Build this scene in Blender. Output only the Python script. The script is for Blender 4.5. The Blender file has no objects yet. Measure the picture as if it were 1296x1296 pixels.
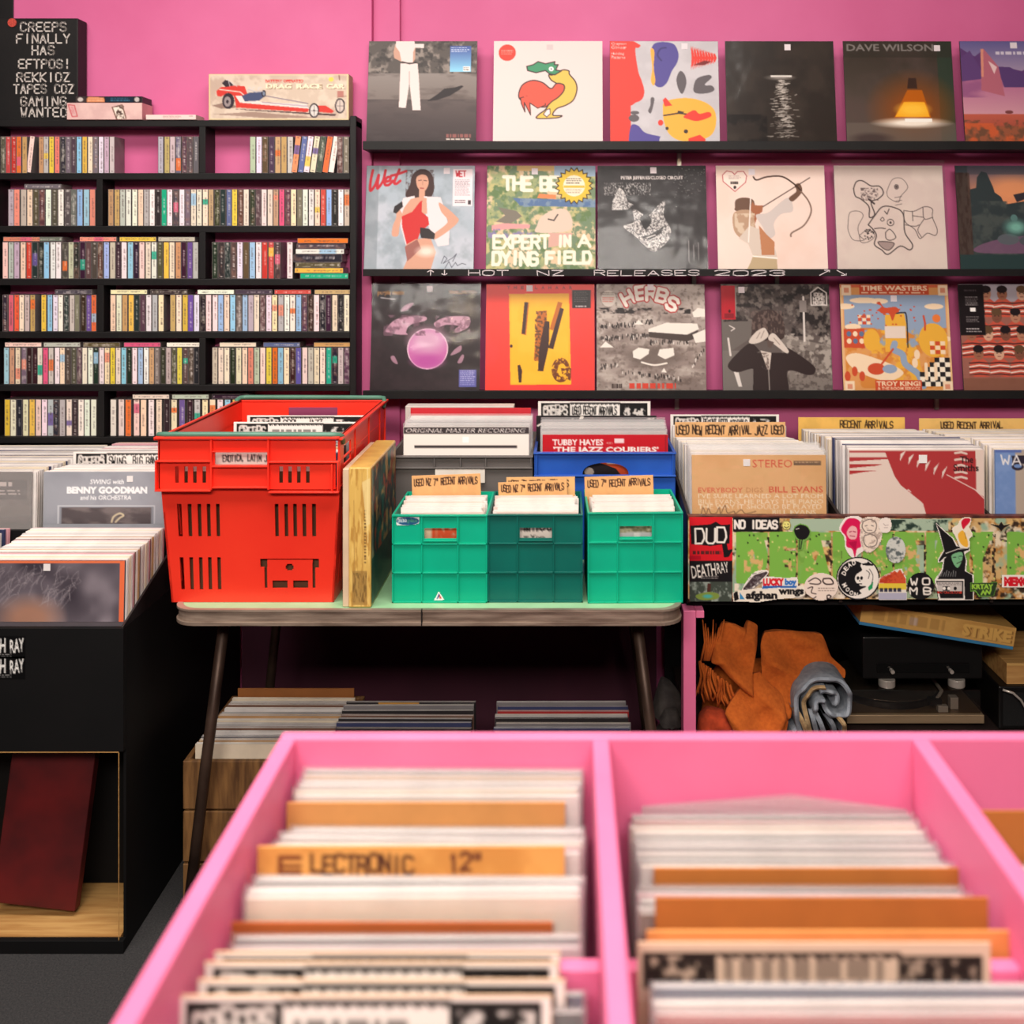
import bpy, math, random
import numpy as np

# ---------------------------------------------------------------- camera, world, lights
C = bpy.context.scene.collection
F, U0, V0, CZ = 1330.0, 718.0, 315.0, 1.52
cam = bpy.data.cameras.new('camera')
cam_o = bpy.data.objects.new('camera', cam)
C.objects.link(cam_o)
cam_o.location = (0, 0, CZ)
cam_o.rotation_euler = (math.pi / 2, 0, 0)
cam.sensor_width = 36
cam.lens = 36 * F / 1296
cam.shift_x = (648 - U0) / 1296
cam.shift_y = -(648 - V0) / 1296
cam.clip_start = 0.05
cam.dof.use_dof = True
cam.dof.focus_distance = 2.6
cam.dof.aperture_fstop = 3.4
bpy.context.scene.camera = cam_o

world = bpy.data.worlds.new('world')
bpy.context.scene.world = world
world.use_nodes = True
world.node_tree.nodes['Background'].inputs[0].default_value = (1.0, 0.93, 0.86, 1)
world.node_tree.nodes['Background'].inputs[1].default_value = 0.05


def area(name, loc, size, power, col, rot=(0, 0, 0)):
    l = bpy.data.lights.new(name, 'AREA')
    l.shape = 'RECTANGLE'
    l.size, l.size_y = size
    l.energy = power
    l.color = col
    o = bpy.data.objects.new(name, l)
    o.location = loc
    o.rotation_euler = rot
    C.objects.link(o)
    return o


def bulb(name, loc, power, col, r):
    l = bpy.data.lights.new(name, 'POINT')
    l.energy = power
    l.color = col
    l.shadow_soft_size = r
    o = bpy.data.objects.new(name, l)
    o.location = loc
    C.objects.link(o)
    return o


area('ceiling_light_panel', (-0.6, 1.45, 2.93), (2.6, 0.9), 56, (1.0, 0.94, 0.87))
area('ceiling_light_panel_rear', (-0.2, -1.3, 2.8), (2.2, 0.6), 76, (1.0, 0.93, 0.86), (math.radians(58), 0, 0))
bulb('pendant_bulb_warm', (0.75, -0.5, 2.2), 9, (1.0, 0.72, 0.42), 0.05)
bulb('pendant_bulb_warm_left', (-0.6, -0.4, 2.2), 7, (1.0, 0.78, 0.5), 0.05)
sc = bpy.context.scene
sc.view_settings.view_transform = 'Standard'
sc.view_settings.look = 'None'
sc.view_settings.gamma = 1
sc.view_settings.use_curve_mapping = False
sc.view_settings.exposure = 0.6
sc.cycles.max_bounces = 8
sc.cycles.transparent_max_bounces = 16
sc.cycles.caustics_reflective = False
sc.cycles.caustics_refractive = False
sc.cycles.sample_clamp_indirect = 4
sc.cycles.use_denoising = True

# ---------------------------------------------------------------- helpers
RND = random.Random(11)


def W(u, v, Y):
    """point of the room seen at photo coordinates u, v at distance Y"""
    return (u - U0) * Y / F, CZ - (v - V0) * Y / F


def lin(c):
    return tuple((x / 255 / 12.92) if x <= 10 else ((x / 255 + 0.055) / 1.055) ** 2.4 for x in c)


MATS = {}


def mat(name, col, rough=0.5, metal=0.0, col2=None, nscale=14.0, bump=0.0, bscale=120.0, spec=0.4, stretch=(1, 1, 1), contrast=(0.35, 0.65)):
    if name in MATS:
        return MATS[name]
    m = bpy.data.materials.new(name)
    m.use_nodes = True
    nt = m.node_tree
    b = nt.nodes['Principled BSDF']
    b.inputs['Roughness'].default_value = rough
    b.inputs['Metallic'].default_value = metal
    b.inputs['Specular IOR Level'].default_value = spec
    c1 = lin(col)
    c2 = lin(col2) if col2 else tuple(x * 0.86 for x in c1)
    tc = nt.nodes.new('ShaderNodeTexCoord')
    mp = nt.nodes.new('ShaderNodeMapping')
    mp.inputs['Scale'].default_value = stretch
    nt.links.new(tc.outputs['Object'], mp.inputs[0])
    n = nt.nodes.new('ShaderNodeTexNoise')
    n.inputs['Scale'].default_value = nscale
    n.inputs['Detail'].default_value = 5
    nt.links.new(mp.outputs[0], n.inputs['Vector'])
    r = nt.nodes.new('ShaderNodeValToRGB')
    r.color_ramp.elements[0].position = contrast[0]
    r.color_ramp.elements[1].position = contrast[1]
    r.color_ramp.elements[0].color = (*c1, 1)
    r.color_ramp.elements[1].color = (*c2, 1)
    nt.links.new(n.outputs['Fac'], r.inputs[0])
    nt.links.new(r.outputs[0], b.inputs['Base Color'])
    if bump:
        n2 = nt.nodes.new('ShaderNodeTexNoise')
        n2.inputs['Scale'].default_value = bscale
        n2.inputs['Detail'].default_value = 3
        nt.links.new(mp.outputs[0], n2.inputs['Vector'])
        bp = nt.nodes.new('ShaderNodeBump')
        bp.inputs['Strength'].default_value = bump
        bp.inputs['Distance'].default_value = 0.004
        nt.links.new(n2.outputs['Fac'], bp.inputs['Height'])
        nt.links.new(bp.outputs[0], b.inputs['Normal'])
    MATS[name] = m
    return m


def art_mat(name, rough):
    if name in MATS:
        return MATS[name]
    m = bpy.data.materials.new(name)
    m.use_nodes = True
    nt = m.node_tree
    b = nt.nodes['Principled BSDF']
    b.inputs['Roughness'].default_value = rough
    b.inputs['Specular IOR Level'].default_value = 0.16
    a = nt.nodes.new('ShaderNodeAttribute')
    a.attribute_name = 'Col'
    nt.links.new(a.outputs['Color'], b.inputs['Base Color'])
    MATS[name] = m
    return m


def clear_mat(name, fac=0.1, rough=0.12, tint=(1, 1, 1), bump=0.35, haze=0.0):
    if name in MATS:
        return MATS[name]
    m = bpy.data.materials.new(name)
    m.use_nodes = True
    nt = m.node_tree
    nt.nodes.remove(nt.nodes['Principled BSDF'])
    out = nt.nodes['Material Output']
    t = nt.nodes.new('ShaderNodeBsdfTransparent')
    t.inputs[0].default_value = (*tint, 1)
    g = nt.nodes.new('ShaderNodeBsdfGlossy')
    g.inputs['Roughness'].default_value = rough
    mx = nt.nodes.new('ShaderNodeMixShader')
    mx.inputs[0].default_value = fac
    n = nt.nodes.new('ShaderNodeTexNoise')
    n.inputs['Scale'].default_value = 9
    n.inputs['Detail'].default_value = 2
    tc = nt.nodes.new('ShaderNodeTexCoord')
    nt.links.new(tc.outputs['Object'], n.inputs['Vector'])
    bp = nt.nodes.new('ShaderNodeBump')
    bp.inputs['Strength'].default_value = bump
    bp.inputs['Distance'].default_value = 0.02
    nt.links.new(n.outputs['Fac'], bp.inputs['Height'])
    nt.links.new(bp.outputs[0], g.inputs['Normal'])
    nt.links.new(t.outputs[0], mx.inputs[1])
    nt.links.new(g.outputs[0], mx.inputs[2])
    last = mx
    if haze:
        d = nt.nodes.new('ShaderNodeBsdfDiffuse')
        d.inputs[0].default_value = (0.85, 0.83, 0.82, 1)
        m2 = nt.nodes.new('ShaderNodeMixShader')
        m2.inputs[0].default_value = haze
        nt.links.new(mx.outputs[0], m2.inputs[1])
        nt.links.new(d.outputs[0], m2.inputs[2])
        last = m2
    nt.links.new(last.outputs[0], out.inputs[0])
    MATS[name] = m
    return m


class MB:
    """collects faces with materials, links them as one mesh object"""

    def __init__(s):
        s.v, s.f, s.m, s.mats = [], [], [], []

    def mi(s, m):
        if m not in s.mats:
            s.mats.append(m)
        return s.mats.index(m)

    def face(s, pts, m):
        b = len(s.v)
        s.v += [tuple(p) for p in pts]
        s.f.append(list(range(b, b + len(pts))))
        s.m.append(s.mi(m))

    def box(s, x0, x1, y0, y1, z0, z1, m, fm=None):
        b = len(s.v)
        s.v += [(x, y, z) for z in (z0, z1) for y in (y0, y1) for x in (x0, x1)]
        fs = [(0, 2, 3, 1), (4, 5, 7, 6), (0, 1, 5, 4), (2, 6, 7, 3), (0, 4, 6, 2), (1, 3, 7, 5)]
        for k, f in enumerate(fs):
            s.f.append([b + i for i in f])
            s.m.append(s.mi((fm or {}).get(k, m)))
        return s

    def hexa(s, p, m):
        """eight corners in the order of box()"""
        b = len(s.v)
        s.v += [tuple(q) for q in p]
        for f in [(0, 2, 3, 1), (4, 5, 7, 6), (0, 1, 5, 4), (2, 6, 7, 3), (0, 4, 6, 2), (1, 3, 7, 5)]:
            s.f.append([b + i for i in f])
            s.m.append(s.mi(m))
        return s

    def tube(s, path, r, m, n=10, cap=True):
        path = [np.array(p, float) for p in path]
        rr = r if isinstance(r, (list, tuple)) else [r] * len(path)
        rings = []
        up = np.array((0.13, 0.27, 0.95))
        for i, p in enumerate(path):
            d = path[min(i + 1, len(path) - 1)] - path[max(i - 1, 0)]
            d = d / (np.linalg.norm(d) + 1e-9)
            a = np.cross(d, up)
            if np.linalg.norm(a) < 0.05:
                a = np.cross(d, np.array((1.0, 0, 0)))
            a /= np.linalg.norm(a)
            c = np.cross(d, a)
            b = len(s.v)
            for k in range(n):
                t = 2 * math.pi * k / n
                s.v.append(tuple(p + rr[i] * (math.cos(t) * a + math.sin(t) * c)))
            rings.append(b)
        for i in range(len(rings) - 1):
            for k in range(n):
                k2 = (k + 1) % n
                s.f.append([rings[i] + k, rings[i] + k2, rings[i + 1] + k2, rings[i + 1] + k])
                s.m.append(s.mi(m))
        if cap:
            s.f.append([rings[0] + k for k in range(n)][::-1])
            s.f.append([rings[-1] + k for k in range(n)])
            s.m += [s.mi(m)] * 2
        return s

    def prism(s, pts, y0, y1, m):
        """outline in x, z pushed from y0 to y1"""
        n = len(pts)
        b = len(s.v)
        s.v += [(x, y0, z) for x, z in pts] + [(x, y1, z) for x, z in pts]
        s.f.append([b + i for i in range(n)])
        s.f.append([b + n + i for i in range(n)][::-1])
        for i in range(n):
            j = (i + 1) % n
            s.f.append([b + i, b + n + i, b + n + j, b + j])
        s.m += [s.mi(m)] * (n + 2)
        return s

    def panel(s, sx, tz, holes, fn, th, m):
        """wall panel with rectangular openings; fn(s, t, d) places it"""
        xs = sorted({round(a, 5) for a in [*sx] + [h[0] for h in holes] + [h[1] for h in holes] if sx[0] <= a <= sx[1]})
        zs = sorted({round(a, 5) for a in [*tz] + [h[2] for h in holes] + [h[3] for h in holes] if tz[0] <= a <= tz[1]})
        nx, nz = len(xs) - 1, len(zs) - 1

        def solid(i, j):
            if i < 0 or j < 0 or i >= nx or j >= nz:
                return False
            cx, cz = (xs[i] + xs[i + 1]) / 2, (zs[j] + zs[j + 1]) / 2
            return not any(h[0] < cx < h[1] and h[2] < cz < h[3] for h in holes)
        for i in range(nx):
            for j in range(nz):
                if not solid(i, j):
                    continue
                a, b, c, d = xs[i], xs[i + 1], zs[j], zs[j + 1]
                s.face([fn(a, c, 0), fn(b, c, 0), fn(b, d, 0), fn(a, d, 0)], m)
                s.face([fn(a, c, th), fn(a, d, th), fn(b, d, th), fn(b, c, th)], m)
                if not solid(i - 1, j):
                    s.face([fn(a, c, 0), fn(a, d, 0), fn(a, d, th), fn(a, c, th)], m)
                if not solid(i + 1, j):
                    s.face([fn(b, c, 0), fn(b, c, th), fn(b, d, th), fn(b, d, 0)], m)
                if not solid(i, j - 1):
                    s.face([fn(a, c, 0), fn(a, c, th), fn(b, c, th), fn(b, c, 0)], m)
                if not solid(i, j + 1):
                    s.face([fn(a, d, 0), fn(b, d, 0), fn(b, d, th), fn(a, d, th)], m)
        return s

    def mesh(s, name, smooth=False):
        me = bpy.data.meshes.new(name)
        me.from_pydata(s.v, [], s.f)
        for m in s.mats:
            me.materials.append(m)
        me.polygons.foreach_set('material_index', s.m)
        if smooth:
            me.polygons.foreach_set('use_smooth', [True] * len(s.f))
        me.update()
        return me

    def build(s, name, parent=None, loc=(0, 0, 0), rot=(0, 0, 0), bevel=0, smooth=False):
        return link(name, s.mesh(name, smooth), parent, loc, rot, bevel)


def link(name, me, parent=None, loc=(0, 0, 0), rot=(0, 0, 0), bevel=0):
    o = bpy.data.objects.new(name, me)
    C.objects.link(o)
    o.location = loc
    o.rotation_euler = rot
    if parent:
        o.parent = parent
    if bevel:
        b = o.modifiers.new('bevel', 'BEVEL')
        b.width = bevel
        b.segments = 2
        b.limit_method = 'ANGLE'
        b.angle_limit = 0.6
    return o


def tag(o, label, cat, group=None, kind=None):
    o['label'] = label
    o['category'] = cat
    if group:
        o['group'] = group
    if kind:
        o['kind'] = kind
    return o


def thing(name, label, cat, loc=(0, 0, 0), rot=(0, 0, 0), group=None):
    o = bpy.data.objects.new(name, None)
    C.objects.link(o)
    o.empty_display_size = 0.05
    o.location = loc
    o.rotation_euler = rot
    return tag(o, label, cat, group)


def struct(mb, name, bevel=0):
    o = mb.build(name, bevel=bevel)
    o['kind'] = 'structure'
    return o


ONES = 'first second third fourth fifth sixth seventh eighth ninth tenth eleventh twelfth thirteenth fourteenth fifteenth sixteenth seventeenth eighteenth nineteenth'.split()


def nth(i):
    if i <= 19:
        return ONES[i - 1]
    t, o = divmod(i, 10)
    a = {2: 'twenty', 3: 'thirty', 4: 'forty', 5: 'fifty'}[t]
    return a[:-1] + 'ieth' if o == 0 else a + '-' + ONES[o - 1]


# ---------------------------------------------------------------- stroke lettering and printed artwork
GL = {k: [[(int(p[0]), int(p[1])) for p in st.split()] for st in v.split('|')] for k, v in {
    'A': '00 26 40|12 32', 'B': '00 06 36 45 44 33 03|33 42 41 30 00', 'C': '45 36 16 05 01 10 30 41', 'D': '00 06 36 44 42 30 00',
    'E': '46 06 00 40|03 33', 'F': '46 06 00|03 33', 'G': '45 36 16 05 01 10 30 41 43 23', 'H': '06 00|46 40|03 43', 'I': '26 20',
    'J': '46 41 30 10 01', 'K': '06 00|46 03 40', 'L': '06 00 40', 'M': '00 06 23 46 40', 'N': '00 06 40 46',
    'O': '16 05 01 10 30 41 45 36 16', 'P': '00 06 36 45 44 33 03', 'Q': '16 05 01 10 30 41 45 36 16|22 40',
    'R': '00 06 36 45 44 33 03|23 40', 'S': '45 36 16 05 04 13 33 42 41 30 10 01', 'T': '06 46|26 20', 'U': '06 01 10 30 41 46',
    'V': '06 20 46', 'W': '06 10 23 30 46', 'X': '06 40|00 46', 'Y': '06 23 46|23 20', 'Z': '06 46 00 40',
    '0': '16 05 01 10 30 41 45 36 16', '1': '15 26 20', '2': '05 16 36 45 44 00 40', '3': '05 16 36 45 44 33 13|33 42 41 30 10 01',
    '7': '06 46 10', '"': '16 14|36 34', '!': '26 23|21 20', ',': '11 00', "'": '26 24', '-': '03 43', '.': '20 21',
    '^': '26 20|04 26 44', 'v': '26 20|02 20 42', '/': '00 46|26 46 44', '\\': '06 40|42 40 20'}.items()}


def strokes(txt, x, y, w, h, jit=0.0, seed=1, gap=5.0):
    """hand lettering as polylines in a box x..x+w, y (top)..y+h, y down"""
    rr = random.Random(seed)
    n = len(txt)
    cw = w / (n * gap - gap + 4) if n else 1
    out = []
    for i, c in enumerate(txt):
        dy = rr.uniform(-jit, jit) * h * 0.4
        for st in GL.get(c, []):
            out.append([(x + (i * gap + p[0]) * cw + rr.uniform(-jit, jit) * cw, y + dy + h - p[1] / 6 * h + rr.uniform(-jit, jit) * h * 0.12) for p in st])
    return out


FONT = {}


def font_tris(txt, bold=0.0, shear=0.0):
    k = (txt, bold, shear)
    if k not in FONT:
        cu = bpy.data.curves.new('lettering', 'FONT')
        cu.body = txt
        cu.offset = bold
        cu.shear = shear
        cu.resolution_u = 2
        o = bpy.data.objects.new('lettering', cu)
        C.objects.link(o)
        bpy.context.view_layer.update()
        me = o.evaluated_get(bpy.context.evaluated_depsgraph_get()).to_mesh()
        me.calc_loop_triangles()
        v = np.array([p.co[:2] for p in me.vertices])
        t = np.array([p.vertices[:] for p in me.loop_triangles])
        bpy.data.objects.remove(o)
        bpy.data.curves.remove(cu)
        FONT[k] = (v, t)
    return FONT[k]


def fbm(h, w, sc_, seed, oct_=4):
    rs = np.random.RandomState(seed)
    out = np.zeros((h, w))
    amp, tot = 1.0, 0.0
    for o in range(oct_):
        gx = max(2, int(w / max(sc_, 1.0)) + 2)
        gy = max(2, int(h / max(sc_, 1.0)) + 2)
        g = rs.rand(gy + 1, gx + 1)
        yy = np.arange(h) / max(sc_, 1.0) % gy
        xx = np.arange(w) / max(sc_, 1.0) % gx
        yi, xi = yy.astype(int), xx.astype(int)
        fy, fx = yy - yi, xx - xi
        fy, fx = fy * fy * (3 - 2 * fy), fx * fx * (3 - 2 * fx)
        yi1, xi1 = np.minimum(yi + 1, gy), np.minimum(xi + 1, gx)
        a = g[np.ix_(yi, xi)] * (1 - fx) + g[np.ix_(yi, xi1)] * fx
        b = g[np.ix_(yi1, xi)] * (1 - fx) + g[np.ix_(yi1, xi1)] * fx
        out += amp * (a * (1 - fy[:, None]) + b * fy[:, None])
        tot += amp
        amp *= 0.55
        sc_ /= 2
    return out / tot


def catmull(pts, n=6, closed=True):
    out = []
    L = len(pts)
    rng = range(L if closed else L - 1)
    for i in rng:
        g = (lambda k: pts[k % L]) if closed else (lambda k: pts[min(max(k, 0), L - 1)])
        p0, p1, p2, p3 = [np.array(g(i + k), float) for k in (-1, 0, 1, 2)]
        for k in range(n):
            t = k / n
            out.append(tuple(0.5 * ((2 * p1) + (p2 - p0) * t + (2 * p0 - 5 * p1 + 4 * p2 - p3) * t * t + (3 * p1 - p0 - 3 * p2 + p3) * t ** 3)))
    if not closed:
        out.append(tuple(pts[-1]))
    return out


class Art:
    """a printed picture: painted on a fine grid, kept as a colour attribute of the paper's mesh"""
    SS = 2

    def __init__(s, nx, ny, box, col=(255, 255, 255)):
        s.nx, s.ny = int(nx), int(ny)
        s.w, s.h = s.nx * s.SS, s.ny * s.SS
        s.x0, s.y0, s.x1, s.y1 = box
        s.kx, s.ky = s.w / (s.x1 - s.x0), s.h / (s.y1 - s.y0)
        s.d = np.ones((s.h, s.w, 3)) * np.array(col, float)
        s.mask = None

    def px(s, p):
        return [((x - s.x0) * s.kx, (y - s.y0) * s.ky) for x, y in p]

    def sub(s, p, pad=1):
        xs, ys = [q[0] for q in p], [q[1] for q in p]
        return max(0, int(min(xs) - pad)), min(s.w, int(max(xs) + pad) + 1), max(0, int(min(ys) - pad)), min(s.h, int(max(ys) + pad) + 1)

    def inside(s, p):
        a, b, c, d = s.sub(p)
        if a >= b or c >= d:
            return None
        X, Y = np.meshgrid(np.arange(a, b) + 0.5, np.arange(c, d) + 0.5)
        m = np.zeros(X.shape, bool)
        for i in range(len(p)):
            (xa, ya), (xb, yb) = p[i - 1], p[i]
            if ya == yb:
                continue
            m ^= ((ya > Y) != (yb > Y)) & (X < (xb - xa) * (Y - ya) / (yb - ya) + xa)
        return a, b, c, d, m

    def put(s, r, col, al=1.0):
        if r is None:
            return s
        a, b, c, d, m = r
        v = s.d[c:d, a:b]
        w = (m * al)[..., None]
        v[:] = v * (1 - w) + np.array(col, float) * w
        return s

    def P(s, pts, col, al=1.0, sm=False, ol=None, ow=2):
        if sm:
            pts = catmull(pts)
        s.put(s.inside(s.px(pts)), col, al)
        if ol:
            s.L(list(pts) + [pts[0]], ow, ol)
        return s

    def R(s, x0, y0, x1, y1, col, al=1.0):
        return s.P([(x0, y0), (x1, y0), (x1, y1), (x0, y1)], col, al)

    def E(s, cx, cy, rx, ry, col, al=1.0, soft=0.0, rot=0.0):
        (qx, qy), = s.px([(cx, cy)])
        ax, ay = rx * s.kx, ry * s.ky
        R_ = max(ax, ay) * (1 + soft) + 1
        a, b, c, d = s.sub([(qx - R_, qy - R_), (qx + R_, qy + R_)])
        if a >= b or c >= d:
            return s
        X, Y = np.meshgrid(np.arange(a, b) + 0.5 - qx, np.arange(c, d) + 0.5 - qy)
        t = math.radians(rot)
        X, Y = X * math.cos(t) + Y * math.sin(t), -X * math.sin(t) + Y * math.cos(t)
        q = np.sqrt((X / ax) ** 2 + (Y / ay) ** 2)
        m = np.clip((1 + soft - q) / (2 * soft), 0, 1) if soft else (q < 1) * 1.0
        return s.put((a, b, c, d, m), col, al)

    def L(s, pts, w, col, al=1.0, sm=False):
        if sm:
            pts = catmull(pts, 5, False)
        p = s.px(pts)
        hw = w * (s.kx + s.ky) / 4
        for i in range(len(p) - 1):
            (xa, ya), (xb, yb) = p[i], p[i + 1]
            a, b, c, d = s.sub([p[i], p[i + 1]], hw + 1)
            if a >= b or c >= d:
                continue
            X, Y = np.meshgrid(np.arange(a, b) + 0.5, np.arange(c, d) + 0.5)
            dx, dy = xb - xa, yb - ya
            t = np.clip(((X - xa) * dx + (Y - ya) * dy) / (dx * dx + dy * dy + 1e-9), 0, 1)
            m = np.clip(hw + 0.5 - np.hypot(X - xa - t * dx, Y - ya - t * dy), 0, 1)
            s.put((a, b, c, d, m), col, al)
        return s

    def N(s, col, sc_, seed, lo=0.45, hi=0.55, al=1.0, rect=None, oct_=4, sx=1.0):
        """speckle or clouds of one colour; sc_ in picture units, sx stretches sideways"""
        lo, hi = lo - 0.025, hi + 0.035
        x0, y0, x1, y1 = rect or (s.x0, s.y0, s.x1, s.y1)
        (a, c), (b, d) = s.px([(x0, y0), (x1, y1)])
        a, b, c, d = max(0, int(a)), min(s.w, int(b)), max(0, int(c)), min(s.h, int(d))
        if a >= b or c >= d:
            return s
        w = b - a
        n = fbm(d - c, max(2, int(w / sx)), sc_ * s.ky, seed, oct_)
        if sx != 1.0:
            n = n[:, np.clip((np.arange(w) / sx).astype(int), 0, n.shape[1] - 1)]
        t = np.clip((n - lo) / (hi - lo), 0, 1)
        return s.put((a, b, c, d, t), col, al)

    def G(s, x0, y0, x1, y1, c0, c1):
        (a, c), (b, d) = s.px([(x0, y0), (x1, y1)])
        a, b, c, d = max(0, int(a)), min(s.w, int(b)), max(0, int(c)), min(s.h, int(d))
        t = np.linspace(0, 1, max(1, d - c))[:, None, None]
        s.d[c:d, a:b] = np.array(c0, float) * (1 - t) + np.array(c1, float) * t
        return s

    def T(s, txt, x0, y0, x1, y1, col, bold=0.0, shear=0.0, rot=0.0):
        """type set to fill the box"""
        v, t = font_tris(txt, bold, shear)
        if not len(v):
            return s
        mn, mx = v.min(0), v.max(0)
        q = (v - mn) / (mx - mn + 1e-9)
        P_ = np.stack([x0 + q[:, 0] * (x1 - x0), y1 - q[:, 1] * (y1 - y0)], 1)
        if rot:
            c = np.array(((x0 + x1) / 2, (y0 + y1) / 2))
            r = math.radians(rot)
            d = P_ - c
            P_ = c + np.stack([d[:, 0] * math.cos(r) - d[:, 1] * math.sin(r), d[:, 0] * math.sin(r) + d[:, 1] * math.cos(r)], 1)
        p = s.px(P_)
        for tr in t:
            s.put(s.inside([p[i] for i in tr]), col)
        return s

    def S(s, txt, x, y, w, h, lw, col, jit=0.25, seed=3, al=1.0):
        for st in strokes(txt, x, y, w, h, jit, seed):
            s.L(st, lw, col, al)
        return s

    def lines(s, x0, y0, x1, y1, n, col, seed=1, al=0.8, fill=0.45):
        """small print nobody can read at this distance"""
        rr = random.Random(seed)
        hh = (y1 - y0) / n
        for i in range(n):
            x = x0
            e = x1 - rr.random() * (x1 - x0) * 0.2
            while x < e:
                k = rr.uniform(0.05, 0.16) * (x1 - x0)
                s.R(x, y0 + i * hh, min(x + k, e), y0 + i * hh + hh * fill, col, al)
                x += k + 0.035 * (x1 - x0)
        return s

    def M(s, pts, sm=False):
        """cut the paper to this outline (several calls add up)"""
        if s.mask is None:
            s.mask = np.zeros((s.h, s.w), bool)
        r = s.inside(s.px(catmull(pts) if sm else pts))
        if r:
            a, b, c, d, m = r
            s.mask[c:d, a:b] |= m
        return s

    def ME(s, cx, cy, rx, ry):
        return s.M([(cx + rx * math.cos(k * math.pi / 20), cy + ry * math.sin(k * math.pi / 20)) for k in range(40)])

    def mesh(s, name, w, h, y=0.0, x0=None, z0=0.0, rough=0.4):
        """mesh in the x, z plane at depth y, facing -y"""
        k = s.SS
        img = np.clip(s.d.reshape(s.ny, k, s.nx, k, 3).mean((1, 3)) / 255, 0, 1)
        img = np.where(img <= 0.04045, img / 12.92, ((img + 0.055) / 1.055) ** 2.4)
        nx, ny = s.nx, s.ny
        x0 = -w / 2 if x0 is None else x0
        X, Z = np.meshgrid(x0 + np.linspace(0, 1, nx) * w, z0 + (1 - np.linspace(0, 1, ny)) * h)
        co = np.stack([X, np.full_like(X, y), Z], -1).reshape(-1, 3)
        i = np.arange(nx * ny).reshape(ny, nx)
        q = np.stack([i[:-1, :-1], i[1:, :-1], i[1:, 1:], i[:-1, 1:]], -1).reshape(-1, 4)
        if s.mask is not None:
            mk = s.mask.reshape(s.ny, k, s.nx, k).mean((1, 3)).reshape(-1) > 0.4
            q = q[mk[q].sum(1) >= 3]
            used = np.unique(q)
            re = np.full(nx * ny, -1)
            re[used] = np.arange(len(used))
            q = re[q]
            co = co[used]
            img = img.reshape(-1, 3)[used]
        me = bpy.data.meshes.new(name)
        me.vertices.add(len(co))
        me.vertices.foreach_set('co', co.ravel())
        me.loops.add(q.size)
        me.loops.foreach_set('vertex_index', q.ravel())
        me.polygons.add(len(q))
        me.polygons.foreach_set('loop_start', np.arange(0, q.size, 4))
        me.polygons.foreach_set('loop_total', np.full(len(q), 4))
        me.update(calc_edges=True)
        at = me.color_attributes.new('Col', 'FLOAT_COLOR', 'POINT')
        at.data.foreach_set('color', np.concatenate([img.reshape(-1, 3), np.ones((len(co), 1))], 1).ravel().astype(np.float32))
        me.materials.append(art_mat('print_%d' % int(rough * 100), rough))
        return me
# ---------------------------------------------------------------- materials
PINKW = mat('pink_wall_paint', (216, 104, 154), 0.6, col2=(208, 94, 144), nscale=3, bump=0.08, bscale=40)
PINKB = mat('pink_bin_paint', (240, 122, 166), 0.5, col2=(234, 114, 158), nscale=6, bump=0.05, bscale=90)
BLACK = mat('black_paint', (19, 18, 19), 0.5, col2=(25, 23, 23), nscale=10, bump=0.05, spec=0.25)
BLACKC = mat('black_cabinet_paint', (11, 11, 12), 0.65, col2=(14, 13, 14), nscale=7, spec=0.2)
GREENL = mat('green_laminate', (160, 205, 160), 0.35, col2=(150, 196, 150), nscale=20)
METAL = mat('worn_aluminium', (172, 152, 136), 0.4, 0.35, col2=(120, 102, 90), nscale=9, stretch=(1, 1, 12))
STEELB = mat('rusty_brown_tube', (80, 62, 52), 0.45, 0.5, col2=(60, 44, 36), nscale=14)
TANW = mat('pine_board', (206, 160, 98), 0.5, col2=(180, 130, 74), nscale=8, stretch=(1, 10, 10))
CARPET = mat('charcoal_carpet', (66, 64, 64), 0.95, col2=(40, 40, 42), nscale=260, bump=0.6, bscale=300, contrast=(0.3, 0.7))
CEIL = mat('darkened_ceiling_paint', (120, 114, 108), 0.9)  # colour darkened so the ceiling bounces less light into the room
WALLS = mat('darkened_side_wall_paint', (92, 66, 74), 0.8)  # toned down dark to lessen the fill light from the side walls
SILVER = mat('brushed_silver', (206, 198, 188), 0.32, 0.45)

# ---------------------------------------------------------------- setting
struct(MB().box(-2.6, 2.6, -2.6, 3.4, -0.06, 0.0, CARPET), 'floor')
struct(MB().box(-2.6, 2.6, -2.6, 3.4, 3.0, 3.06, CEIL), 'ceiling')
struct(MB().box(-2.6, 2.6, 3.14, 3.24, 0, 3.0, PINKW), 'wall_back')
struct(MB().box(-2.6, -2.5, -2.6, 3.14, 0, 3.0, WALLS), 'wall_left')
struct(MB().box(2.5, 2.6, -2.6, 3.14, 0, 3.0, WALLS), 'wall_right')
struct(MB().box(-2.5, -0.576, 3.095, 3.14, 0, 3.0, PINKW), 'trim_1', 0.002)
LOWW = mat('dark_plum_lower_sheet', (74, 26, 46), 0.7, col2=(64, 22, 40), nscale=4)
struct(MB().box(-0.956, 0.262, 3.085, 3.0945, 0, 0.72, LOWW).box(-0.576, 0.262, 3.0945, 3.117, 0, 0.72, LOWW), 'dark_lower_sheet', 0.002)  # added dark plum sheet, keeps the lower wall dark below the table
struct(MB().box(-0.576, -0.497, 3.118, 3.14, 0, 3.0, PINKW), 'trim_2', 0.002)

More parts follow.
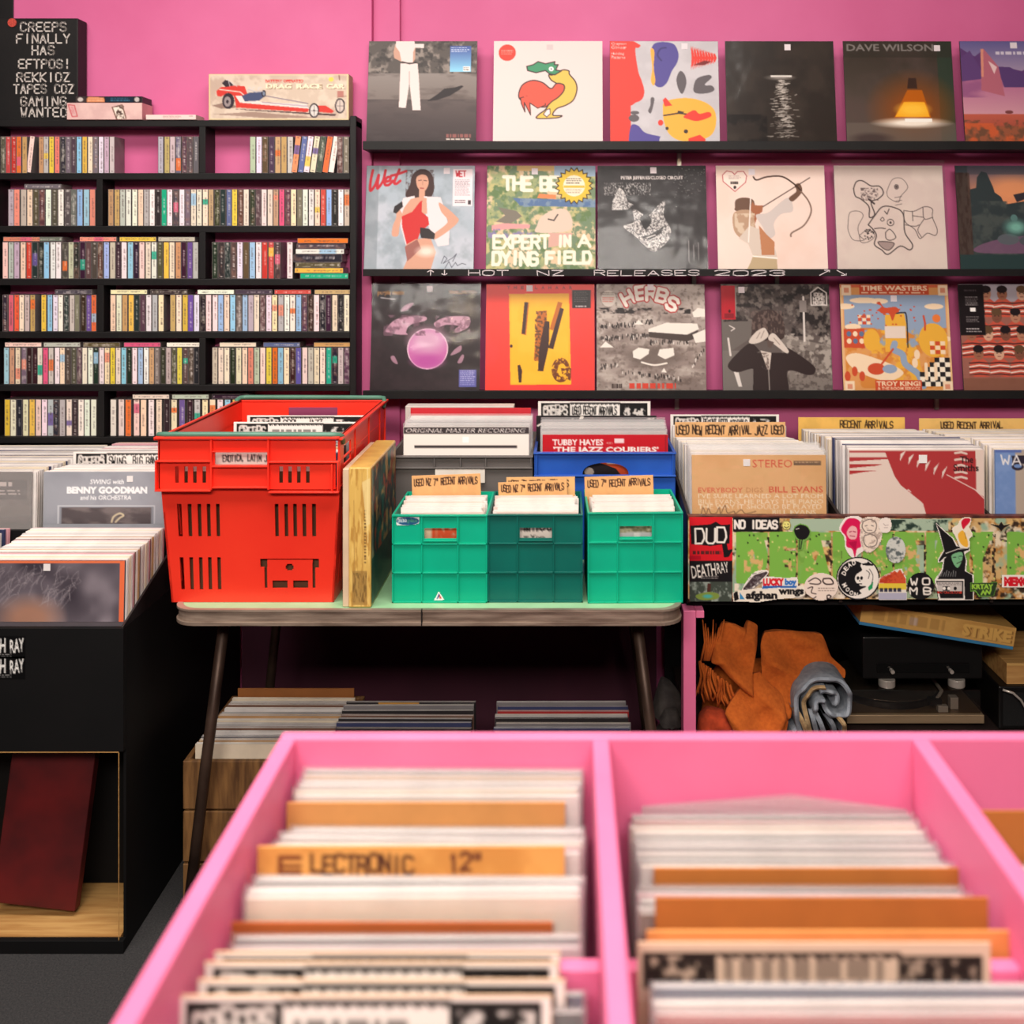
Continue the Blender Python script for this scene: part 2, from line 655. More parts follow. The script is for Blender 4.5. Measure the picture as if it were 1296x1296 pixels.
# ---------------------------------------------------------------- black tape shelf on the wall
SY0, SY1 = 3.010, 3.094
BV = [152, 219, 286, 353, 420, 487, 553]
BZ = [W(0, v, SY0)[1] for v in BV]
BT = 0.0185
XL, XR = W(-14, 0, SY0)[0], W(451, 0, SY0)[0]
ts = thing('tape_shelf', 'black wall shelf unit of six staggered rows packed with cassette tapes', 'shelf', (0, SY1, BZ[-1]))
iv = (0, -SY1, -BZ[-1])
MB().box(XL, XR, SY0, SY1, BZ[0] - BT, BZ[0], BLACK).build('top_board', ts, iv, bevel=0.0015)
for z in BZ[1:]:
    MB().box(XL + 0.018, XR - 0.018, SY0, SY1, z - BT, z, BLACK).build('shelf_board', ts, iv, bevel=0.0015)
MB().box(XL, XL + 0.018, SY0, SY1, BZ[-1] - 0.06, BZ[0] - BT, BLACK).build('side_panel', ts, iv, bevel=0.0015)
MB().box(XR - 0.018, XR, SY0 - 0.004, SY1, BZ[-1] - 0.06, BZ[0] + 0.012, BLACK).build('side_panel', ts, iv, bevel=0.0015)
PART_U = [(252, 260), (122, 129.5), (252, 260), (123, 131), (252, 260), (124, 131.5)]
for r, (a, b) in enumerate(PART_U):
    MB().box(W(a, 0, SY0)[0], W(b, 0, SY0)[0], SY0, SY1, BZ[r + 1], BZ[r] - BT, BLACK).build('upright_divider', ts, iv, bevel=0.001)
MB().box(XL + 0.018, XR - 0.018, SY0 + 0.02, SY0 + 0.032, BZ[-1] - 0.06, BZ[-1] - BT, BLACK).build('bottom_rail', ts, iv, bevel=0.001)

# ---------------------------------------------------------------- three record ledges
LEDGE = []
RAIL_V = [(178.5, 189.5), (340.5, 349.5), (494.5, 505)]
RAIL_L = ['black wall ledge carrying the top row of record covers',
          'black wall ledge with hand-drawn white lettering under the middle row of covers',
          'black wall ledge carrying the bottom row of record covers']
BRK = [[861], [880, 986], [858, 1190]]
for k, (va, vb) in enumerate(RAIL_V):
    zt, zb = W(0, va, 2.995)[1], W(0, vb, 2.995)[1]
    LEDGE.append(zt - 0.013)
    t = thing('record_ledge', RAIL_L[k], 'shelf', (0, 3.0, zb), group='record ledges on the pink wall')
    iv = (0, -3.0, -zb)
    x0, x1 = -0.583, 1.62
    MB().box(x0, x1, 2.995, 3.006, zb, zt, BLACK).build('front_lip', t, iv, bevel=0.001)
    MB().box(x0, x1, 3.006, 3.117, zb + 0.001, zt - 0.0135, BLACK).build('ledge_board', t, iv)
    for u in BRK[k]:
        X = W(u, 0, 3.1)[0]
        b = MB().box(X - 0.006, X + 0.006, 3.128, 3.139, zb - 0.05, zb + 0.06, SILVER)
        b.box(X - 0.004, X + 0.004, 3.117, 3.129, zb - 0.006, zb + 0.012, SILVER)
        b.build('bracket', t, iv)
    if k == 1:
        CHALK = mat('white_chalk_marker', (226, 214, 216), 0.7)
        m = MB()

        def ribbon(m, pts, hw, mt):
            for i in range(len(pts) - 1):
                (xa, za), (xb, zb_) = pts[i], pts[i + 1]
                L = math.hypot(xb - xa, zb_ - za) + 1e-9
                nx, nz = -(zb_ - za) / L * hw, (xb - xa) / L * hw
                ex, ez = (xb - xa) / L * hw * 0.6, (zb_ - za) / L * hw * 0.6
                m.face([(xa - nx - ex, 2.9945, za - nz - ez), (xb - nx + ex, 2.9945, zb_ - nz + ez), (xb + nx + ex, 2.9945, zb_ + nz + ez), (xa + nx - ex, 2.9945, za + nz - ez)], mt)
        for txt, ua, ub in (('^', 541, 549), ('v', 559, 566), ('HOT', 593, 643), ('NZ', 680, 713), ('RELEASES', 752, 885), ('2023', 905, 993), ('/', 1037, 1050), ('\\', 1059, 1071)):
            for st in strokes(txt, ua, 342.2, ub - ua, 6.4, 0.12, len(txt)):
                ribbon(m, [W(p[0], p[1], 2.9945) for p in st], 0.0011, CHALK)
        m.build('lettering', t, iv)['label'] = 'white chalk lettering HOT NZ RELEASES 2023'

# ---------------------------------------------------------------- folding table
TZ = 0.747
TX0, TX1, TY0, TY1 = -0.848, 0.246, 2.25, 2.97


def rrect(x0, x1, y0, y1, r, n=7):
    out = []
    for cx, cy, a in ((x1 - r, y0 + r, -90), (x1 - r, y1 - r, 0), (x0 + r, y1 - r, 90), (x0 + r, y0 + r, 180)):
        for k in range(n + 1):
            t = math.radians(a + 90 * k / n)
            out.append((cx + r * math.cos(t), cy + r * math.sin(t)))
    return out


def ring(mb, o, i, z0, z1, m):
    n = len(o)
    for k in range(n):
        j = (k + 1) % n
        mb.face([(*o[k], z0), (*o[j], z0), (*o[j], z1), (*o[k], z1)], m)
        mb.face([(*i[k], z1), (*o[k], z1), (*o[j], z1), (*i[j], z1)], m)
        mb.face([(*i[k], z0), (*i[j], z0), (*o[j], z0), (*o[k], z0)], m)


tb = thing('folding_table', 'green-topped folding table with ribbed metal edge and splayed tube legs', 'table', (-0.3, 2.6, 0))
iv = (0.3, -2.6, 0)
m = MB()
o_, i_ = rrect(TX0 + 0.004, TX1 - 0.004, TY0 + 0.004, TY1 - 0.004, 0.05), None
m.face([(*p, TZ) for p in o_], GREENL)
m.face([(*p, TZ - 0.028) for p in o_][::-1], BLACK)
n = len(o_)
for k in range(n):
    j = (k + 1) % n
    m.face([(*o_[k], TZ - 0.028), (*o_[j], TZ - 0.028), (*o_[j], TZ), (*o_[k], TZ)], GREENL)
m.build('tabletop', tb, iv)
m = MB()
for e, za, zb in ((0.0, -0.0265, -0.0035), (0.0035, -0.033, -0.0262), (0.003, -0.0038, 0.0012)):
    ring(m, rrect(TX0 - e, TX1 + e, TY0 - e, TY1 + e, 0.052), rrect(TX0 + 0.008, TX1 - 0.008, TY0 + 0.008, TY1 - 0.008, 0.05), TZ + za, TZ + zb, METAL)
m.build('edge_band', tb, iv, bevel=0.0008)['label'] = 'worn aluminium edge trim'
xs_ = W(534, 0, TY0)[0]
MB().box(xs_ - 0.0012, xs_ + 0.0012, TY0 - 0.005, TY0 + 0.002, TZ - 0.034, TZ + 0.002, BLACK).build('edge_joint', tb, iv)
for sx in (0, 1):
    for y, yb in ((2.36, 2.33), (2.85, 2.88)):
        xt, xb = (-0.766, -0.846) if sx == 0 else (0.152, 0.24)
        MB().tube([(xt, y, TZ - 0.03), (xt + (xb - xt) * 0.5, (y + yb) / 2, TZ * 0.5), (xb, yb, 0.0)], 0.0125, STEELB, 12).build('leg', tb, iv, smooth=True)
    xt = -0.766 if sx == 0 else 0.152
    MB().tube([(xt, 2.36, TZ - 0.04), (xt, 2.85, TZ - 0.04)], 0.01, STEELB, 10).build('leg_brace', tb, iv, smooth=True)

# ---------------------------------------------------------------- black record cabinet on the left
cb = thing('record_cabinet', 'black painted record cabinet with stepped bins and an open lower cupboard', 'cabinet', (-1.4, 2.6, 0))
iv = (1.4, -2.6, 0)
CX0, CX1 = -1.9, -0.957
MB().box(CX1 - 0.006, CX1, 2.279, 3.06, 0, 0.70, BLACKC).build('side_panel', cb, iv, bevel=0.001)
MB().box(CX0, CX0 + 0.012, 2.281, 3.06, 0, 0.70, BLACKC).build('side_panel', cb, iv)
MB().box(CX0 + 0.012, CX1 - 0.012, 2.47, 2.482, 0.0, 0.505, BLACKC).build('back_panel', cb, iv)  # added black panel, stands in for the shade deep in the cupboard
MB().box(CX0, CX1, 2.265, 2.279, 0.436, 0.702, BLACKC).box(CX0, CX1, 2.265, 2.279, 0.0, 0.028, BLACKC).build('front_panel', cb, iv, bevel=0.0008)
ex = W(150, 0, 2.265)[0]
m = MB().box(ex, ex + 0.0012, 2.2645, 2.266, 0.03, 0.434, TANW).box(-1.31, ex, 2.2645, 2.266, 0.4345, 0.4357, TANW)
m.build('worn_edge', cb, iv)['label'] = 'bare wood showing along the worn opening edge'
MB().box(CX0 + 0.012, CX1 - 0.012, 2.279, 2.47, 0.016, 0.03, TANW).build('floor_board', cb, iv)['label'] = 'bare pine floor board'
# bin on top: front trough, riser, rear trough
EDGE = mat('black_bin_edge', (46, 42, 42), 0.3, col2=(30, 28, 28))
MB().box(CX0 + 0.012, CX1 - 0.012, 2.279, 2.53, 0.505, 0.52, BLACKC).build('front_bin_floor', cb, iv)
x = CX1
for xx in (CX0, x - 0.005):
    MB().hexa([(xx, 2.265, 0.70), (xx + 0.005, 2.265, 0.70), (xx, 2.53, 0.70), (xx + 0.005, 2.53, 0.70),
               (xx, 2.265, 0.706), (xx + 0.005, 2.265, 0.706), (xx, 2.53, 0.79), (xx + 0.005, 2.53, 0.79)], EDGE).build('bin_side', cb, iv, bevel=0.001)
    MB().box(xx, xx + 0.005, 2.53, 3.06, 0.70, 0.80, BLACKC).build('bin_side', cb, iv, bevel=0.001)
MB().box(CX0 + 0.012, x - 0.012, 2.53, 2.542, 0.52, 0.842, BLACKC).build('bin_riser', cb, iv, bevel=0.001)
MB().box(CX0 + 0.012, x - 0.012, 2.542, 3.06, 0.635, 0.65, BLACKC).build('rear_bin_floor', cb, iv)
MB().box(CX0, x, 3.06, 3.072, 0.0, 0.90, BLACKC).build('bin_back', cb, iv)
for v0 in (806, 832):
    a = Art(76, 30, (0, 0, 84, 30), (12, 12, 13))
    a.T('DEATH', 14, 5, 57, 24, (232, 230, 226), 0.02, 0.25, -6).T('RAY', 61, 4, 83, 22, (232, 230, 226), 0.02, 0.25, -8).lines(20, 24, 66, 29, 2, (170, 168, 166), 3)
    X, Z = W(-42, v0 + 27, 2.265)
    link('sticker', a.mesh('sticker', 74 * 2.265 / F, 28 * 2.265 / F, 2.2643, X, Z), cb, iv)['label'] = 'black sticker with white slanted lettering'

# ---------------------------------------------------------------- stickered record bins on the right
BX0, BX1 = 0.278, 1.74
rb = thing('record_bins', 'row of record bins with a sticker-covered front on pink posts', 'record bin', (0.9, 2.7, 0))
iv = (-0.9, -2.7, 0)
DWOOD = mat('dark_bin_board', (52, 38, 34), 0.5, col2=(36, 27, 25), nscale=9)
RUST = mat('worn_reddish_edge', (120, 62, 48), 0.5, col2=(64, 34, 30), nscale=40)
MB().box(BX0, BX1, 2.42, 2.436, 0.714, 0.90, DWOOD).build('front_panel', rb, iv, bevel=0.001)
MB().box(BX0, BX1, 2.4185, 2.4375, 0.90, 0.9055, RUST).build('top_edge', rb, iv)
for xx in (BX0, 0.630, 0.980, 1.342, BX1 - 0.008):
    MB().hexa([(xx, 2.436, 0.70), (xx + 0.008, 2.436, 0.70), (xx, 2.99, 0.70), (xx + 0.008, 2.99, 0.70),
               (xx, 2.436, 0.90), (xx + 0.008, 2.436, 0.90), (xx, 2.99, 0.97), (xx + 0.008, 2.99, 0.97)], DWOOD).build('bin_divider', rb, iv, bevel=0.001)
MB().box(BX0, BX1, 2.45, 2.99, 0.69, 0.70, BLACKC).build('bin_floor', rb, iv)
MB().box(BX0, BX1, 2.99, 3.004, 0.0, 0.97, BLACKC).build('back_board', rb, iv)
for xx in (0.268, 1.70):
    MB().box(xx, xx + 0.029, 2.425, 2.475, 0, 0.685, PINKB).build('post', rb, iv, bevel=0.002)
MB().box(0.2975, 0.316, 2.426, 2.50, 0.668, 0.6845, PINKB).build('bracket', rb, iv, bevel=0.001)
MB().box(0.30, 1.70, 2.45, 2.985, 0.315, 0.335, DWOOD).build('lower_shelf', rb, iv, bevel=0.001)

# ---------------------------------------------------------------- pink record bin in the foreground
fb = thing('pink_record_bin', 'big pink painted record bin nearest the camera, divided into columns', 'record bin', (0.22, 0.8, 0))
iv = (-0.22, -0.8, 0)
FZ, FBK, FFR = 0.958, 1.225, 0.42
FX = [-0.3216, 0.0384, 0.4056, 0.772]
FT = 0.0195
MB().box(FX[0] - FT / 2, FX[-1] + FT / 2, FBK - 0.018, FBK, 0.52, FZ, PINKB).build('back_panel', fb, iv, bevel=0.003)
MB().box(FX[0] - FT / 2, FX[-1] + FT / 2, FFR, FFR + 0.018, 0.52, FZ, PINKB).build('front_panel', fb, iv, bevel=0.003)
for k, x in enumerate(FX):
    MB().box(x - FT / 2, x + FT / 2, FFR + 0.018, FBK - 0.018, 0.52, FZ, PINKB).build('side_panel' if k in (0, 3) else 'column_divider', fb, iv, bevel=0.003)
MB().box(FX[0] + FT / 2, FX[-1] - FT / 2, FFR + 0.018, FBK - 0.018, 0.52, 0.54, PINKB).build('bin_floor', fb, iv)
for i in range(3):
    MB().box(FX[i] + FT / 2, FX[i + 1] - FT / 2, 0.915, 0.931, 0.54, 0.892, PINKB).build('cross_divider', fb, iv, bevel=0.002)
MB().box(FX[0] + 0.02, FX[-1] - 0.02, FFR + 0.06, FBK - 0.05, 0.0, 0.52, PINKB).build('base', fb, iv, bevel=0.003)
# ---------------------------------------------------------------- record covers shown on the wall
SL = 0.317
WHT = (244, 238, 234)
PAPER = {}


def paper(col, rough=0.5):
    k = 'paper_%02x%02x%02x' % col
    return mat(k, col, rough, col2=tuple(int(x * 0.94) for x in col), nscale=18)


SLM = {}


def sleeve_mesh(col, t=0.004, w=SL, h=SL, inner=(238, 234, 228), top=None):
    """card sleeve: closed spine on the left, open mouth on the right showing the paper inner"""
    k = (col, round(t, 4), w, h, inner, top)
    if k not in SLM:
        m = MB()
        c = paper(col)
        tp = paper(top) if top else c
        g = t * 0.28
        m.box(-w / 2, w / 2, -t / 2, -t / 2 + g, 0, h, c, {1: tp})
        m.box(-w / 2, w / 2, t / 2 - g, t / 2, 0, h, c, {1: tp})
        m.box(-w / 2, -w / 2 + 0.0015, -t / 2 + g, t / 2 - g, 0, h, c)
        m.box(-w / 2 + 0.0015, w / 2 - 0.002, -t / 2 + g, t / 2 - g, 0.001, h - 0.0008, paper(inner))
        SLM[k] = m.mesh('record_sleeve')
    return SLM[k]


def plastic(parent, w, h, y0, y1, m, name='plastic_outer'):
    b = MB()
    b.face([(-w / 2, y0, 0), (w / 2, y0, 0), (w / 2, y0, h), (-w / 2, y0, h)], m)
    b.face([(w / 2, y0, 0), (w / 2, y1, 0), (w / 2, y1, h), (w / 2, y0, h)], m)
    b.face([(-w / 2, y1, 0), (-w / 2, y0, 0), (-w / 2, y0, h), (-w / 2, y1, h)], m)
    return b.build(name, parent)


FILM = clear_mat('clear_film', 0.012, 0.12, bump=0.25)
FILMW = clear_mat('wrinkled_film', 0.08, 0.1, bump=0.8, haze=0.03)
STK = paper((236, 222, 226))

# each cover: row, centre u, label, crop box of the whole sleeve, painter
COVERS = []


def cover(row, u, label, box, film=None, rough=0.35):
    def deco(fn):
        COVERS.append((row, u, label, box, film, rough, fn))
        return fn
    return deco


@cover(0, 534, 'grey beach photo cover with figure in white trousers, top row beside shelf', (63, 68, 642, 655))
def _(a):
    a.R(60, 60, 650, 260, (84, 76, 72)).N((140, 128, 120), 40, 1, 0.5, 0.62, rect=(60, 60, 650, 262)).N((50, 45, 44), 26, 2, 0.52, 0.6, 0.8, rect=(60, 60, 650, 262))
    a.G(60, 250, 650, 400, (136, 126, 121), (118, 106, 101)).N((96, 84, 80), 50, 3, 0.5, 0.62, rect=(60, 250, 650, 420), sx=3)
    a.G(60, 395, 650, 660, (92, 80, 78), (50, 40, 42)).N((70, 60, 60), 30, 4, 0.5, 0.65, 0.6, rect=(60, 395, 650, 660), sx=4)
    a.P([(380, 405), (440, 362), (470, 335), (520, 330), (560, 318), (572, 322), (550, 342), (500, 375), (430, 400)], (40, 32, 34))
    sk, wh = (196, 150, 130), (226, 208, 204)
    a.P([(205, 85), (235, 90), (228, 130), (240, 165), (240, 185), (200, 165), (195, 130)], sk).P([(290, 110), (312, 100), (312, 170), (300, 190), (285, 180)], sk)
    a.P([(208, 68), (305, 68), (312, 100), (300, 130), (300, 190), (240, 188), (228, 130), (206, 100)], wh).P([(310, 85), (358, 85), (358, 108), (312, 106)], wh)
    a.P([(234, 195), (325, 195), (332, 260), (347, 455), (304, 455), (284, 300), (268, 442), (231, 440), (233, 330)], wh).L([(243, 186), (282, 196), (318, 190)], 7, (50, 38, 36))
    a.L([(282, 240), (284, 310)], 4, (170, 150, 146))
    a.G(498, 97, 610, 242, (66, 84, 150), (140, 205, 232)).lines(503, 104, 606, 135, 3, (220, 225, 240), 2).R(568, 212, 604, 238, WHT).lines(570, 214, 602, 236, 4, (30, 30, 30), 5)
    a.lines(484, 586, 632, 612, 1, (150, 90, 86), 9, 0.9, 0.8).lines(484, 612, 630, 622, 1, (205, 190, 180), 5, 1, 0.7)


@cover(0, 693.5, 'white cover with green, red and yellow outlined rooster, top row', (723, 72, 1305, 657))
def _(a):
    a.d[:] = (230, 206, 202)
    ol = (58, 40, 40)
    a.E(795, 138, 46, 46, (222, 62, 48)).lines(762, 124, 830, 152, 3, (240, 190, 180), 4)
    a.R(1005, 92, 1040, 122, (206, 188, 188))
    a.P([(1040, 262), (1090, 235), (1125, 240), (1128, 258), (1160, 300), (1168, 345), (1150, 400), (1110, 430), (1060, 450), (1040, 485), (1088, 488), (1060, 500), (958, 503), (965, 482), (1000, 455), (1030, 410), (1080, 370), (1095, 340), (1060, 310), (1030, 290), (1018, 262)], (224, 184, 84), sm=True, ol=ol, ow=6)
    a.P([(868, 400), (858, 370), (878, 318), (930, 293), (985, 305), (1030, 338), (1060, 310), (1098, 318), (1098, 350), (1070, 385), (1035, 410), (1000, 440), (955, 435), (930, 425), (905, 405)], (224, 84, 66), sm=True, ol=ol, ow=6)
    a.P([(868, 390), (872, 420), (892, 468), (888, 415), (922, 484), (918, 418), (960, 447), (1000, 430), (1000, 400), (900, 380)], (224, 84, 66), ol=ol, ow=5)
    a.P([(880, 380), (1000, 380), (1010, 420), (930, 412)], (224, 84, 66))
    a.P([(900, 215), (935, 205), (960, 188), (1000, 200), (1050, 188), (1048, 205), (1068, 205), (1055, 235), (1085, 240), (1050, 262), (1020, 255), (1000, 238), (950, 250), (905, 238)], (62, 140, 100), ol=ol, ow=6)
    a.E(1031, 229, 13, 13, WHT).E(1031, 229, 4, 4, ol)
    a.P([(990, 480), (1008, 455), (1025, 450), (1026, 478), (1008, 495)], (241, 218, 214), ol=ol, ow=4)


@cover(0, 841, 'pale grey cover with red left band and purple, yellow blobs, top row', (52, 70, 637, 655))
def _(a):
    a.d[:] = (200, 194, 198)
    a.N((190, 184, 188), 90, 5, 0.4, 0.6)
    red = (222, 62, 52)
    a.P([(52, 70), (163, 70), (163, 655), (52, 655)], red).P([(150, 95), (215, 92), (208, 110), (190, 120), (205, 240), (222, 290), (236, 345), (228, 390), (195, 412), (150, 405)], red, sm=True)
    for t, y, w in (('Grayson', 78, 80), ('Gilmour', 97, 80), ('Holding', 134, 68), ('Patterns', 153, 74)):
        a.T(t, 62, y, 62 + w, y + 18, (244, 220, 216))
    a.P([(278, 110), (300, 82), (350, 76), (400, 90), (422, 140), (415, 190), (385, 240), (360, 300), (330, 328), (300, 322), (285, 290), (290, 220), (275, 160)], (84, 74, 144), sm=True)
    a.P([(272, 120), (290, 118), (292, 160), (288, 220), (296, 290), (286, 320), (272, 290), (280, 220)], (240, 170, 70), sm=True).L([(330, 180), (310, 150), (325, 115), (355, 108)], 9, (62, 52, 112), sm=True)
    for k in range(9):
        x = 488 + k * 15
        a.P([(x, 232 - k * 4), (x + 9, 95 + k * 5), (x + 20, 165)], red).P([(x, 95 + k * 5), (x + 10, 230 - k * 5), (x + 20, 165)], red)
    a.P([(500, 205), (560, 180), (600, 185), (560, 205)], (120, 40, 40))
    gr = (96, 88, 92)
    a.P([(430, 238), (455, 260), (462, 310), (440, 365), (418, 335), (410, 280)], gr, sm=True).P([(500, 330), (520, 280), (580, 260), (598, 275), (560, 315), (600, 320), (610, 345), (570, 362), (510, 360)], gr, sm=True)
    a.P([(272, 388), (290, 395), (272, 470), (256, 460), (268, 430)], gr, sm=True).E(185, 470, 24, 10, gr).E(180, 500, 28, 20, gr)
    a.P([(163, 545), (200, 540), (240, 580), (318, 600), (318, 606), (290, 655), (163, 655)], (84, 74, 144), sm=True)
    a.P([(335, 450), (345, 410), (420, 390), (500, 392), (575, 420), (615, 470), (610, 560), (560, 610), (440, 625), (370, 590), (340, 520)], (236, 172, 66), sm=True)
    a.L([(340, 485), (420, 472), (480, 480)], 8, (60, 50, 48)).P([(445, 490), (500, 455), (530, 475), (580, 465), (590, 490), (520, 515), (470, 505)], red, sm=True)
    a.P([(335, 400), (350, 385), (385, 430), (345, 435)], red).E(322, 525, 14, 16, red).E(356, 556, 9, 9, (60, 50, 48)).E(456, 572, 11, 11, (60, 50, 48)).P([(470, 610), (530, 590), (560, 615), (555, 655), (465, 655)], red)
    a.P([(415, 458), (450, 465), (430, 478), (412, 474)], (60, 50, 48))


@cover(0, 988.5, 'near-black cover with moonlight glittering on water, top row', (662, 70, 1250, 655), 'film', 0.3)
def _(a):
    a.G(662, 70, 1250, 655, (52, 46, 43), (44, 36, 32))
    a.N((66, 56, 50), 120, 7, 0.45, 0.7, 0.6)
    a.R(905, 262, 1018, 272, (236, 228, 220)).E(955, 275, 60, 12, (190, 180, 172), 0.6, 0.6)
    for k in range(190):
        t = RND.random()
        y = 285 + t * 320
        w = 30 + t * 70
        x = 965 + t * 10 + RND.gauss(0, 0.42) * w
        l = RND.uniform(5, 24)
        a.L([(x - l, y + RND.uniform(-3, 7)), (x + l * 0.5, y)], RND.uniform(2.5, 6), (214, 204, 194), RND.uniform(0.3, 0.95) * (1 - 0.45 * t))
    a.N((24, 20, 20), 80, 8, 0.5, 0.6, 0.8, rect=(662, 480, 880, 655))


@cover(0, 1139, 'dark brown cover with glowing orange lampshade, top row', (150, 88, 858, 797), 'film', 0.3)
def _(a):
    a.d[:] = (70, 56, 50)
    a.G(150, 88, 858, 797, (58, 50, 44), (92, 80, 72))
    a.N((86, 70, 66), 160, 4, 0.4, 0.7, 0.7)
    a.R(760, 88, 858, 797, (44, 62, 50), 0.7).R(150, 88, 858, 200, (52, 48, 42), 0.6)
    a.E(590, 560, 190, 170, (150, 74, 24), 0.9, 0.7)
    a.R(150, 640, 858, 797, (104, 92, 84), 0.7)
    a.P([(555, 420), (650, 420), (700, 605), (462, 605)], (196, 100, 22), 0.8)
    a.P([(530, 500), (662, 500), (692, 600), (468, 600)], (246, 170, 40)).E(585, 550, 90, 40, (255, 200, 70), 0.8, 0.5)
    a.P([(565, 340), (615, 340), (620, 410), (555, 410)], (50, 36, 34), 0.8)
    a.E(575, 640, 185, 28, (246, 232, 216), 1, 0.5).R(530, 612, 705, 634, (252, 246, 236))
    a.T('DAVE WILSON', 172, 110, 738, 158, (128, 120, 116), 0.02)
    a.E(310, 745, 120, 34, (60, 46, 46), 0.7, 0.4)


@cover(0, 1288, 'cover with purple mountain spire over red desert, top row at right edge', (905, 85, 1614, 795), 'film')
def _(a):
    a.G(905, 85, 1614, 300, (98, 90, 140), (160, 140, 165))
    a.P([(905, 130), (960, 170), (1000, 190), (1040, 160), (1100, 260), (1180, 260), (1300, 290), (1400, 240), (1614, 270), (1614, 420), (905, 420)], (92, 60, 108))
    a.G(905, 340, 1614, 600, (176, 104, 140), (206, 150, 160)).N((150, 90, 130), 120, 3, 0.45, 0.65, rect=(905, 320, 1614, 470), sx=2)
    a.P([(905, 200), (970, 150), (1040, 290), (1060, 340), (905, 360)], (96, 66, 116)).P([(1140, 262), (1220, 262), (1350, 330), (1614, 310), (1614, 400), (1180, 400)], (88, 62, 110))
    a.P([(1040, 140), (1060, 138), (1150, 260), (1180, 460), (1030, 420)], (178, 100, 116)).P([(1040, 140), (1058, 140), (1050, 330), (1036, 330)], (214, 140, 120)).P([(1085, 220), (1140, 262), (1120, 310)], (226, 190, 190))
    a.R(905, 655, 1614, 800, (150, 86, 62)).G(905, 580, 1614, 660, (188, 92, 74), (168, 82, 66)).N((110, 74, 56), 40, 6, 0.5, 0.6, rect=(905, 620, 1614, 800)).N((206, 92, 54), 60, 8, 0.48, 0.6, 0.85, rect=(905, 640, 1614, 800)).E(1200, 566, 26, 12, (120, 66, 66))
    a.R(1236, 96, 1280, 136, (224, 210, 216)).lines(1136, 158, 1420, 182, 1, (226, 214, 222), 9, 0.8, 0.8)


@cover(1, 531, 'pale blue cover, person in red swimsuit and white vest, middle row', (50, 65, 632, 652))
def _(a):
    a.d[:] = (166, 176, 186)
    a.N((186, 190, 200), 140, 3, 0.42, 0.62).N((140, 150, 158), 90, 9, 0.5, 0.65, 0.7).R(50, 60, 118, 652, (120, 128, 134), 0.5)
    sk, hr, rd = (206, 152, 128), (62, 38, 36), (196, 40, 40)
    a.P([(275, 245), (262, 225), (285, 170), (295, 120), (330, 88), (375, 90), (405, 125), (415, 190), (400, 235), (360, 240), (330, 275), (290, 262)], hr, sm=True).N(hr, 14, 4, 0.5, 0.56, rect=(262, 90, 415, 240), al=0.5)
    a.P([(320, 130), (345, 115), (375, 125), (384, 165), (370, 200), (350, 210), (328, 190), (318, 160)], sk, sm=True).R(334, 196, 366, 250, sk)
    a.L([(330, 148), (346, 146)], 4, (70, 44, 40)).L([(358, 147), (374, 150)], 4, (70, 44, 40)).L([(340, 190), (358, 191)], 5, (150, 50, 50)).L([(352, 152), (352, 172)], 3, (170, 116, 96))
    wv = (226, 210, 212)
    a.P([(250, 245), (310, 232), (330, 330), (300, 480), (270, 500), (240, 400), (228, 330)], wv).P([(360, 235), (450, 240), (470, 300), (500, 420), (498, 500), (440, 508), (380, 380)], wv)
    a.P([(290, 250), (330, 240), (375, 245), (380, 330), (240, 350), (255, 300)], sk).P([(215, 300), (246, 330), (235, 400), (228, 450), (196, 450), (198, 400), (215, 350)], sk, sm=True)
    a.P([(245, 345), (300, 320), (340, 265), (352, 258), (350, 320), (385, 350), (392, 390), (345, 430), (330, 480), (345, 520), (300, 530), (275, 500), (248, 400)], rd)
    a.P([(270, 500), (320, 470), (400, 460), (430, 540), (400, 652), (250, 652), (275, 590), (285, 540)], sk).P([(265, 510), (330, 470), (352, 520), (300, 570), (280, 590)], (150, 92, 84))
    a.P([(440, 270), (475, 290), (530, 340), (548, 370), (500, 420), (425, 470), (420, 440), (490, 375), (455, 320)], sk, sm=True)
    a.P([(345, 405), (390, 412), (424, 440), (420, 470), (350, 462), (345, 440)], (40, 32, 34)).P([(205, 290), (245, 262), (250, 292), (215, 330), (198, 322)], (40, 32, 34))
    a.E(380, 535, 45, 25, (250, 236, 226), 0.7, 0.6)  # lamp reflection on the glossy cover, painted into the print
    for p in ([(84, 92), (74, 150), (74, 204), (100, 170), (116, 118), (112, 160), (112, 192), (140, 150), (152, 92)], [(140, 158), (172, 150), (180, 132), (164, 130), (150, 150), (152, 172), (172, 172), (192, 150)], [(226, 88), (210, 130), (200, 160), (212, 166), (232, 150)], [(182, 122), (220, 112), (262, 96)]):
        a.L(p, 14, (186, 34, 48), 1, True)
    a.R(515, 85, 618, 288, (236, 218, 222)).S('WET', 530, 96, 52, 30, 6, (186, 34, 48)).lines(524, 142, 610, 235, 11, (120, 110, 118), 3, 0.7).lines(526, 255, 585, 278, 2, (40, 36, 38), 4).R(596, 256, 612, 280, (60, 50, 54))
    a.L([(460, 600), (475, 560), (490, 575), (470, 600), (520, 570), (540, 548), (520, 590)], 3, (60, 60, 74)).L([(480, 625), (500, 590), (515, 622), (535, 595), (545, 612), (570, 600), (590, 606)], 3, (60, 60, 74))


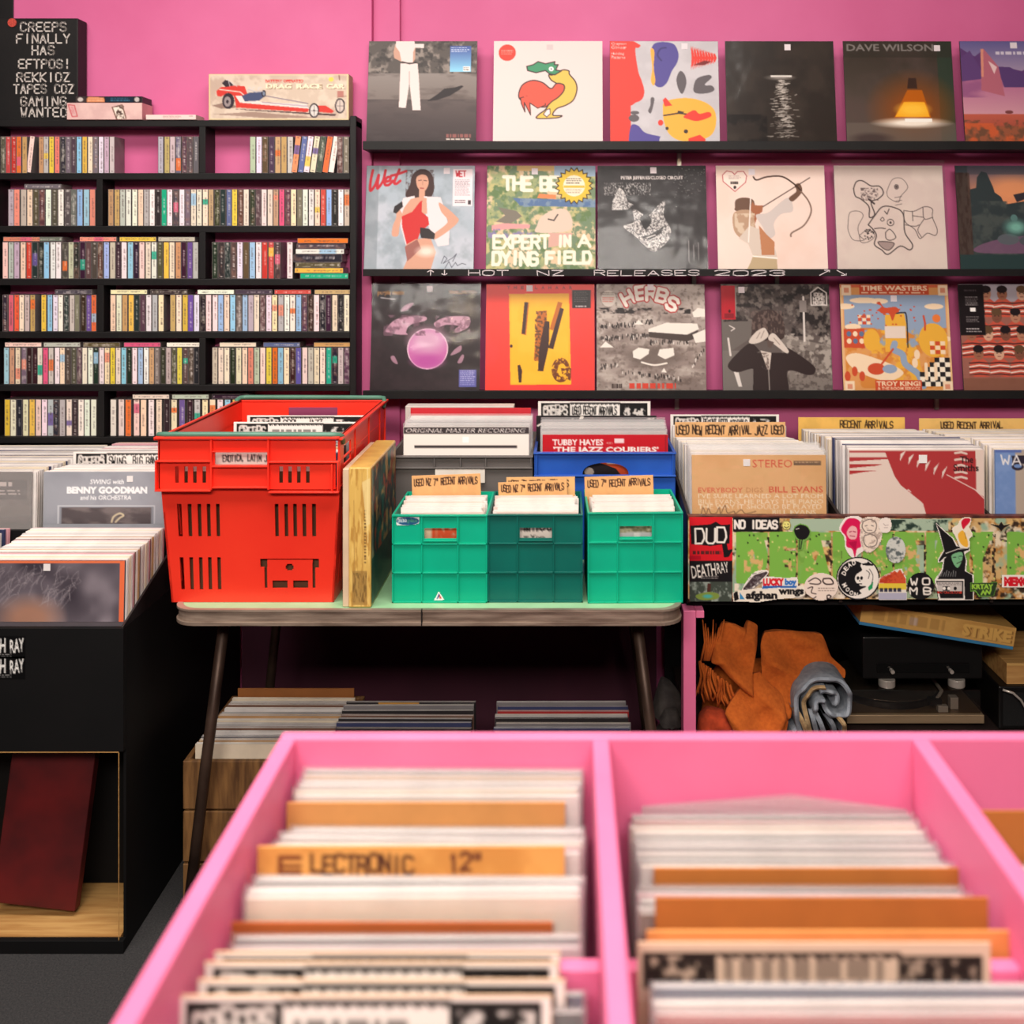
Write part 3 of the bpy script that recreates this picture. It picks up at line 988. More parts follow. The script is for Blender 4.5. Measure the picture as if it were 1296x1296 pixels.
@cover(1, 684.5, 'green collage cover with bulbous white lettering and yellow starburst, middle row', (690, 70, 1272, 657))
def _(a):
    a.d[:] = (150, 158, 112)
    a.N((186, 176, 120), 60, 3, 0.48, 0.56).N((96, 120, 76), 44, 4, 0.52, 0.58).N((214, 186, 150), 70, 5, 0.55, 0.6).N((110, 130, 100), 26, 6, 0.55, 0.6)
    a.R(850, 70, 1050, 100, (206, 170, 110)).R(1050, 70, 1272, 130, (150, 170, 190))
    a.P([(830, 250), (1272, 262), (1272, 300), (870, 292)], (84, 110, 150)).N((120, 140, 160), 30, 8, 0.5, 0.6, rect=(870, 255, 1272, 300)).P([(970, 225), (1060, 232), (1060, 255), (960, 250)], (214, 130, 80))
    a.P([(960, 400), (985, 350), (1060, 310), (1120, 318), (1148, 380), (1120, 430), (960, 438)], (216, 190, 172), sm=True).L([(1020, 365), (1050, 372), (1070, 340)], 7, (60, 50, 48))
    a.P([(720, 400), (780, 388), (925, 395), (920, 415), (800, 420), (720, 428)], (226, 150, 150)).N((130, 120, 160), 30, 9, 0.48, 0.56, rect=(700, 420, 960, 470))
    a.P([(750, 300), (850, 320), (880, 350), (820, 390), (740, 380), (790, 345)], (120, 112, 100)).P([(1020, 440), (1150, 440), (1130, 500), (1020, 520)], (206, 160, 146))
    w = (236, 226, 206)
    for t, x, y, ww, h, lw in (('THE', 780, 135, 150, 70, 19), ('BE', 980, 132, 92, 72, 19), ('EXPERT', 732, 455, 290, 66, 17), ('IN', 1070, 455, 66, 55, 16), ('A', 1180, 455, 62, 60, 16), ('DYING', 728, 545, 235, 66, 18), ('FIELD', 1010, 545, 235, 60, 18)):
        a.S(t, x, y, ww, h, lw, w, 0.12, len(t))
    pts = [(1157 + (100 if k % 2 else 82) * math.cos(k * math.pi / 20), 182 + (100 if k % 2 else 82) * math.sin(k * math.pi / 20)) for k in range(40)]
    a.P(pts, (222, 184, 60), ol=(60, 48, 30), ow=5).E(1157, 182, 58, 58, (236, 222, 196)).R(1102, 180, 1212, 194, (206, 178, 70)).lines(1115, 140, 1200, 176, 3, (60, 50, 44), 3).lines(1112, 200, 1202, 226, 3, (150, 130, 110), 4)


@cover(1, 826, 'black shrink-wrapped cover with grainy half-lit face, middle row', (25, 75, 605, 660), 'film', 0.3)
def _(a):
    a.d[:] = (42, 38, 40)
    a.N((54, 50, 52), 60, 3, 0.45, 0.65, 0.8)
    g = (206, 200, 196)
    a.P([(100, 320), (105, 270), (140, 195), (165, 215), (185, 275), (215, 290), (180, 318)], g).N((40, 36, 38), 5, 5, 0.5, 0.58, 0.6, rect=(95, 180, 225, 325))
    a.N(g, 7, 6, 0.56, 0.62, 0.8, rect=(60, 170, 310, 240), sx=0.4)
    a.P([(160, 408), (215, 385), (212, 325), (230, 318), (290, 350), (350, 290), (385, 272), (375, 350), (410, 420), (400, 480), (350, 530), (310, 545), (270, 510), (220, 460)], g, sm=True).N((40, 36, 38), 6, 7, 0.47, 0.57, 0.75, rect=(155, 268, 415, 550))
    a.P([(250, 360), (290, 345), (310, 380), (280, 425), (262, 405)], (30, 26, 28), sm=True).P([(245, 465), (300, 455), (350, 425), (378, 405), (360, 445), (300, 480)], (34, 28, 30)).L([(285, 470), (328, 455)], 7, g)
    a.T('PETER JEFFERIES/CLOSED CIRCUIT', 150, 133, 482, 157, (226, 214, 210), 0.03)
    for k in range(60):
        x, y = RND.uniform(430, 600), RND.uniform(90, 250)
        a.E(x, y, 3, 2, (140, 136, 134), 0.7)
    for x in (505, 530, 556):
        a.L([(x, 480 + (x % 7) * 6), (x, 592)], 4, (180, 176, 172), 0.7)


@cover(1, 977, 'cream cover with archer drawing a long bow, middle row', (657, 72, 1240, 657), None, 0.25)
def _(a):
    a.d[:] = (240, 214, 202)
    a.N((236, 206, 192), 200, 3, 0.4, 0.6)
    a.P([(757, 215), (695, 160), (692, 125), (715, 102), (745, 108), (757, 122), (772, 106), (805, 104), (822, 130), (815, 165)], (242, 220, 208), ol=(176, 70, 76), ow=4)
    a.lines(725, 128, 795, 152, 3, (150, 130, 126), 2).lines(735, 160, 778, 176, 1, (40, 34, 34), 3, 1, 0.9).E(757, 192, 8, 9, (60, 50, 50))
    br, wh, sk, dk = (112, 84, 70), (208, 194, 188), (188, 128, 92), (72, 54, 48)
    a.P([(755, 300), (760, 262), (800, 248), (845, 256), (860, 280), (850, 330), (800, 330), (755, 318)], br, sm=True)
    a.P([(850, 270), (860, 290), (905, 292), (900, 325), (875, 345), (860, 390), (835, 370), (838, 300)], (166, 104, 76)).P([(750, 330), (840, 320), (860, 400), (870, 470), (830, 500), (780, 470), (745, 420)], (184, 150, 124), sm=True).N((214, 190, 166), 30, 4, 0.5, 0.6, rect=(752, 335, 860, 470))
    a.P([(865, 345), (930, 330), (1010, 265), (1045, 250), (1062, 280), (1060, 325), (1000, 340), (960, 390), (965, 450), (925, 470), (900, 410)], wh, sm=True)
    a.P([(770, 470), (830, 400), (880, 420), (900, 470), (960, 520), (972, 570), (845, 570), (820, 500)], (214, 196, 182)).P([(880, 400), (920, 450), (960, 490), (958, 560), (890, 560)], sk)
    a.P([(845, 560), (970, 575), (972, 657), (800, 657), (830, 600)], (190, 166, 132)).L([(845, 566), (970, 578)], 8, (246, 236, 226))
    a.P([(1045, 250), (1085, 215), (1078, 180), (1105, 172), (1118, 210), (1095, 245), (1062, 270)], br, sm=True)
    a.L([(858, 135), (875, 152), (930, 135), (1010, 133), (1070, 170), (1110, 210)], 8, dk, sm=True).L([(1110, 215), (1150, 270), (1160, 330), (1120, 400), (1055, 440), (1048, 460)], 8, (130, 104, 92), sm=True).L([(905, 298), (1160, 140)], 5, dk)
    a.L([(840, 252), (822, 490)], 6, (246, 232, 224))


@cover(1, 1127.5, 'cream cover of inked doodle heads in wrinkled clear plastic, middle row', (92, 95, 800, 806), 'filmw', 0.4)
def _(a):
    a.d[:] = (226, 204, 194)
    a.N((232, 212, 200), 150, 3, 0.45, 0.6)
    k = (64, 50, 50)

    def o(p, w=5):
        a.L(list(p) + [p[0]], w, k, 1, True)
    o([(215, 250), (235, 205), (275, 198), (330, 232), (385, 235), (408, 280), (370, 320), (325, 340), (345, 420), (310, 440), (310, 370), (260, 320), (225, 300)], 7)
    a.N((110, 92, 90), 12, 4, 0.46, 0.6, rect=(262, 245, 375, 330)).L([(310, 320), (345, 350)], 12, k)
    o([(430, 270), (470, 190), (530, 182), (568, 240), (520, 300), (500, 340), (440, 310)], 3)
    a.E(495, 238, 16, 18, (120, 104, 100)).E(495, 238, 5, 5, k)
    for y in (310, 335, 360):
        a.L([(480, y), (525, y - 8)], 3, k)
    o([(300, 490), (345, 430), (400, 370), (480, 378), (530, 420), (535, 540), (580, 620), (560, 655), (500, 630), (420, 684), (380, 655), (335, 620), (350, 560), (330, 520)], 7)
    o([(380, 455), (395, 440), (405, 458), (390, 466)], 4)
    a.E(445, 475, 24, 24, k).E(445, 475, 19, 19, (226, 204, 194)).E(445, 475, 8, 8, k)
    o([(410, 540), (440, 520), (475, 570), (440, 592), (412, 580)], 5)
    a.P([(358, 605), (400, 600), (462, 612), (430, 655), (390, 645)], (170, 146, 140), sm=True, ol=k, ow=5)
    a.L([(410, 400), (425, 420), (440, 385)], 6, k).L([(410, 515), (380, 512), (340, 515)], 6, k, 1, True)
    o([(170, 480), (185, 410), (240, 400), (270, 430), (235, 500), (240, 560), (270, 590), (200, 590), (170, 530)], 3)
    o([(240, 560), (300, 520), (340, 560), (300, 600), (250, 605)], 3)
    for i in range(26):
        a.E(RND.uniform(275, 335), RND.uniform(520, 590), 5, 5, k)
    o([(535, 395), (600, 400), (670, 370), (720, 385), (718, 440), (745, 520), (730, 560), (680, 545), (630, 580), (600, 520), (540, 470)], 4)
    for p in ([(590, 400), (590, 465)], [(660, 375), (665, 450), (720, 440)], [(590, 430), (660, 440)], [(665, 450), (620, 520), (640, 570)], [(540, 490), (600, 500), (630, 490)]):
        a.L(p, 4, k, 1, True)


@cover(1, 1282, 'dark green twilight cover with glowing seated figure, middle row at right edge', (870, 90, 1580, 800), 'film')
def _(a):
    a.d[:] = (50, 58, 60)
    a.G(950, 90, 1580, 360, (90, 84, 100), (226, 140, 96)).E(1240, 250, 180, 80, (232, 150, 100), 0.8, 0.5).R(870, 90, 1580, 150, (70, 72, 80), 0.6)
    a.P([(1010, 170), (1040, 130), (1075, 140), (1110, 230), (1120, 270), (1160, 300), (1180, 350), (1240, 340), (1300, 330), (1580, 350), (1580, 800), (870, 800), (960, 250), (1000, 240)], (50, 58, 60)).N((70, 76, 74), 60, 3, 0.48, 0.62, rect=(870, 330, 1580, 800))
    a.R(870, 140, 960, 800, (74, 58, 52), 0.85).N((60, 46, 42), 40, 4, 0.5, 0.6, rect=(870, 140, 960, 800), sx=0.3)
    a.P([(1000, 620), (1250, 560), (1580, 580), (1580, 660), (1020, 670)], (120, 84, 110), 0.8, sm=True).R(870, 680, 1580, 800, (42, 60, 60))
    a.E(1190, 580, 70, 36, (88, 92, 98)).E(1310, 590, 50, 30, (76, 80, 86)).E(1240, 500, 75, 55, (80, 116, 110), 0.9, 0.3).E(1245, 500, 45, 30, (120, 176, 160), 0.9, 0.5).E(1235, 440, 22, 24, (86, 120, 116))
    a.P([(1240, 285), (1330, 265), (1330, 310), (1260, 335)], (52, 48, 54))


@cover(2, 538.5, 'black cover with pink sphere between two ghostly hands, bottom row', (50, 32, 440, 424), 'film', 0.3)
def _(a):
    a.d[:] = (38, 26, 30)
    a.N((52, 38, 42), 60, 3, 0.45, 0.65, 0.8)
    hd = (186, 140, 160)
    a.E(253, 266, 73, 73, (226, 190, 206)).E(253, 266, 69, 69, (190, 100, 160))
    a.E(253, 235, 60, 42, (206, 162, 186), 0.9, 0.5).E(253, 310, 50, 22, (176, 74, 150), 0.9, 0.5)
    a.P([(100, 200), (130, 165), (180, 150), (240, 150), (243, 165), (190, 180), (175, 205), (180, 215), (150, 215), (110, 208)], hd, sm=True).N((110, 76, 92), 24, 5, 0.5, 0.6, 0.8, rect=(95, 145, 245, 220))
    a.P([(276, 172), (320, 152), (390, 150), (404, 165), (395, 190), (355, 208), (350, 195), (362, 185), (320, 180), (285, 190)], hd, sm=True).N((110, 76, 92), 20, 6, 0.52, 0.6, 0.7, rect=(280, 148, 404, 210))
    for p in ([(335, 290), (350, 268), (372, 255), (370, 275)], [(360, 315), (375, 288), (383, 292), (375, 315)], [(122, 295), (135, 292), (148, 320), (130, 312)], [(155, 130), (170, 110), (200, 100), (180, 125)]):
        a.P(p, hd, 0.8, sm=True)
    a.T('purple death', 70, 55, 163, 76, (216, 150, 74), 0.02).T('WALLFRITCH', 327, 56, 425, 69, (176, 110, 60), 0.01).L([(82, 82), (130, 88)], 4, (190, 180, 180))
    a.R(366, 340, 428, 402, (92, 92, 160)).lines(370, 344, 425, 398, 8, (196, 190, 226), 4)


@cover(2, 683.5, 'red cover with yellow panel of dark slanted strips, bottom row', (462, 35, 855, 430), None, 0.3)
def _(a):
    a.d[:] = (234, 58, 48)
    a.N((226, 60, 56), 120, 3, 0.45, 0.6)
    a.P([(545, 72), (762, 70), (770, 398), (553, 400)], (246, 176, 36)).N((250, 186, 52), 60, 4, 0.45, 0.6, 0.6, rect=(555, 80, 760, 395))
    dk, sh = (60, 34, 30), (186, 100, 30)
    a.P([(605, 100), (618, 104), (608, 222), (590, 218)], sh).P([(601, 102), (614, 102), (604, 218), (592, 216)], dk)
    a.P([(648, 135), (682, 132), (682, 200), (655, 315), (636, 312)], sh).N((90, 60, 34), 6, 5, 0.5, 0.55, rect=(640, 135, 682, 315))
    a.P([(675, 170), (692, 172), (690, 260), (670, 352), (651, 350), (655, 270)], dk)
    a.P([(722, 100), (738, 104), (728, 150), (705, 205), (692, 200)], sh).P([(730, 122), (744, 126), (706, 272), (688, 268)], dk)
    a.P([(578, 330), (587, 328), (595, 350), (592, 392), (583, 392)], dk).E(555, 261, 5, 6, dk)
    a.E(733, 347, 33, 44, (110, 56, 24)).E(737, 347, 15, 24, (246, 176, 36)).P([(733, 340), (770, 340), (768, 385), (740, 372)], (110, 56, 24)).N((246, 176, 36), 7, 7, 0.56, 0.6, rect=(700, 303, 768, 392))
    for i, c in enumerate('THE LAHAAR'):
        if c != ' ':
            a.T(c, 538 + i * 25, 43, 548 + i * 25, 54, (110, 30, 30), 0.02)
    a.R(773, 57, 840, 124, (36, 26, 28)).lines(780, 64, 835, 104, 6, (110, 100, 100), 2).lines(786, 115, 828, 121, 1, (220, 210, 210), 3, 1, 0.7)


@cover(2, 824, 'black and white aerial fairground cover with wobbly white lettering, bottom row', (857, 30, 1252, 426))
def _(a):
    a.G(857, 30, 1252, 426, (186, 172, 164), (128, 112, 106))
    a.N((116, 100, 94), 50, 3, 0.46, 0.68, 0.7, sx=2).N((206, 194, 184), 40, 4, 0.5, 0.68, 0.6, sx=2).N((90, 76, 70), 12, 14, 0.56, 0.66, 0.5)
    a.N((40, 32, 32), 14, 5, 0.5, 0.55, rect=(857, 118, 1200, 140), sx=2)
    for (x0, y0, x1, y1, n) in ((870, 185, 1060, 165, 60), (870, 225, 1050, 215, 60), (950, 345, 1170, 375, 36), (1050, 240, 1190, 235, 40), (860, 330, 940, 320, 14), (1200, 330, 1245, 260, 12)):
        for i in range(n):
            t = RND.random()
            x, y = x0 + (x1 - x0) * t, y0 + (y1 - y0) * t + RND.uniform(-7, 7)
            a.L([(x, y), (x, y + RND.uniform(5, 11))], RND.uniform(2, 4.5), (38, 30, 30) if RND.random() < 0.75 else (214, 204, 196))
    a.E(1060, 300, 90, 34, (104, 90, 84), 0.8, 0.3)
    w = (232, 222, 212)
    a.P([(1045, 195), (1110, 172), (1222, 175), (1228, 195), (1185, 215), (1045, 205)], w).P([(1045, 205), (1185, 216), (1225, 198), (1225, 225), (1185, 240), (1050, 225)], (70, 58, 54))
    a.P([(1205, 215), (1252, 195), (1252, 240), (1215, 245)], w).P([(988, 275), (1010, 262), (1048, 268), (1045, 285), (1015, 305), (990, 298)], w).P([(1085, 268), (1135, 263), (1138, 290), (1105, 304), (1078, 290)], w).L([(1020, 315), (1065, 325), (1110, 318)], 6, w, 1, True)
    a.P([(1205, 135), (1225, 118), (1252, 122), (1252, 150), (1210, 152)], w).P([(995, 178), (1010, 162), (1028, 178)], w).P([(870, 262), (890, 240), (920, 262)], w).P([(1090, 350), (1100, 335), (1110, 352)], w)
    for i, (x, y, r) in enumerate(((945, 70, 0.5), (1000, 44, 0.15), (1040, 44, 0), (1085, 48, -0.25), (1130, 76, -0.55))):
        st = strokes('HERBS'[i], 0, 0, 34, 44, 0.05, i)
        for c, lw in (((170, 40, 40), 21), (w, 13)):
            for s_ in st:
                a.L([(x + px * math.cos(r) + py * math.sin(r), y - px * math.sin(r) + py * math.cos(r)) for px, py in s_], lw, c)
    a.E(902, 84, 27, 30, (206, 194, 184)).lines(880, 62, 924, 74, 2, (120, 108, 100), 3).lines(880, 80, 924, 100, 3, (206, 90, 80), 4)
    a.lines(912, 392, 958, 412, 1, (60, 46, 44), 2, 0.9, 0.8).lines(975, 390, 1150, 412, 1, (206, 60, 44), 3, 0.95, 0.85)


@cover(2, 983, 'black and white photo cover, person covering their eyes with both hands, bottom row', (45, 40, 500, 497))
def _(a):
    a.G(45, 40, 500, 497, (70, 60, 58), (110, 100, 96))
    a.N((40, 34, 34), 30, 3, 0.46, 0.56, rect=(45, 40, 500, 260)).N((120, 110, 104), 18, 4, 0.55, 0.62, 0.8, rect=(45, 40, 500, 260))
    a.P([(45, 200), (200, 195), (180, 260), (70, 330), (45, 330)], (104, 96, 92)).R(45, 320, 170, 497, (112, 104, 100)).P([(290, 260), (500, 300), (500, 497), (300, 497)], (124, 114, 108)).N((90, 80, 76), 14, 5, 0.5, 0.58, rect=(300, 300, 500, 497)).N((160, 150, 142), 20, 6, 0.56, 0.62, rect=(300, 250, 500, 420))
    w = (214, 204, 198)
    a.L([(390, 95), (389, 280)], 8, w).R(372, 110, 402, 160, (130, 120, 116)).L([(72, 270), (80, 340)], 8, w).P([(85, 385), (105, 380), (125, 470), (110, 470)], w).L([(85, 238), (100, 228), (78, 216)], 4, w)
    a.P([(45, 120), (45, 60), (160, 52), (152, 72), (110, 76), (108, 180)], (140, 130, 124))
    sk, dk = (206, 192, 182), (48, 36, 36)
    a.P([(170, 240), (180, 180), (215, 152), (265, 152), (300, 185), (308, 240), (290, 275), (180, 275)], (62, 48, 46), sm=True).N((110, 92, 86), 12, 7, 0.5, 0.58, 0.8, rect=(170, 155, 308, 250), sx=0.5)
    a.P([(70, 375), (120, 320), (165, 290), (200, 320), (195, 330), (310, 340), (320, 310), (420, 380), (428, 410), (400, 422), (315, 405), (310, 497), (175, 497), (180, 400), (110, 410), (78, 400)], dk, sm=True).P([(175, 330), (315, 330), (310, 497), (170, 497)], dk)
    a.P([(205, 320), (250, 330), (240, 400), (232, 400)], sk).N((120, 104, 98), 8, 8, 0.5, 0.6, rect=(210, 330, 240, 400))
    a.P([(158, 280), (185, 245), (220, 225), (235, 240), (238, 262), (205, 285), (170, 292)], sk, sm=True).P([(322, 322), (300, 290), (265, 250), (245, 255), (240, 275), (270, 300), (310, 330)], sk, sm=True).L([(205, 245), (190, 270)], 3, (140, 122, 114)).L([(222, 238), (208, 268)], 3, (140, 122, 114)).L([(262, 268), (285, 295)], 3, (140, 122, 114))
    a.P([(232, 275), (262, 285), (250, 310), (235, 305)], (90, 74, 70)).L([(236, 400), (238, 490)], 4, (150, 140, 134))
    a.R(45, 48, 105, 190, (176, 24, 40)).R(58, 165, 98, 185, (130, 20, 34)).E(80, 155, 5, 7, (60, 10, 16))
    a.L([(422, 130), (422, 78), (453, 54), (487, 78), (487, 130), (422, 130)], 5, w)
    for i, t in enumerate(('IDEAL', 'HOME', 'NOISE')):
        a.S(t, 432, 80 + i * 17, 46, 12, 4, w)


@cover(2, 1134.5, 'orange storybook cover with chequerboard and leaping horse, bottom row', (540, 35, 993, 490))
def _(a):
    a.d[:] = (222, 176, 128)
    rd, yl, bl, cr = (196, 76, 48), (226, 168, 62), (142, 158, 182), (236, 208, 176)
    a.R(552, 48, 982, 478, (214, 150, 90)).R(556, 82, 978, 300, bl)
    a.N(yl, 40, 3, 0.5, 0.56, rect=(556, 230, 978, 470)).N((206, 130, 60), 34, 4, 0.53, 0.58, rect=(556, 220, 978, 470))
    for x, y, r in ((560, 130, 40), (640, 105, 60), (700, 108, 40), (930, 130, 40), (960, 265, 40), (590, 215, 34)):
        a.E(x, y, r, 12, cr)
    a.P([(725, 165), (805, 160), (812, 205), (805, 320), (720, 320)], yl).R(722, 212, 808, 262, (224, 204, 190)).L([(757, 162), (800, 156), (814, 172), (814, 300)], 5, (40, 34, 36), 1, True)
    a.P([(690, 148), (712, 130), (692, 118), (705, 110), (725, 135), (770, 132), (785, 150), (770, 160), (755, 190), (742, 160), (715, 160), (700, 150)], rd, sm=True)
    a.P([(550, 225), (636, 222), (636, 305), (550, 302)], rd)
    for i in range(6):
        a.E(572 + (i % 3) * 26, 245 + (i // 3) * 30, 10, 11, cr if i % 2 else (96, 110, 140))
    a.E(665, 270, 34, 45, yl).E(920, 270, 60, 70, yl).E(938, 180, 17, 17, (226, 120, 60)).L([(885, 170), (890, 200), (888, 228)], 8, rd)
    for i in range(9):
        a.R(612 + (i % 3) * 18, 165 + (i // 3) * 14, 628 + (i % 3) * 18, 178 + (i // 3) * 14, rd if i % 2 else cr)
        a.R(905 + (i % 3) * 22, 275 + (i // 3) * 18, 925 + (i % 3) * 22, 292 + (i // 3) * 18, rd if i % 2 else cr)
    a.L([(760, 285), (755, 310), (790, 330), (800, 370), (850, 410), (870, 460)], 26, bl, 1, True)
    a.P([(555, 345), (600, 325), (690, 350), (760, 380), (790, 410), (720, 440), (600, 400)], cr, sm=True).E(680, 390, 36, 24, rd).E(735, 390, 30, 18, bl).L([(690, 385), (752, 308)], 8, rd)
    for i in range(6):
        for j in range(6):
            if i + j > 2:
                a.R(858 + i * 21, 342 + j * 20, 879 + i * 21, 362 + j * 20, (40, 36, 38) if (i + j) % 2 else (240, 226, 206))
    for x in (885, 924):
        a.L([(x, 370), (x, 430)], 14, cr)
    for x, y in ((560, 420), (590, 400), (620, 420), (850, 330), (840, 365)):
        a.E(x, y, 12, 20, rd if x < 700 else cr)
    a.R(542, 37, 992, 50, rd, 0.8)
    for x, y in ((548, 40), (950, 40), (548, 440), (950, 440)):
        a.R(x, y, x + 40, y + 44, cr).R(x + 10, y + 12, x + 30, y + 32, rd, 0.5)
    a.R(622, 38, 912, 80, rd).T('TIME WASTERS', 630, 42, 906, 64, cr, 0.03).lines(630, 70, 906, 77, 1, cr, 3, 1, 0.8).R(672, 436, 864, 490, rd).T('TROY KINGI', 678, 440, 858, 460, cr, 0.03).T('& THE ROOM SERVICE', 682, 464, 856, 476, cr, 0.02)
    for i in range(30):
        a.E(RND.uniform(570, 860), RND.uniform(120, 210), 4, 3, rd)


@cover(2, 1286, 'team photo cover, children in striped jerseys with black strip, bottom row', (1035, 35, 1490, 492))
def _(a):
    a.d[:] = (150, 96, 84)
    rows = [(70, 0, (1080, 1150, 1218, 1300, 1370, 1440)), (165, 1, (1120, 1190, 1268, 1340, 1420)), (240, 1, (1080, 1150, 1222, 1290, 1370, 1450)), (320, 0, (1105, 1190, 1275, 1360, 1445))]
    a.R(1035, 35, 1490, 110, (170, 160, 168))
    for y, o, xs in rows:
        for i, x in enumerate(xs):
            a.P([(x - 42, y + 105), (x - 38, y + 45), (x - 16, y + 28), (x + 16, y + 28), (x + 38, y + 45), (x + 42, y + 105)], (196, 84, 66))
            for k in range(5):
                a.L([(x - 40, y + 48 + k * 12 + (k % 2) * 3), (x, y + 44 + k * 12), (x + 40, y + 48 + k * 12)], 5, (232, 216, 204) if k % 2 else (60, 40, 42))
            sk = [(150, 98, 76), (206, 160, 134), (122, 78, 62), (176, 124, 98)][(i + int(y)) % 4]
            a.E(x, y + 8, 21, 27, sk).E(x, y - 12, 22, 16, [(40, 30, 30), (96, 70, 50), (36, 28, 30)][(i * 7 + int(y)) % 3])
            a.E(x - 8, y + 6, 3, 2, (40, 28, 28)).E(x + 8, y + 6, 3, 2, (40, 28, 28)).L([(x - 6, y + 20), (x + 6, y + 20)], 3, (120, 60, 56))
    a.N((140, 88, 76), 30, 3, 0.5, 0.6, 0.7, rect=(1035, 415, 1490, 492)).R(1035, 430, 1490, 492, (120, 80, 62), 0.6)
    a.R(1035, 38, 1140, 252, (30, 24, 26)).lines(1060, 60, 1122, 74, 1, (80, 70, 74), 2).lines(1062, 90, 1118, 130, 5, (170, 160, 160), 3).R(1080, 136, 1104, 152, WHT).lines(1062, 172, 1118, 200, 4, (150, 140, 140), 4).lines(1060, 222, 1124, 244, 2, (200, 190, 190), 5)


PRICE = {3: (0.575, 0.06), 4: (0.865, 0.068), 2: (0.69, 0.05), 6: (0.74, 0.05), 7: (0.44, 0.055), 8: (0.515, 0.045), 12: (0.53, 0.045), 13: (0.4, 0.04), 14: (0.5, 0.03), 15: (0.19, 0.055), 16: (0.495, 0.135), 9: (0.33, 0.06)}
for n_, (row, u, label, box, film, rough, fn) in enumerate(COVERS):
    z = LEDGE[row]
    yb = 3.032
    X = W(u, 0, 3.05)[0]
    a = Art(176, 176, box)
    fn(a)
    o = link('record_cover', sleeve_mesh((236, 226, 222) if n_ in (1, 9, 10) else (60, 50, 50), 0.004), None, (X, yb, z + 0.0008), (-0.155, RND.uniform(-0.003, 0.003), 0))
    tag(o, label, 'record', 'record covers displayed on the wall ledges')
    link('cover_print', a.mesh('cover_print', SL - 0.001, SL - 0.001, -0.0024, None, 0.0005, rough), o)
    if n_ in PRICE:
        sx, sz = PRICE[n_]
        x, zz = (sx - 0.5) * SL, (1 - sz) * SL
        MB().box(x - 0.009, x + 0.009, -0.0031, -0.0023, zz - 0.009, zz + 0.009, STK).build('price_sticker', o)['label'] = 'small pale price sticker'
    if film == 'filmw':
        plastic(o, SL + 0.012, SL + 0.016, -0.0050, 0.003, FILMW)
    elif film:
        plastic(o, SL + 0.004, SL + 0.004, -0.0040, 0.0028, FILM)
# ---------------------------------------------------------------- cassette tapes on the shelf
TC = {'w': ('white', (236, 226, 224)), 'c': ('cream', (236, 214, 190)), 'k': ('black', (46, 40, 42)), 'd': ('dark brown', (84, 68, 66)), 'g': ('grey', (112, 106, 104)),
      'l': ('pale grey', (190, 180, 176)), 'p': ('pink', (214, 96, 124)), 'r': ('red', (196, 66, 60)), 'o': ('orange', (226, 108, 52)), 'y': ('yellow', (226, 190, 76)),
      'b': ('light blue', (150, 190, 220)), 'B': ('steel blue', (92, 116, 150)), 'v': ('purple', (104, 86, 150)), 't': ('teal', (40, 160, 130)), 'n': ('tan', (196, 156, 110)), 's': ('salmon', (226, 136, 112))}
CASE = mat('clear_tape_case', (120, 112, 110), 0.25, col2=(92, 86, 86), spec=0.6)
CASEM = {}


def case_mesh(w, h, d):
    k = (round(w, 4), round(h, 4), round(d, 4))
    if k not in CASEM:
        m = MB()
        e = 0.0009
        m.box(-w / 2, w / 2, 0.0006, d, 0, h, CASE)
        # raised rim round the spine
        m.box(-w / 2, -w / 2 + e, 0, 0.0006, 0, h, CASE).box(w / 2 - e, w / 2, 0, 0.0006, 0, h, CASE)
        m.box(-w / 2 + e, w / 2 - e, 0, 0.0006, 0, e, CASE).box(-w / 2 + e, w / 2 - e, 0, 0.0006, h - e, h, CASE)
        CASEM[k] = m.mesh('tape_case')
    return CASEM[k]


DARKS = 'kdgvBrt'


def spine_art(c, seed, nx=8, ny=44, horiz=False):
    rr = random.Random(seed)
    base = tuple(max(0, min(255, x + rr.randint(-14, 12))) for x in TC[c][1])
    a = Art(nx, ny, (0, 0, 10, 100), base)
    ink = (228, 220, 214) if c in DARKS else (86, 72, 72)
    if c in 'kdg' and rr.random() < 0.5:
        a.N(tuple(rr.choice(((196, 186, 180), (150, 110, 96), (176, 170, 150)))), 9, seed, 0.5, 0.62, 0.5)
    if rr.random() < 0.16:
        y = rr.uniform(10, 60)
        a.R(0, y, 10, y + rr.uniform(14, 34), TC[rr.choice('byospvt')][1], 0.85)
    y = rr.uniform(10, 24)
    e = rr.uniform(62, 90)
    x = rr.uniform(3.2, 4.6)
    while y < e:
        k = rr.uniform(2.2, 4.5)
        if rr.random() < 0.8:
            a.R(x, y, x + rr.uniform(1.8, 3.2), y + k * 0.75, ink, rr.uniform(0.3, 0.7))
        y += k
    if rr.random() < 0.6:
        a.R(3, 3, 7, 7, ink, 0.7)
    if rr.random() < 0.5:
        a.R(3.4, 93, 6.6, 96, ink, 0.7)
    return a


TH = 0.1055
TY = SY0 + 0.011


def tape(x, z, w, c, label, seed, tilt=0.0, group='cassette tapes standing on the black shelf', name='cassette_tape', h=TH, d=0.068):
    o = link(name, case_mesh(w, h, d), None, (x, TY + RND.uniform(-0.002, 0.003), z), (0, tilt, 0))
    tag(o, label, 'cassette tape', group)
    a = spine_art(c, seed)
    link('spine_card', a.mesh('spine_card', w - 0.0018, h - 0.0018, 0.0004, None, 0.0009, 0.4), o)
    return o


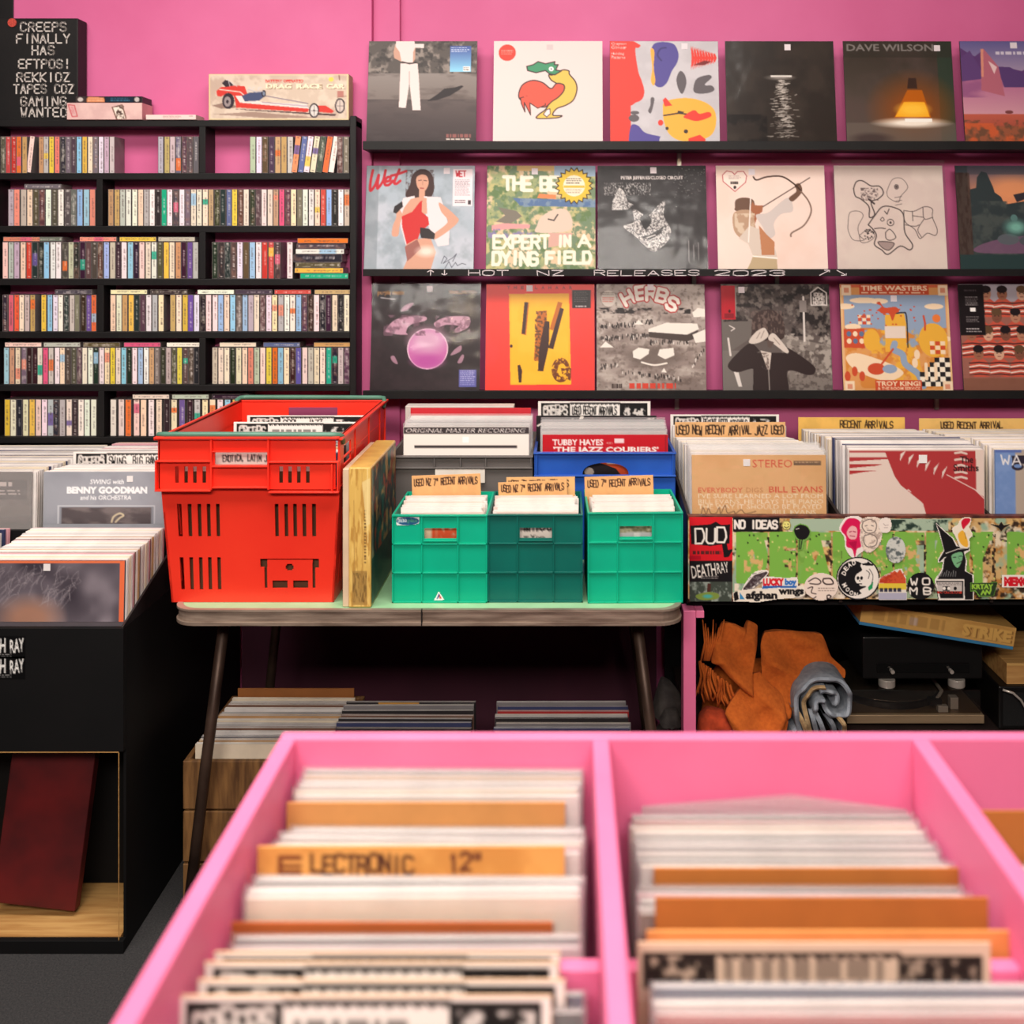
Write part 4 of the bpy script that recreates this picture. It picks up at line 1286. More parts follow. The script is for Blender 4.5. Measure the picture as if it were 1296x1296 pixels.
ROWN = ['top', 'second', 'third', 'fourth', 'fifth', 'bottom']
ROWS = [
    (0, 'left', 0, 145, 'drronc_nlyskgdbycgwll'), (0, 'middle', 200, 252, 'lnlgddg'), (0, 'right', 316, 442, 'lwddnnlsBwcdowdg'),
    (1, 'left', 9.5, 121, 'lslcddwdwdgbbs'), (1, 'right', 136.5, 442.5, 'nnlwwclwktwdwgcccnkkBydckdwcnpdcgwwcrbkwl'),
    (2, 'left', 2.5, 251.5, 'cllcrkkbwwdlkkdddblkwbkccwdycnkvl'), (2, 'right', 268, 355, 'kkkdwdbwrrd'), (2, 'far right', 363, 371, 'w'),
    (3, 'left', 3, 122.5, 'kpocln_ybwwklgkvo'), (3, 'right', 139, 442.5, 'ccnykdwlc_ncyvwkwwbcbgblcdwclwwbdkwkkckc'),
    (4, 'left', 5, 252, 'bncgkkcplwcdddcwkwcycbkwbwngkldyddk'), (4, 'right', 268, 442.5, 'lcckccslcyobckvclcctkld'),
    (5, 'left', 5, 122, 'yckcycwlklckwww'), (5, 'right', 138.5, 322, 'ccoccwckcvklccwbyvk')]
for r, side, ua, ub, cs in ROWS:
    z = BZ[r + 1]
    xa, xb = W(ua, 0, TY)[0], W(ub, 0, TY)[0]
    p = (xb - xa) / len(cs)
    k = 0
    seedb = r * 1000 + int(ua)
    for i, c in enumerate(cs):
        if c == '_':
            continue
        k += 1
        nm = TC[c][0]
        lab = f'{nm} cassette tape, {nth(k)} from left in {side} part of {ROWN[r]} tape shelf row'
        if len(cs) == 1:
            lab = 'white cassette tape standing alone against the stack of flat disc cases'
        tilt = 0.0
        if r == 0 and side == 'right' and 7 <= i <= 13:
            tilt = 0.075 + 0.006 * i
        if r == 0 and side == 'left' and i == 5:
            tilt = 0.11
        x = xa + p * (i + 0.5)
        tape(x - (TH / 2 * math.sin(tilt) if tilt else 0), z + (0.0005 if not tilt else 0.0025), min(p * 0.905, 0.0168), c, lab, seedb + i, tilt)

# tapes lying flat on top of the rows
FLAT = [(1, 31, 79, 'g', 'grey tape lying flat over the left tapes of the second row'),
        (2, 4, 32, 's', 'orange speckled tape lying flat at the left end of the third row'), (2, 32, 50, 'g', 'short grey tape lying flat beside orange speckled tape in third row'),
        (2, 101, 148, 's', 'salmon tape lying flat over middle of third row'), (2, 151, 197.5, 'y', 'yellow tape lying flat over the third row'), (2, 200, 247, 'l', 'pale grey tape lying flat beside yellow one over third row'),
        (3, 70, 117, 'd', 'dark brown tape lying flat over left tapes of fourth row'), (3, 140, 187, 'c', 'cream tape lying flat over fourth row, first right of the divider'), (3, 190, 236, 'k', 'black tape lying flat over fourth row beside cream tape'),
        (3, 250, 296.5, 'w', 'white tape lying flat over middle of fourth row'), (3, 298, 345, 'd', 'dark grey tape lying flat over fourth row beside white tape'), (3, 347, 395, 'r', 'red and white tape lying flat over fourth row'), (3, 398, 443, 'n', 'tan tape lying flat at right end over fourth row'),
        (4, 5.5, 52, 'c', 'cream tape lying flat at far left over fifth row'), (4, 55, 101.5, 'l', 'pale grey tape lying flat over fifth row, second from left'), (4, 105.5, 152, 'd', 'dark multicoloured tape lying flat over fifth row'), (4, 156.5, 203, 'p', 'pink tape lying flat over fifth row'), (4, 211, 254, 'w', 'white tape lying flat over fifth row left of the divider'),
        (4, 277.5, 324, 'c', 'cream tape lying flat over fifth row right of the divider'), (4, 333, 380, 'B', 'grey blue tape lying flat over right half of fifth row'), (4, 397, 443, 'n', 'tan orange tape lying flat at right end over fifth row'),
        (5, 168, 214, 'c', 'cream tape lying flat over bottom row above red crate'), (5, 218, 263, 'l', 'pale grey tape lying flat over bottom row beside red crate'), (5, 268, 310, 'k', 'black tape lying flat over bottom row behind red crate')]
for i, (r, ua, ub, c, lab) in enumerate(FLAT):
    xa, xb = W(ua, 0, TY)[0], W(ub, 0, TY)[0]
    h = xb - xa
    tape(xa, BZ[r + 1] + TH + 0.0075 + 0.001, 0.013, c, lab, 9000 + i, math.pi / 2, 'tapes lying flat on top of the standing tapes')
# stack of seven disc cases at the right end of the third row
ST = [('t', 380, 441, 'pale green disc case at the bottom of the flat stack'), ('y', 373, 434.5, 'gold disc case second from bottom of the flat stack'), ('d', 374, 431, 'dark grey disc case third from bottom of the flat stack'),
      ('k', 371.5, 433, 'black thick disc case in the middle of the flat stack'), ('w', 374, 435.5, 'white disc case third from top of the flat stack'), ('d', 375, 437, 'brown disc case second from top of the flat stack'), ('o', 376.5, 440.5, 'orange disc case on top of the flat stack')]
z = BZ[3]
for i, (c, ua, ub, lab) in enumerate(ST):
    xa, xb = W(ua, 0, TY)[0], W(ub, 0, TY)[0]
    t = 0.0235 if c == 'k' else 0.0155 if i else 0.0165
    o = tape(xa, z + t / 2, t - 0.0008, c, lab, 9100 + i * 3, math.pi / 2, 'stack of disc cases in third row', 'disc_case', xb - xa, 0.072)
    o['category'] = 'disc case'
    z += t

# ---------------------------------------------------------------- things on top of the tape shelf
ZT = BZ[0] + 0.0005
LETT = mat('pale_segment_letter', (206, 198, 192), 0.5, col2=(176, 166, 160), nscale=40)
sx0, sx1 = W(-4, 0, 3.03)[0], W(98.5, 0, 3.03)[0]
zt = W(0, 23, 3.03)[1]
sg = MB().box(sx0, sx1, 3.03, 3.088, ZT, zt, BLACK).build('letter_sign', None, bevel=0.002)
tag(sg, 'black letter board sign with grey block capitals standing on tape shelf', 'sign')
m = MB()
SIGN = [('CREEPS', 130, 415, 170), ('FINALLY', 105, 437, 245), ('HAS', 203, 340, 318), ('EFTPOS!', 118, 440, 404), ('REKKIDZ', 107, 436, 488), ('TAPES CDZ', 88, 462, 562), ('GAMING', 132, 415, 640), ('WANTED', 133, 420, 709)]
for li, (t, a, b, c) in enumerate(SIGN):
    for st in strokes(t, a / 4.985, (c - 28) / 4.985, (b - a) / 4.985, 54 / 4.985, 0.02, li, 5.8):
        pts = [W(p[0], p[1], 3.0285) for p in st]
        for i in range(len(pts) - 1):
            (xa, za), (xb, zb) = pts[i], pts[i + 1]
            L = math.hypot(xb - xa, zb - za) + 1e-9
            ux, uz = (xb - xa) / L * 0.0019, (zb - za) / L * 0.0019
            nx, nz = -uz, ux
            m.hexa([(xa - ux - nx, 3.0283, za - uz - nz), (xb + ux - nx, 3.0283, zb + uz - nz), (xa - ux - nx, 3.031, za - uz - nz), (xb + ux - nx, 3.031, zb + uz - nz),
                    (xa - ux + nx, 3.0283, za - uz + nz), (xb + ux + nx, 3.0283, zb + uz + nz), (xa - ux + nx, 3.031, za - uz + nz), (xb + ux + nx, 3.031, zb + uz + nz)], LETT)
m.build('lettering', sg)['label'] = 'grey block capitals'
xb, zb = W(15, 28.5, 3.026)
ORG = mat('orange_badge', (214, 84, 66), 0.4, col2=(150, 50, 46), nscale=300)
m = MB()
m.tube([(xb, 3.0265, zb), (xb, 3.030, zb)], 0.0125, ORG, 20)
m.build('badge', sg)['label'] = 'round orange badge'
# pale pink boxed set, dark box on it, small flat box


def artbox(name, lab, cat, ua, ub, va, vb, Y, dep, side, art, top=None, group=None, rot=0.0, zb=None):
    xa, z0 = W(ua, vb, Y)
    xb, z1 = W(ub, va, Y)
    if zb is not None:
        z1 += zb - z0
        z0 = zb
    w, h = xb - xa, z1 - z0
    o = MB().box(-w / 2, w / 2, 0, dep, 0, h, side, {1: top or side}).build(name, None, ((xa + xb) / 2, Y, z0), (0, 0, rot), 0.0012)
    tag(o, lab, cat, group)
    link('front_print', art.mesh('front_print', w - 0.002, h - 0.002, -0.0005, None, 0.001, 0.4), o)
    return o


a = Art(96, 22, (420, 632, 900, 742), (222, 186, 180))
a.N((210, 172, 168), 60, 3, 0.4, 0.6).L([(430, 645), (470, 650), (488, 720), (455, 722), (430, 645)], 5, (190, 60, 70)).lines(445, 660, 475, 710, 5, (200, 90, 100), 2)
a.P([(705, 660), (775, 642), (802, 735), (735, 742)], (110, 76, 66)).P([(714, 664), (770, 650), (794, 735), (742, 738)], (236, 220, 206)).N((70, 50, 46), 12, 4, 0.5, 0.58, rect=(735, 655, 785, 735))
PINKS = paper((206, 150, 150))
o = artbox('game_box', 'pale pink boxed set lying in front of the letter sign', 'box', 84.5, 180, 127, 148.5, 3.005, 0.075, PINKS, a, zb=ZT)
zz = ZT + (148.5 - 127) * 3.005 / F
a = Art(80, 9, (478, 588, 900, 632), (34, 30, 34))
a.R(478, 588, 545, 632, (60, 50, 50)).E(510, 610, 18, 14, (196, 186, 180)).P([(548, 606), (560, 590), (660, 596), (664, 630), (548, 630)], (206, 130, 90)).lines(556, 600, 660, 626, 2, (236, 190, 150), 4).R(668, 592, 845, 630, (26, 40, 56)).lines(700, 600, 830, 626, 2, (70, 130, 160), 6).E(866, 610, 16, 16, (190, 180, 176))
artbox('slim_box', 'dark slim box lying on the pale pink boxed set', 'box', 95.5, 180, 118.5, 126.7, 3.008, 0.07, paper((44, 34, 40)), a, zb=zz + 0.0003)
a = Art(64, 8, (920, 708, 1240, 742), (232, 206, 200))
a.lines(1030, 714, 1150, 736, 3, (150, 110, 110), 3).lines(1195, 716, 1225, 726, 1, (120, 90, 90), 5)
artbox('slim_box', 'white slim box lying flat between pink boxed set and toy car box', 'box', 184.5, 248, 142, 148.5, 3.005, 0.07, paper((226, 190, 186)), a, zb=ZT)
ub_ = MB().box(W(-30, 0, 3.05)[0], W(7.5, 0, 3.05)[0], 3.0895, 3.0935, ZT, 2.55, BLACK).build('upright_board', None, bevel=0.001)
tag(ub_, 'narrow black upright board behind letter sign at top left photo corner', 'board')
# toy car box
a = Art(176, 57, (220, 462, 1108, 752), (204, 184, 166))
a.N((190, 166, 150), 120, 3, 0.42, 0.62, sx=3).N((222, 204, 186), 60, 4, 0.5, 0.6, 0.7)
bk, rd = (52, 42, 50), (206, 60, 52)
a.P([(240, 660), (330, 640), (420, 672), (300, 680)], (120, 90, 80), 0.7).P([(250, 715), (500, 700), (900, 735), (600, 740)], (130, 100, 90), 0.6).P([(370, 680), (1028, 715), (1020, 725), (480, 690)], (60, 40, 46))
a.P([(270, 570), (300, 545), (400, 535), (450, 540), (470, 600), (430, 640), (400, 680), (380, 600), (340, 580), (300, 605), (275, 600)], rd).L([(290, 560), (420, 575), (450, 600)], 6, (236, 214, 200)).P([(390, 600), (440, 600), (560, 640), (840, 650), (860, 690), (560, 670), (430, 660)], (226, 212, 206)).P([(390, 640), (560, 655), (855, 680), (850, 702), (500, 680), (395, 672)], rd)
a.E(345, 632, 38, 50, bk).E(340, 636, 22, 32, (150, 136, 136)).E(340, 636, 8, 12, bk).P([(305, 520), (325, 500), (350, 505), (380, 535), (330, 545)], bk).L([(340, 500), (400, 540)], 4, (200, 190, 190)).L([(345, 500), (355, 540)], 4, (200, 190, 190))
a.P([(430, 600), (480, 580), (570, 572), (580, 600), (540, 630), (450, 635)], (70, 78, 110)).E(570, 585, 14, 22, bk).E(570, 585, 8, 14, (120, 130, 150)).N((206, 200, 196), 14, 5, 0.5, 0.58, rect=(465, 545, 560, 580)).L([(470, 560), (520, 575), (560, 570)], 7, (190, 180, 180))
a.L([(580, 600), (850, 648)], 4, (90, 80, 110)).L([(560, 640), (850, 665)], 3, (110, 90, 130)).P([(900, 660), (960, 660), (1015, 695), (1000, 708), (920, 700)], rd)
a.E(888, 692, 32, 46, bk).E(888, 692, 24, 37, (214, 206, 200)).E(888, 692, 5, 7, bk).L([(888, 660), (888, 724)], 2, bk).L([(866, 692), (910, 692)], 2, bk).E(1052, 662, 32, 48, bk).E(1052, 662, 24, 39, (206, 190, 180)).L([(1052, 625), (1052, 700)], 2, bk).L([(1030, 662), (1076, 662)], 2, bk).R(1036, 570, 1076, 610, (180, 120, 110))
a.T('BATTERY OPERATED', 580, 498, 820, 516, (206, 50, 46), 0.03)
for d, c in ((3, (90, 60, 40)), (0, (244, 226, 196))):
    a.T('DRAG', 584 + d, 524 + d, 745 + d, 556 + d, c, 0.05).T('RACE', 776 + d, 524 + d, 940 + d, 556 + d, c, 0.05).T('CAR', 966 + d, 524 + d, 1084 + d, 556 + d, c, 0.05)
a.E(996, 496, 16, 14, (236, 206, 90)).L([(1045, 462), (1050, 500)], 6, (120, 80, 70)).L([(1035, 610), (1100, 600)], 4, (150, 110, 96)).R(220, 462, 1108, 470, (226, 200, 160)).R(1095, 462, 1108, 752, (226, 200, 160)).R(220, 742, 1108, 752, (222, 200, 160)).R(220, 462, 230, 752, (222, 196, 150))
artbox('toy_car_box', 'worn tan toy box with red dragster picture standing on tape shelf', 'box', 264, 441.5, 93, 151.5, 3.015, 0.06, paper((196, 164, 128)), a, zb=ZT)
# ---------------------------------------------------------------- crates on the folding table
def ribbox(mb, x0, x1, y0, y1, z0, z1, m):
    return mb.box(x0, x1, y0, y1, z0, z1, m)


RED = mat('red_crate_plastic', (244, 58, 38), 0.32, col2=(236, 50, 34), nscale=5, bump=0.03, bscale=60, spec=0.5)
GBAIL = mat('green_painted_bail', (84, 132, 112), 0.35, col2=(72, 118, 100), nscale=12)
rc = thing('produce_crate', 'tall red ventilated plastic crate with green bail handles on green table', 'crate', (-0.688, 2.56, TZ + 0.0005))
CHW, CHD, H = 0.177, 0.262, 0.365


def body(face):
    """point on one crate wall: s along the wall, t height, d inwards"""
    def fn(s, t, d):
        g = 0.017 * min(t, 0.25) / 0.25
        if face == 'f':
            return (s + math.copysign(g, s) * (abs(s) / CHW) ** 8, -(CHD + g) + d, t)
        if face == 'b':
            return (s * (CHW + g) / CHW, (CHD + g) - d, t)
        if face == 'l':
            return (-(CHW + g) + d, s * (CHD + g) / CHD, t)
        return ((CHW + g) - d, s * (CHD + g) / CHD, t)
    return fn


def pu(u):
    return (u - 315.5) / 579.0


def pv(v):
    return (763 - v) / 579.0


def slots(us, va, vb, w=4.6):
    return [(pu(u - w / 2), pu(u + w / 2), pv(vb), pv(va)) for u in us]


fh = slots((228, 239.3, 251, 262.4, 274), 636.5, 678.5) + slots((348, 360, 371, 382.4, 394), 636.5, 678.5) + slots((228, 239.3, 251, 262.4, 274), 705, 747)
fh += [(pu(326), pu(335), pv(718), pv(707)), (pu(331), pu(334.5), pv(745), pv(717)), (pu(391.5), pu(395), pv(745), pv(712)), (pu(392), pu(399.5), pv(719), pv(707)),
       (pu(341), pu(360), pv(745), pv(735)), (pu(367), pu(386), pv(745), pv(735)), (pu(335), pu(392), pv(708.6), pv(707)),
       (pu(359.6), pu(366.4), pv(722.5), pv(713.5)), (pu(358), pu(368), pv(720.5), pv(715.5))]
MB().panel((-CHW, CHW), (0, 0.255), fh, body('f'), 0.004, RED).build('front_wall', rc)
MB().panel((-CHW, CHW), (0, 0.365), [(-0.058, 0.062, 0.314, 0.345)], body('b'), 0.004, RED).build('back_wall', rc)
sd = [(-0.25 + i * 0.02, -0.242 + i * 0.02, z, z + 0.07) for z in (0.03, 0.13) for i in (1, 2, 3, 4, 20, 21, 22, 23)]
for f in 'lr':
    MB().panel((-CHD, CHD), (0, 0.365), sd + [(-0.225, -0.15, 0.295, 0.338)], body(f), 0.004, RED).build('side_wall', rc)
MB().box(-CHW + 0.004, CHW - 0.004, -CHD + 0.004, CHD - 0.004, 0, 0.008, RED).build('base', rc)
BW, BD = 0.199, 0.293


def bu(u):
    return (u - 318.5) / 590.0


def band(s, t, d):
    return (s, -BD + 0.004 + d, t)


bh = [(bu(u - 2.4), bu(u + 2.4), pv(608.8), pv(588)) for u in (226.6, 238.2, 249.4, 261.4, 359.4, 370.7, 382, 393.5)] + [(bu(275), bu(343.5), pv(586), pv(569.5))]
MB().panel((-BW + 0.004, BW - 0.012), (0.253, 0.36), bh, band, 0.004, RED).build('front_band', rc)
m = MB()


def rib(u0, u1, v0, v1, out=0.012):
    m.box(bu(u0), bu(u1), -BD + 0.004 - out, -BD + 0.0045, pv(v1), pv(v0), RED)


rib(200, 434.5, 550, 552.5, 0.014)
rib(201, 272, 579.5, 581.5, 0.012)
rib(345, 434, 580.5, 582.5, 0.012)
rib(272, 344, 568, 569.5, 0.009)
rib(272, 344, 586, 588, 0.011)
rib(271, 273.2, 552, 616, 0.012)
rib(343.6, 345.8, 552, 616, 0.012)
rib(201, 272, 616, 618, 0.013)
rib(272, 345, 612.5, 614.5, 0.009)
rib(345, 434.5, 618, 620, 0.013)
rib(201, 203, 580, 617, 0.012)
rib(424.5, 426.5, 584, 619, 0.012)
rib(432, 434, 582, 619, 0.012)
m.build('front_rib', rc, bevel=0.0008)
m = MB()
for sgn in (-1, 1):
    xo, xi = sgn * (BW + 0.004), sgn * 0.19
    a_, b_ = min(xo, xi), max(xo, xi)
    m.box(a_, b_, -BD - 0.004, BD, 0.360, 0.365, RED)
    for zr in (0.253, 0.31):
        a2, b2 = min(sgn * (BW - 0.004), xi), max(sgn * (BW - 0.004), xi)
        m.box(a2, b2, -BD + 0.004, BD - 0.01, zr, zr + 0.003, RED)
m.box(-BW, BW, BD - 0.02, BD, 0.360, 0.365, RED)
for y in (-0.289, -0.12, 0.05, 0.2, 0.28):
    for sgn in (-1, 1):
        a_, b_ = min(sgn * (BW - 0.002), sgn * 0.192), max(sgn * (BW - 0.002), sgn * 0.192)
        m.box(a_, b_, y, y + 0.003, 0.253, 0.36, RED)
m.build('side_rim', rc, bevel=0.0008)
for y0, dy in ((-BD + 0.002, -1), (BD - 0.012, 1)):
    xw = BW + 0.0
    zz = 0.3705
    MB().tube([(-xw + 0.002, y0 - dy * 0.035, zz - 0.022), (-xw, y0 - dy * 0.02, zz - 0.004), (-xw + 0.004, y0 - dy * 0.004, zz), (-xw + 0.02, y0, zz + 0.001), (-0.05, y0, zz + 0.001), (xw - 0.02, y0, zz), (xw - 0.006, y0 - dy * 0.004, zz - 0.001), (xw - 0.002, y0 - dy * 0.02, zz - 0.006), (xw - 0.003, y0 - dy * 0.035, zz - 0.022)], 0.0062, GBAIL, 10).build('bail_handle', rc, smooth=True)['label'] = 'green metal bail handle'

# grey crate and blue crate with records
GREY = mat('grey_crate_plastic', (104, 98, 96), 0.45, col2=(96, 90, 88), nscale=8)
BLUE = mat('blue_crate_plastic', (40, 92, 186), 0.35, col2=(34, 80, 170), nscale=8)


def opencrate(name, lab, x0, x1, y0, y1, h, m_, holes, bandz, ribs, notch=None):
    o = thing(name, lab, 'crate', ((x0 + x1) / 2, (y0 + y1) / 2, TZ + 0.0005))
    w, d = (x1 - x0) / 2, (y1 - y0) / 2
    t = 0.006
    MB().panel((-w, w), (0, h), holes, lambda s, tt, q: (s * (0.96 + 0.04 * tt / h), -d + q + 0.012 * (1 - tt / h), tt), t, m_).build('front_wall', o)
    MB().panel((-w, w), (0, h), [], lambda s, tt, q: (s, d - q, tt), t, m_).build('back_wall', o)
    for sg in (-1, 1):
        MB().box(min(sg * w, sg * (w - t)), max(sg * w, sg * (w - t)), -d + t, d - t, 0, h, m_).build('side_wall', o)
    MB().box(-w + t, w - t, -d + t + 0.012, d - t, 0, 0.007, m_).build('base', o)
    b = MB().box(-w - 0.001, w + 0.001, -d - 0.009, -d + 0.001, h - 0.004, h, m_).box(-w, w, -d - 0.008, -d + 0.003, bandz, bandz + 0.004, m_)
    for s in (-1, 1):
        b.box(min(s * w, s * (w + 0.0015)), max(s * w, s * (w + 0.0015)), -d, d, h - 0.004, h, m_)
    b.box(-w, w, d - 0.001, d + 0.006, h - 0.004, h, m_)
    for x in ribs:
        b.box(x - 0.0015, x + 0.0015, -d - 0.007, -d + 0.002, bandz, h, m_)
    b.build('rim', o, bevel=0.001)
    return o


gz = W(0, 577, 2.60)[1] - TZ
gc = opencrate('storage_crate', 'dark grey plastic crate of records behind the first green tub', W(492, 0, 2.6)[0], W(674, 0, 2.6)[0], 2.60, 2.94, gz, GREY, [], W(0, 593, 2.6)[1] - TZ,
               [W(u, 0, 2.6)[0] - (W(492, 0, 2.6)[0] + W(674, 0, 2.6)[0]) / 2 for u in (494, 550, 583, 615, 672)])
xc = (W(492, 0, 2.6)[0] + W(674, 0, 2.6)[0]) / 2
xa, za = W(551, 611, 2.6)
xb, zb = W(614, 593.5, 2.6)
MB().box(xa - xc, xb - xc, -0.17 - 0.006, -0.17 + 0.006, za - TZ, zb - TZ, paper((226, 216, 206))).build('label_card', gc, bevel=0.001)['label'] = 'blank cream label card'
bx0, bx1 = W(676, 0, 2.6)[0], W(855, 0, 2.6)[0]
bc = (bx0 + bx1) / 2
nt_ = [(W(766.5 - 29.5 * math.cos(q), 0, 2.6)[0] - bc, W(766.5 + 29.5 * math.cos(q), 0, 2.6)[0] - bc, W(0, 601.5, 2.6)[1] - TZ, W(0, 601.5 - 15.5 * math.sin(q) ** 0.7, 2.6)[1] - TZ) for q in [math.radians(6 + 6 * i) for i in range(14)]]
bz = W(0, 572.5, 2.6)[1] - TZ
opencrate('storage_crate', 'blue plastic crate of records behind the third green tub', bx0, bx1, 2.60, 2.94, bz, BLUE, nt_, W(0, 603, 2.6)[1] - TZ, [-0.168, 0.168])
m = None

# three green tubs of seven inch singles
G1 = mat('bright_green_tub', (0, 174, 136), 0.38, col2=(0, 166, 130), nscale=9)
G2 = mat('dark_green_tub', (0, 104, 92), 0.38, col2=(0, 96, 86), nscale=9)
TUBS = [(496.5, 617, 651.5, G1, 'bright green singles tub with small logo and triangle stickers, first of three', 2.297, 0.0),
        (617.5, 737.5, 651, G2, 'dark green singles tub in the middle of the three', 2.300, 0.0),
        (742.5, 863, 648.5, G1, 'bright green singles tub at right end of the green table', 2.296, 0.02)]
TUBO = []
for ua, ub, vt, mt, lab, Y, yaw in TUBS:
    x0, x1 = W(ua, 0, Y)[0], W(ub, 0, Y)[0]
    h = W(0, vt, Y)[1] - TZ
    w, d, t = (x1 - x0) / 2, 0.108, 0.004
    o = thing('singles_tub', lab, 'crate', ((x0 + x1) / 2, Y + d, TZ + 0.0005), (0, 0, yaw), 'green tubs of singles on the table')
    hx0, hx1 = -w + 2 * w * 0.335, -w + 2 * w * 0.675
    hz0, hz1 = h * 0.725, h * 0.845
    MB().panel((-w, w), (0, h), [(hx0, hx1, hz0, hz1)], lambda s, tt, q: (s * (0.985 + 0.015 * tt / h), -d + q, tt), t, mt).build('front_wall', o)
    MB().box(-w, w, d - t, d, 0, h, mt).build('back_wall', o)
    for s in (-1, 1):
        MB().box(min(s * w, s * (w - t)), max(s * w, s * (w - t)), -d + t, d - t, 0, h, mt).build('side_wall', o)
    MB().box(-w + t, w - t, -d + t, d - t, 0, 0.005, mt).build('base', o)
    r = MB()
    for fx in (0.0, 0.305, 0.685, 0.985):
        r.box(-w + 2 * w * fx, -w + 2 * w * fx + 0.003, -d - 0.0045, -d + 0.001, 0, h, mt)
    for fz in (0.0, 0.33, 0.66, 0.985):
        r.box(-w, w, -d - 0.0045, -d + 0.001, h * fz, h * fz + 0.003, mt)
    r.box(-w, w, -d - 0.006, -d + 0.004, h - 0.003, h, mt)
    for s in (-1, 1):
        r.box(min(s * w, s * (w + 0.0004)), max(s * w, s * (w + 0.0004)), -d, d, h - 0.003, h, mt)
    r.box(-w, w, d - 0.001, d + 0.004, h - 0.003, h, mt)
    r.box(hx0 - 0.001, hx1 + 0.001, -d - 0.005, -d + 0.002, hz0 - 0.0055, hz0 - 0.003, mt)
    r.build('rib_grid', o, bevel=0.0006)
    TUBO.append((o, w, h, d, hx0, hx1, hz0, hz1))
o, w, h, d = TUBO[0][:4]
a = Art(29, 12, (78, 450, 276, 522), (230, 236, 232))
a.E(177, 486, 95, 32, (38, 86, 130)).T('pano', 96, 468, 168, 506, (226, 240, 240), 0.03).T('plas', 174, 464, 256, 504, (70, 140, 120), 0.03).M([(84, 470), (110, 452), (250, 448), (274, 465), (272, 495), (240, 512), (110, 522), (82, 508)], sm=True)
link('sticker', a.mesh('sticker', 0.050, 0.0185, -d - 0.0009, -w + 0.009, h - 0.0235), o)['label'] = 'small blue and white logo sticker'
a = Art(16, 14, (405, 1065, 496, 1145), (240, 238, 236))
a.P([(430, 1130), (450, 1085), (458, 1100), (440, 1130)], (30, 50, 130)).P([(452, 1090), (474, 1128), (455, 1130)], (206, 60, 56)).M([(448, 1066), (495, 1140), (407, 1144)])
link('sticker', a.mesh('sticker', 0.0225, 0.02, -d - 0.0009, -0.013, 0.0045), o)['label'] = 'small white triangle sticker'

# ---------------------------------------------------------------- taped game box standing on edge beside the red crate
YB = 2.262
x0, z0 = W(421.5, 773, YB)
gb = thing('taped_game_box', 'worn game box patched with yellow tape standing on edge beside red crate', 'box', (-0.4535, 2.262, TZ + 0.0005), (0, 0.0, 0.0))
TAPE = mat('yellowed_tape', (216, 176, 92), 0.3, col2=(190, 146, 74), nscale=18, spec=0.5, stretch=(1, 1, 0.3))
PALE = paper((216, 190, 160))
DKB = mat('dark_game_box_card', (36, 40, 44), 0.5)
bw, bd, bh = 0.062, 0.325, 0.302
MB().box(-bw / 2, -bw / 2 + 0.014, 0.004, bd - 0.004, 0, bh - 0.004, PALE).build('tray', gb, bevel=0.002)['label'] = 'pale inner tray edge'
lid = MB().box(-bw / 2 + 0.0135, bw / 2, 0, bd, 0, bh, TAPE).build('lid', gb, bevel=0.003)
a = Art(52, 150, (0, 0, 100, 300), (212, 172, 92))
a.N((226, 190, 110), 60, 3, 0.45, 0.6, sx=0.5).N((176, 128, 60), 30, 5, 0.55, 0.66, 0.8, sx=0.4).L([(22, 70), (26, 290)], 2.5, (170, 128, 70)).L([(60, 10), (64, 220)], 2, (184, 140, 76)).L([(86, 0), (88, 160)], 3, (236, 214, 150))
for k in range(17):
    a.R(70, 90 + k * 7, 80, 90 + k * 7 + RND.uniform(2, 5), (88, 66, 44), 0.8)
a.R(14, 222, 84, 296, (150, 116, 64), 0.7).N((110, 84, 48), 16, 7, 0.5, 0.6, 0.8, rect=(16, 226, 82, 290), sx=0.4).P([(60, 30), (100, 20), (100, 120), (80, 125)], (230, 208, 150), 0.7)
link('end_print', a.mesh('end_print', bw - 0.017, bh - 0.006, -0.0006, -bw / 2 + 0.0155, 0.003, 0.3), lid)
a = Art(150, 110, (0, 0, 450, 302), (44, 52, 54))
a.N((30, 96, 88), 60, 3, 0.5, 0.6).N((176, 140, 90), 40, 4, 0.56, 0.62).N((150, 70, 50), 30, 5, 0.58, 0.63).R(0, 0, 30, 302, (150, 180, 170), 0.5).R(0, 200, 450, 302, (28, 70, 64), 0.8)
o = link('picture_print', a.mesh('picture_print', bd - 0.01, bh - 0.012, -0.0008, 0.004, 0.006, 0.35), lid, (bw / 2, 0, 0), (0, 0, math.pi / 2))

